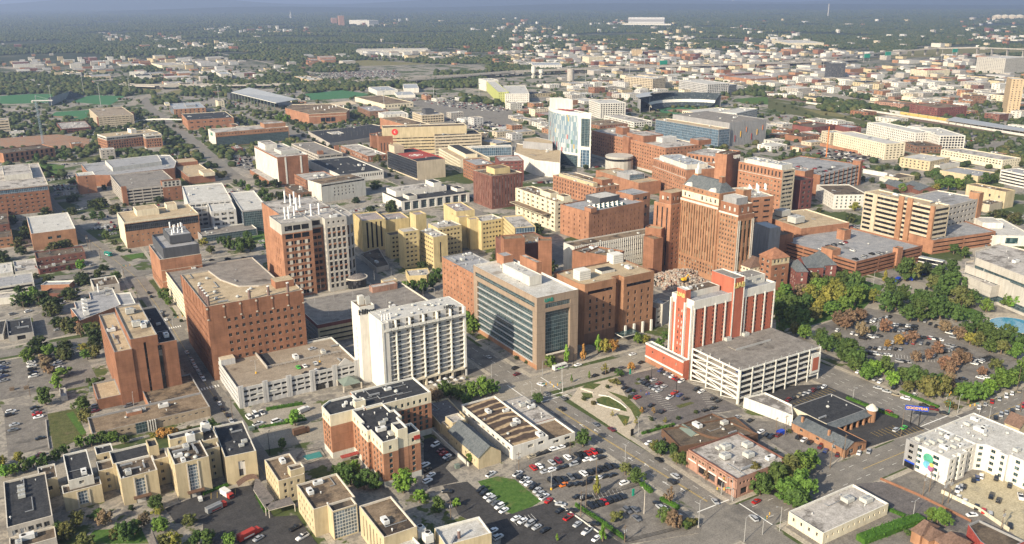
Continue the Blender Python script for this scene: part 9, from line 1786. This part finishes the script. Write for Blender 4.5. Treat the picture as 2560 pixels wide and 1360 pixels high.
PL=[utility(lb,t,x,y,h,tr)for lb,t,x,y,h,tr in(('utility pole in front of the white workshop','a2',50,830,10,True),('utility pole by the fence gate of the avenue lot','a2',508,1160,12,True),('utility pole at the bottom of the walled lot','a2',832,1350,8,True),('utility pole with two drums in the dark lot','a1',1440,1180,9,True),('utility pole at the orange brick shop west corner','a3',55,560,10,False),('utility pole beside the blue container','a3',125,560,11,False),('utility pole at the orange brick shop yard','a3',458,800,14,True),('utility pole before the orange brick shop front','a3',555,740,13,False),
('utility pole nearest the apartment mural','a3',1142,1010,11,True),('utility pole second from the apartment mural','a3',1190,975,11,True),('utility pole at the apartment court wall','a3',1285,1080,12,True),('utility pole at the sandy court gate','a3',1330,1060,12,True),('utility pole in the sandy court lower edge','a3',1720,1265,10,True),
('utility pole on the side street north end','b0',652,360,12,True),('utility pole leaning by the side street','b0',675,385,11,False),('utility pole near the crossing of the side street','b0',745,440,9,False),('utility pole beside the small grey office','b0',920,590,11,True),('utility pole on the lab side of the street','b0',1020,750,9,False),('utility pole by the pale galleries','b0',295,790,8,False),('utility pole in the west yard','b0',180,830,8,False),('utility pole beside the brown shrubs','b0',310,1260,9,False))]
def signal(label,t,x,y,rz,L_=7,h=6):
 q=at(t,x,y);o=empty('traffic_signal',(q.x,q.y,0),label,'traffic signal','traffic signals',rz);mb=MB();mb.cyl(0,0,0,h,.16,.12,PGREY,8);mb.tube((0,0,h-.2),(L_,0,h+.2),.09,PGREY,6);mb.build('mast',o,off=(0,0,0))
 for k in(.55,.95):mb=MB();mb.box(L_*k-.18,-.2,h-.75,L_*k+.18,.2,h+.35,'yellow');mb.build('signal_head',o,off=(0,0,0))
 mb=MB();mb.box(L_*.2,-.05,h+.15,L_*.2+1.6,.05,h+.55,'green_sign');mb.build('street_sign',o,off=(0,0,0))
for a_ in(('traffic signal at the lower avenue crossing north corner','a2',1545,1000,.6),('traffic signal before the pink brick building','a2',1630,1045,2.5),('traffic signal at the upper crossing by the corner tree','a2',210,265,.1),('traffic signal opposite the plaza','a2',375,240,3.3),('traffic signal on the billboard corner north side','a3',1310,350,.3),('traffic signal at the apartments corner','a3',1560,400,2.9),('traffic signal on the side street crossing','b0',900,545,.1),('traffic signal below the cream garage','b0',1280,940,.2),('traffic signal at the very bottom crossing','a2',1850,1290,.4)):signal(*a_)
# tower crane, masts, floodlights
def crane():
 q=at('c0',320,560);o=empty('tower_crane',(q.x,q.y,0),'pale blue tower crane standing over the red earth building site','crane');h=62;mb=MB()
 for sx in(-1,1):
  for sy in(-1,1):mb.tube((sx*1.1,sy*1.1,0),(sx*1.1,sy*1.1,h),.16,'blue_wall',4)
 for k in range(20):
  z=k*h/20;mb.tube((-1.1,-1.1,z),(1.1,-1.1,z+h/20),.13,'blue_wall',4);mb.tube((-1.1,-1.1,z+h/20),(-1.1,1.1,z),.13,'blue_wall',4)
 mb.build('mast',o,off=(0,0,0));mb=MB();mb.box(-6,-.8,h,24,.8,h+1.6,'metal');mb.tube((0,0,h),(0,0,h+8),.4,'metal',5);mb.tube((0,0,h+8),(22,0,h+1.6),.15,'metal',4);mb.build('jib',o,off=(0,0,0));mb=MB();mb.box(-6.5,-1.4,h-2,-4,1.4,h+.5,CONC);mb.build('counterweight',o,off=(0,0,0));o.rotation_euler=(0,0,-.5)
crane()
o=empty('construction_mast',(*at('c3',430,660),0),'slim orange construction mast by the yellow hotel parking','mast');mb=MB();mb.box(-.5,-.5,0,.5,.5,40,'orange');mb.build('mast',o,off=(0,0,0))
for k,(t,x,y,h)in enumerate((('c1',948,300,32),('c1',1315,260,34),('c1',1650,235,34),('c0',430,560,0),('d0',1300,945,36),('d0',840,945,40),('d0',520,1060,40),('d0',1010,1060,45),('d2',1175,740,40),('d2',1320,735,46),('d2',1595,740,40),('d2',2080,765,40),('d3',550,710,38),('d3',1730,620,38),('d0',2190,1010,30),('d2',735,820,34),('c2',1015,320,30))):
 if h==0:continue
 q=at(t,x,y);o=empty('floodlight_mast',(q.x,q.y,0),'%s tall pale light mast from the left in the middle distance'%nth(k),'light mast','tall light masts');mb=MB();mb.cyl(0,0,0,h,.5,.35,PGREY,6);mb.build('pole',o,off=(0,0,0));mb=MB();mb.box(-2.2,-.4,h-1,2.2,.4,h+.6,PGREY);mb.build('lamp_cluster',o,off=(0,0,0))
 # landmarks of the middle distance and far off
def box_thing(name,label,cat,t,F,L,R,h,wall,roof,**k):bd(name,label,[K(t,F,L,R,h=h,wall=wall,roof=roof,snap=0,**k)],cat=cat)
az2=[p(4.6,3.6,2.9,2.2,g=GBLACK)]
for lb,t,F,L,R,h,wl,rf in(('white apartment block with dark bays left of the ballpark','c2',(650,262),(570,235),(850,258),26,'white',MEMB),('grey and white apartment block beyond the ballpark, nearer of two','c2',(1445,120),(1235,90),(1600,110),26,'greywhite',MEMB),('brown and white apartment block beyond the ballpark, farther of two','c2',(1040,80),(830,62),(1180,75),24,'beige',MEMB),('grey apartment wing between the two blocks beyond the ballpark','c2',(1600,128),(1580,118),(1662,120),22,'grey',MEMGREY),('white apartment block east of the ballpark outfield','c2',(1660,335),(1610,305),(1815,300),18,'white',MEMB),('low white long building before the ballpark','c2',(900,400),(680,350),(1058,395),9,'white',DIRTY),('cream low hotel in front of the ballpark seats','c2',(1400,335),(1300,310),(1660,310),14,'cream',MEMB)):
 box_thing('apartment_building',lb,'building',t,F,L,R,h,wl,rf,f=az2,l=az2)
for lb,t,F,L,R,h,wl,rf in(('tan art deco tower at the right edge of the town','d3',(2440,790),(2390,770),(2560,790),62,'orange_wall',MEMB),('dark glass office slab with white core past the warehouses','d3',(640,632),(612,622),(780,630),40,'darkgrey',MEMB),('pale stone office block at the right edge by the flyover','d3',(2380,585),(2240,560),(2620,570),40,'stone',MEMB),('maroon brick warehouse block beside the railway','d3',(1360,1042),(1065,1010),(1505,1030),14,'brick_pink',GRAVB),('dark brick warehouse block beside the railway platform','d3',(1700,1080),(1530,1035),(1995,1060),17,BMAROON,GRAVB),('pale green long market building','d3',(1360,960),(1225,950),(1650,990),9,'cream',MEMB),('red roofed brewery hall','d3',(1590,705),(1430,690),(1820,695),16,'cream','redroof'),
('brown loft with square windows near the tan tower','d3',(2010,960),(1890,945),(2190,960),14,BBROWN,TARB),('cream long warehouse under the wooded hill','d3',(210,430),(40,400),(700,450),16,'cream',MEMB),('low blue trimmed shed by the silos','d2',(210,650),(190,625),(490,640),14,'white','metal_roof'),('cream factory with square windows past the silos','d2',(770,570),(755,560),(915,565),22,'cream',DIRTY),('yellow ribbed hall among the far warehouses','d2',(1205,500),(1195,490),(1300,498),20,'orange_wall','gravel'),('long white warehouse below the wooded ridge','d2',(1720,500),(1690,490),(1990,500),14,'white','metal_roof'),('orange brick depot east of the apartment blocks','d2',(2390,790),(2120,760),(2560,765),12,BORANGE,'mauve_roof'),
('twin pink flats tower, shorter one, in the left woods','d1',(760,182),(745,178),(810,182),50,'brick_pink',DIRTY),('twin pink flats tower, taller one, in the left woods','d1',(830,160),(815,155),(888,162),80,'brick_pink',DIRTY),('long white hospital in the left woods','d1',(930,200),(912,195),(1130,205),40,'white',MEMB),('yellow ended warehouse with white roof left of the car field','d1',(530,800),(380,762),(655,790),10,'orange_wall',MEMB),('red fronted school hall left of the wooded strip','d1',(640,575),(612,560),(775,560),14,'brick_pink',DIRTY),('long factory shed with steam at the foot of the woods','d1',(1000,500),(930,490),(1720,490),14,OFFW,DIRTY),
('yellow cube building in the left suburb','d0',(1530,590),(1468,580),(1560,590),18,CREAMB,'tar'),('blue roofed store in the left suburb','d0',(1400,650),(1340,640),(1470,650),7,'white','blue_wall'),('long pale plant in the left suburb','d0',(1620,655),(1510,630),(1815,640),12,'cream',DIRTY),('cream office by the left motorway','d0',(2205,740),(2160,720),(2290,725),14,OFFW,'metal_roof'),('tan shed by the left motorway','d0',(690,735),(600,715),(775,720),9,'white','gravel'),('white supply house by the left motorway','d0',(1290,720),(1290,715),(1440,715),10,'white','metal_roof'),('black and white depot by the left motorway','d0',(1360,760),(1340,740),(1525,760),10,'white','tar')):
 big=h>30;box_thing('tower_block' if big else 'hall',lb,'building',t,F,L,R,h,wl,rf,f=[p(5,3.8,2,1.8)]if h>13 else[n_(0,None)],l=[p(5,3.8,2,1.8)]if h>13 else None)
 # ballpark
def ballpark():
 c=at('c2',1330,318);o=empty('ballpark',(c.x,c.y,0),'dark seated ballpark with pale canopy roof and light towers','stadium');st=MB();rf=MB();R0,R1=62,100
 for k in range(22):
  a0_=math.radians(15+k*6.6);a1_=math.radians(15+(k+1)*6.6)
  for(ra,za),(rb,zb)in(((R0,2),(R0+16,8)),((R0+18,13),(R1,24))):
   st.face([(c.x+ra*math.cos(a0_),c.y+ra*math.sin(a0_),za),(c.x+rb*math.cos(a0_),c.y+rb*math.sin(a0_),zb),(c.x+rb*math.cos(a1_),c.y+rb*math.sin(a1_),zb),(c.x+ra*math.cos(a1_),c.y+ra*math.sin(a1_),za)],'seats')
  st.face([(c.x+(R0+16)*math.cos(a0_),c.y+(R0+16)*math.sin(a0_),8),(c.x+(R0+18)*math.cos(a0_),c.y+(R0+18)*math.sin(a0_),13),(c.x+(R0+18)*math.cos(a1_),c.y+(R0+18)*math.sin(a1_),13),(c.x+(R0+16)*math.cos(a1_),c.y+(R0+16)*math.sin(a1_),8)],WTRIM)
  st.face([(c.x+R1*math.cos(a0_),c.y+R1*math.sin(a0_),0),(c.x+R1*math.cos(a1_),c.y+R1*math.sin(a1_),0),(c.x+R1*math.cos(a1_),c.y+R1*math.sin(a1_),24),(c.x+R1*math.cos(a0_),c.y+R1*math.sin(a0_),24)],'grey')
  if k>8:rf.face([(c.x+(R1-22)*math.cos(a0_),c.y+(R1-22)*math.sin(a0_),30),(c.x+(R1+4)*math.cos(a0_),c.y+(R1+4)*math.sin(a0_),27),(c.x+(R1+4)*math.cos(a1_),c.y+(R1+4)*math.sin(a1_),27),(c.x+(R1-22)*math.cos(a1_),c.y+(R1-22)*math.sin(a1_),30)],'metal_roof')
 st.build('stand',o);rf.build('canopy_roof',o);mb=MB();mb.cyl(c.x,c.y,.3,.4,R0,R0,'turf',30);mb.build('pitch',o);mb=MB();mb.cyl(c.x-15,c.y+10,.4,.45,26,26,'dirt',20);mb.build('infield',o)
 BUILT.append((c.x-105,c.y-105,c.x+105,c.y+105))
m,n,pr=nodes('seats',.8,.2);n.links.new(ramp(n,pos_noise(n,.25,3,.7),[(.4,(.03,.04,.045)),(.6,(.06,.075,.08)),(.72,(.3,.3,.3))]),pr.inputs['Base Color']);MATS['seats']=m
ballpark()
o=empty('grandstand',(*at('d0',640,1000),0),'dark green grandstand between the two green sports fields','grandstand');a,b,c,d=(at('d0',x,y,z)for x,y,z in((520,1030,1),(840,960,1),(700,910,16),(480,980,16)));mb=MB();mb.face([(a.x,a.y,1),(b.x,b.y,1),(c.x,c.y,16),(d.x,d.y,16)],'seats');mb.face([(d.x,d.y,16),(c.x,c.y,16),(c.x,c.y,0),(d.x,d.y,0)],'grey');mb.face([(b.x,b.y,0),(c.x,c.y,0),(c.x,c.y,16),(b.x,b.y,1)],'grey');mb.build('seating',o)
def far_stadium():
 a=at('d2',1115,265);b=at('d2',1590,270);o=empty('football_stadium',(a.x,a.y,0),'long pale football stadium seen side on in the far trees','stadium');L_=(b-a).length;u_=(b-a).normalized();v=Vc((-u_.y,u_.x));mb=MB()
 mb.obox(a,u_,v,0,0,12,L_,40,22,OFFW,DIRTY);mb.build('lower_stand',o);mb=MB();mb.obox(a,u_,v,12,60,0,L_*.8,75,64,'greywhite','metal_roof');mb.obox(a,u_,v,12,59,34,L_*.8,59.9,50,'grey');mb.build('upper_stand',o);mb=MB()
 for k in range(24):mb.obox(a,u_,v,k*L_/24,2,0,k*L_/24+2.5,6,12,OFFW)
 mb.build('columns',o)
far_stadium()
for k,(x,lb)in enumerate(((585,'tall pale silo, the single one west of the mixing plant'),(215,'white cone silo west in the mixing plant'),(290,'white cone silo east in the mixing plant'))):
 q=at('d2',x,810 if k==0 else 780);o=empty('silo',(q.x,q.y,0),lb,'silo','silos by the motorway');mb=MB()
 if k==0:mb.cyl(0,0,0,30,9,9,CONC,20)
 else:mb.cyl(0,0,14,30 if k==1 else 22,6,6,'white',14);mb.cyl(0,0,7,14,2,6,'white',14);mb.box(-4,-4,0,4,4,7,OFFW)
 mb.build('drum',o,off=(0,0,0))
for x,y,h,lb in((598,170,130,'very tall pale chimney in the distant haze'),(595,45,60,'square white water tank on the far ridge')):
 q=at('d3',x,y);o=empty('chimney' if h>100 else 'water_tank',(q.x,q.y,0),lb,'chimney' if h>100 else 'water tank');mb=MB()
 if h>100:mb.cyl(0,0,0,h,7,5,'stone',10)
 else:mb.box(-60,-20,20,60,20,70,'cream');mb.box(-10,-10,0,10,10,20,'stone')
 mb.build('shaft',o,off=(0,0,0))
for k,x in enumerate((2290,2362,2435,2508)):
 q=at('d3',x,196);o=empty('storage_tank',(q.x,q.y,0),'%s of four pale domed storage tanks in the distant woods'%nth(k),'storage tank','storage tanks');mb=MB();mb.cyl(0,0,0,30,42,42,'beige',20);mb.build('drum',o,off=(0,0,0));mb=MB();mb.cyl(0,0,30,42,42,8,'cream',20);mb.build('dome_roof',o,off=(0,0,0))
q=at('d1',347,180);o=empty('church_spire',(q.x,q.y,0),'pale church spire rising from the left woods','spire');mb=MB();mb.box(-7,-7,0,7,7,38,OFFW);mb.cyl(0,0,38,85,6,.3,OFFW,8);mb.build('steeple',o,off=(0,0,0))
q=at('d2',2210,36);o=empty('silo',(q.x,q.y,0),'cream silo on the hazy ridge near the top edge','silo');mb=MB();mb.cyl(0,0,0,150,45,45,'cream',16);mb.build('drum',o,off=(0,0,0))
# green gantry signs
for t,x,y,lb in(('d2',1515,640,'green motorway sign above the far motorway'),('d3',1200,548,'green motorway sign in the middle of the flyover'),('d3',1870,518,'green motorway sign at the east end of the flyover'),('d3',990,572,'small green motorway sign under the flyover')):
 q=at(t,x,y,16);o=empty('motorway_sign',(q.x,q.y,0),lb,'sign','green motorway signs');mb=MB();mb.box(-14,-.5,14,14,.5,26,'green_sign');mb.build('sign_board',o,off=(0,0,0));mb=MB();mb.cyl(-13,1,0,26,.6,.6,PGREY,6);mb.cyl(13,1,0,26,.6,.6,PGREY,6);mb.build('post',o,off=(0,0,0))
 # curved footbridge on campus
o=empty('footbridge',(*at('c0',1000,400),0),'white arched footbridge across the campus boulevard','bridge');mb=MB();P_=[(990,398,2),(1050,385,5),(1120,378,7),(1200,376,8),(1280,378,8),(1340,380,8)];Q_2=[(at('c0',x,y,z),z)for x,y,z in P_]
for(a,za),(b,zb)in zip(Q_2,Q_2[1:]):mb.face([(a.x,a.y-2,za),(b.x,b.y-2,zb),(b.x,b.y+2,zb),(a.x,a.y+2,za)],WTRIM);mb.face([(a.x,a.y-2,za-1),(b.x,b.y-2,zb-1),(b.x,b.y-2,zb+1),(a.x,a.y-2,za+1)],WTRIM)
mb.build('deck',o);a=Q_2[3][0];mb=MB();mb.box(a.x-1,a.y-1,0,a.x+1,a.y+1,7.8,CONC);mb.build('pier',o)
# rubble heap with excavator
def rubble():
 c=at('b2',1210,600);r=random.Random(8);mb=MB()
 for _ in range(1900):
  a=r.uniform(0,6.28);d=r.random()**.6*26;w_q=1+.3*math.sin(3*a)+.15*math.sin(7*a);x,y=c.x+d*math.cos(a)*1.15*w_q,c.y+d*math.sin(a)*.8*w_q;s=r.uniform(.25,.95);z=max(0,9*(1-d/26)+r.uniform(-.6,.6));t=r.uniform(0,3);u_=Vc((math.cos(t),math.sin(t)));mb.obox((x,y),u_,Vc((-u_.y,u_.x)),-s,-s*.6,max(0,z-s),s,s*.6,z+s*.5,r.choice(('rock','rock','rock','rock','stone',CONC,'brick_pink')))
 tag(mb.build('rubble'),'heap of pale demolition rubble between the striped slab and the red tower','rubble',None,'stuff')
 q=at('b2',1270,610,4);o=empty('excavator',(q.x,q.y,5),'yellow excavator working on the rubble heap','excavator');mb=MB();mb.box(-1.8,-1.4,0,1.8,1.4,.9,'black');mb.build('tracks',o,off=(0,0,0));mb=MB();mb.box(-1.8,-1.2,.9,1.4,1.2,2.4,'yellow');mb.build('body',o,off=(0,0,0));mb=MB();mb.tube((1.2,0,2),(4,0,4.6),.3,'yellow',5);mb.tube((4,0,4.6),(6,0,1.2),.25,'yellow',5);mb.build('boom',o,off=(0,0,0))
rubble()
# terrace of the white hotel: parasols and tables
tr_=random.Random(6);base=at('a1',1380,180)
for k in range(9):
 x=base.x-6+(k%5)*4.2+tr_.uniform(-.6,.6);y=base.y-3+(k//5)*4.4+tr_.uniform(-.6,.6);o=empty('parasol',(x,y,.15),'%s grey parasol from the left on the hotel terrace'%nth(k),'parasol','parasols on the hotel terrace');mb=MB();mb.cyl(0,0,2.1,2.9,1.5,.1,'greywhite',8);mb.build('canopy',o,off=(0,0,0));mb=MB();mb.cyl(0,0,0,2.3,.04,.04,'metal',5);mb.build('pole',o,off=(0,0,0))
lot('a1',[(1230,200),(1540,110),(1560,150),(1280,240)],'sidewalk',.17,'terrace')
# walls and fences
def wall_run(name,label,cat,t,pts,h,th,mat,top=None):
 P_=[at(t,*q)for q in pts];mb=MB()
 for a,b in zip(P_,P_[1:]):d=(b-a).normalized();mb.obox(a,d,Vc((-d.y,d.x)),0,-th/2,0,(b-a).length,th/2,h,mat,top)
 tag(mb.build(name),label,cat)
wall_run('brick_wall','long low brick wall between the empty strip and the apartment alley','wall','a3',[(830,885),(1100,1000),(1500,1200)],1.1,.5,BRED,BRUST);wall_run('garden_wall','cream garden wall along the chapel court','wall','e2',[(95,810),(450,1140),(610,1290)],1.9,.5,OFFW);wall_run('concrete_wall','pale retaining wall of the sandy parking court','wall','a3',[(1280,985),(1560,1120),(1780,1270)],1.8,.4,'cream');wall_run('guard_rail','pale guard rail between the dark lot and the avenue lot','guard rail','a2',[(310,1045),(480,1165),(640,1280)],.7,.25,WTRIM);wall_run('low_wall','curved white seat wall in the plaza','wall','a2',[(640,262),(720,275),(800,320),(845,358)],.6,.5,WTRIM);wall_run('low_wall','lower straight seat wall in the plaza','wall','a2',[(620,325),(700,350),(800,375)],.6,.5,WTRIM);wall_run('low_wall','pale planter wall at the plaza north end','wall','a2',[(510,215),(600,245)],.6,.8,STRIM);wall_run('garden_wall','low concrete wall along the near west lot','wall','a0',[(340,450),(350,560),(365,660)],.8,.4,CONC)
def fence(label,t,pts,h=1.8):
 P_=[at(t,*q)for q in pts];o=empty('fence',(P_[0].x,P_[0].y,0),label,'fence');mb=MB();pm=MB()
 for a,b in zip(P_,P_[1:]):
  d=(b-a).normalized();L_=(b-a).length;nn=Vc((-d.y,d.x));n_=int(L_/.45)
  for z in(.25,h-.15):mb.obox(a,d,nn,0,-.04,z,L_,.04,z+.07,'black')
  for k in range(n_):mb.obox(a,d,nn,k*L_/n_,-.02,.1,k*L_/n_+.05,.02,h,'black')
 mb.build('railing',o)
fence('black iron fence between the avenue lot and the walled lot','a2',[(560,1040),(760,985),(940,930)]);fence('black fence beside the ambulance drive','b1',[(1290,1310),(1340,1290)]);fence('iron fence around the residence hotel pool','a1',[(300,740),(340,690),(480,660),(520,720),(400,770),(300,740)],1.4);fence('long fence on the lower side of the walled lot','a2',[(480,1100),(660,1230),(850,1350),(1250,1250)],1.8)
def small(name,label,cat,t,x,y,dims,mat,z=.17,top=None):q=at(t,x,y);mb=MB();mb.box(-dims[0]/2,-dims[1]/2,0,dims[0]/2,dims[1]/2,dims[2],mat,top);mb.box(-dims[0]/2-.06,-dims[1]/2-.06,dims[2]*.85,dims[0]/2+.06,dims[1]/2+.06,dims[2]*.95,mat);o=mb.build(name,off=(0,0,0));o.location=(q.x,q.y,z);tag(o,label,cat)
small('refuse_container','blue refuse container by the orange brick shop','container','a3',92,550,(4,2.2,2),'blue');small('transformer_cabinet','green transformer cabinet in the hotel drive','cabinet','a1',1487,800,(2.0,1.8,1.8),'green_metal');small('transformer_cabinet','green cabinets in the yard of the pale garage','cabinet','e0',665,1190,(2.6,2,1.7),'green_metal');small('information_sign','tall green information sign at the fenced lot','sign','a2',895,1005,(1.0,.3,3.2),'green_sign');small('information_sign','green information sign at the plaza lot entrance','sign','a2',873,105,(1,.3,3),'green_sign');small('information_sign','dark framed sign at the plaza south end','sign','a2',887,560,(1.6,.3,3.4),'black');small('gate_pier','brick gate pier topped in stone at the walled lot corner','pier','a2',1240,1200,(1.4,1.4,3.4),BORANGE,top=WTRIM);small('gate_pier','brick gate pier at the low corner of the walled lot','pier','a2',1232,1235,(1.3,1.3,1.6),BORANGE,top=WTRIM);small('wooden_bin','wooden pallet bin in the west lot','bin','a0',90,225,(2.2,1.6,1.6),'wood');small('wooden_bin','second wooden bin in the west lot beside the lamp','bin','a0',195,215,(2.2,1.6,1.6),'wood');small('generator','pale green generator box behind the tan office','generator','a0',690,230,(3.4,2.6,2.4),'green_metal')
bd('garden_shed','small pale shed beside the big west tree',[K('a0',(450,270),(440,210),(500,275),h=3,wall='stone',roof=DIRTY,snap=9)],cat='shed')
# haze
m=bpy.data.materials.new('haze');m.use_nodes=True;n=m.node_tree;n.nodes.clear();out=n.nodes.new('ShaderNodeOutputMaterial');pv=n.nodes.new('ShaderNodeVolumePrincipled');pv.inputs['Color'].default_value=(.46,.58,.86,1);pv.inputs['Density'].default_value=HAZE;pv.inputs['Anisotropy'].default_value=.25;n.links.new(pv.outputs[0],out.inputs['Volume']);MATS['haze']=m
mb=MB();mb.box(-61000,-3000,-1,61000,63000,262,'haze');o=mb.build('haze');o['kind']='stuff';o['label']='thin blue haze filling the air over the town';o['category']='haze'
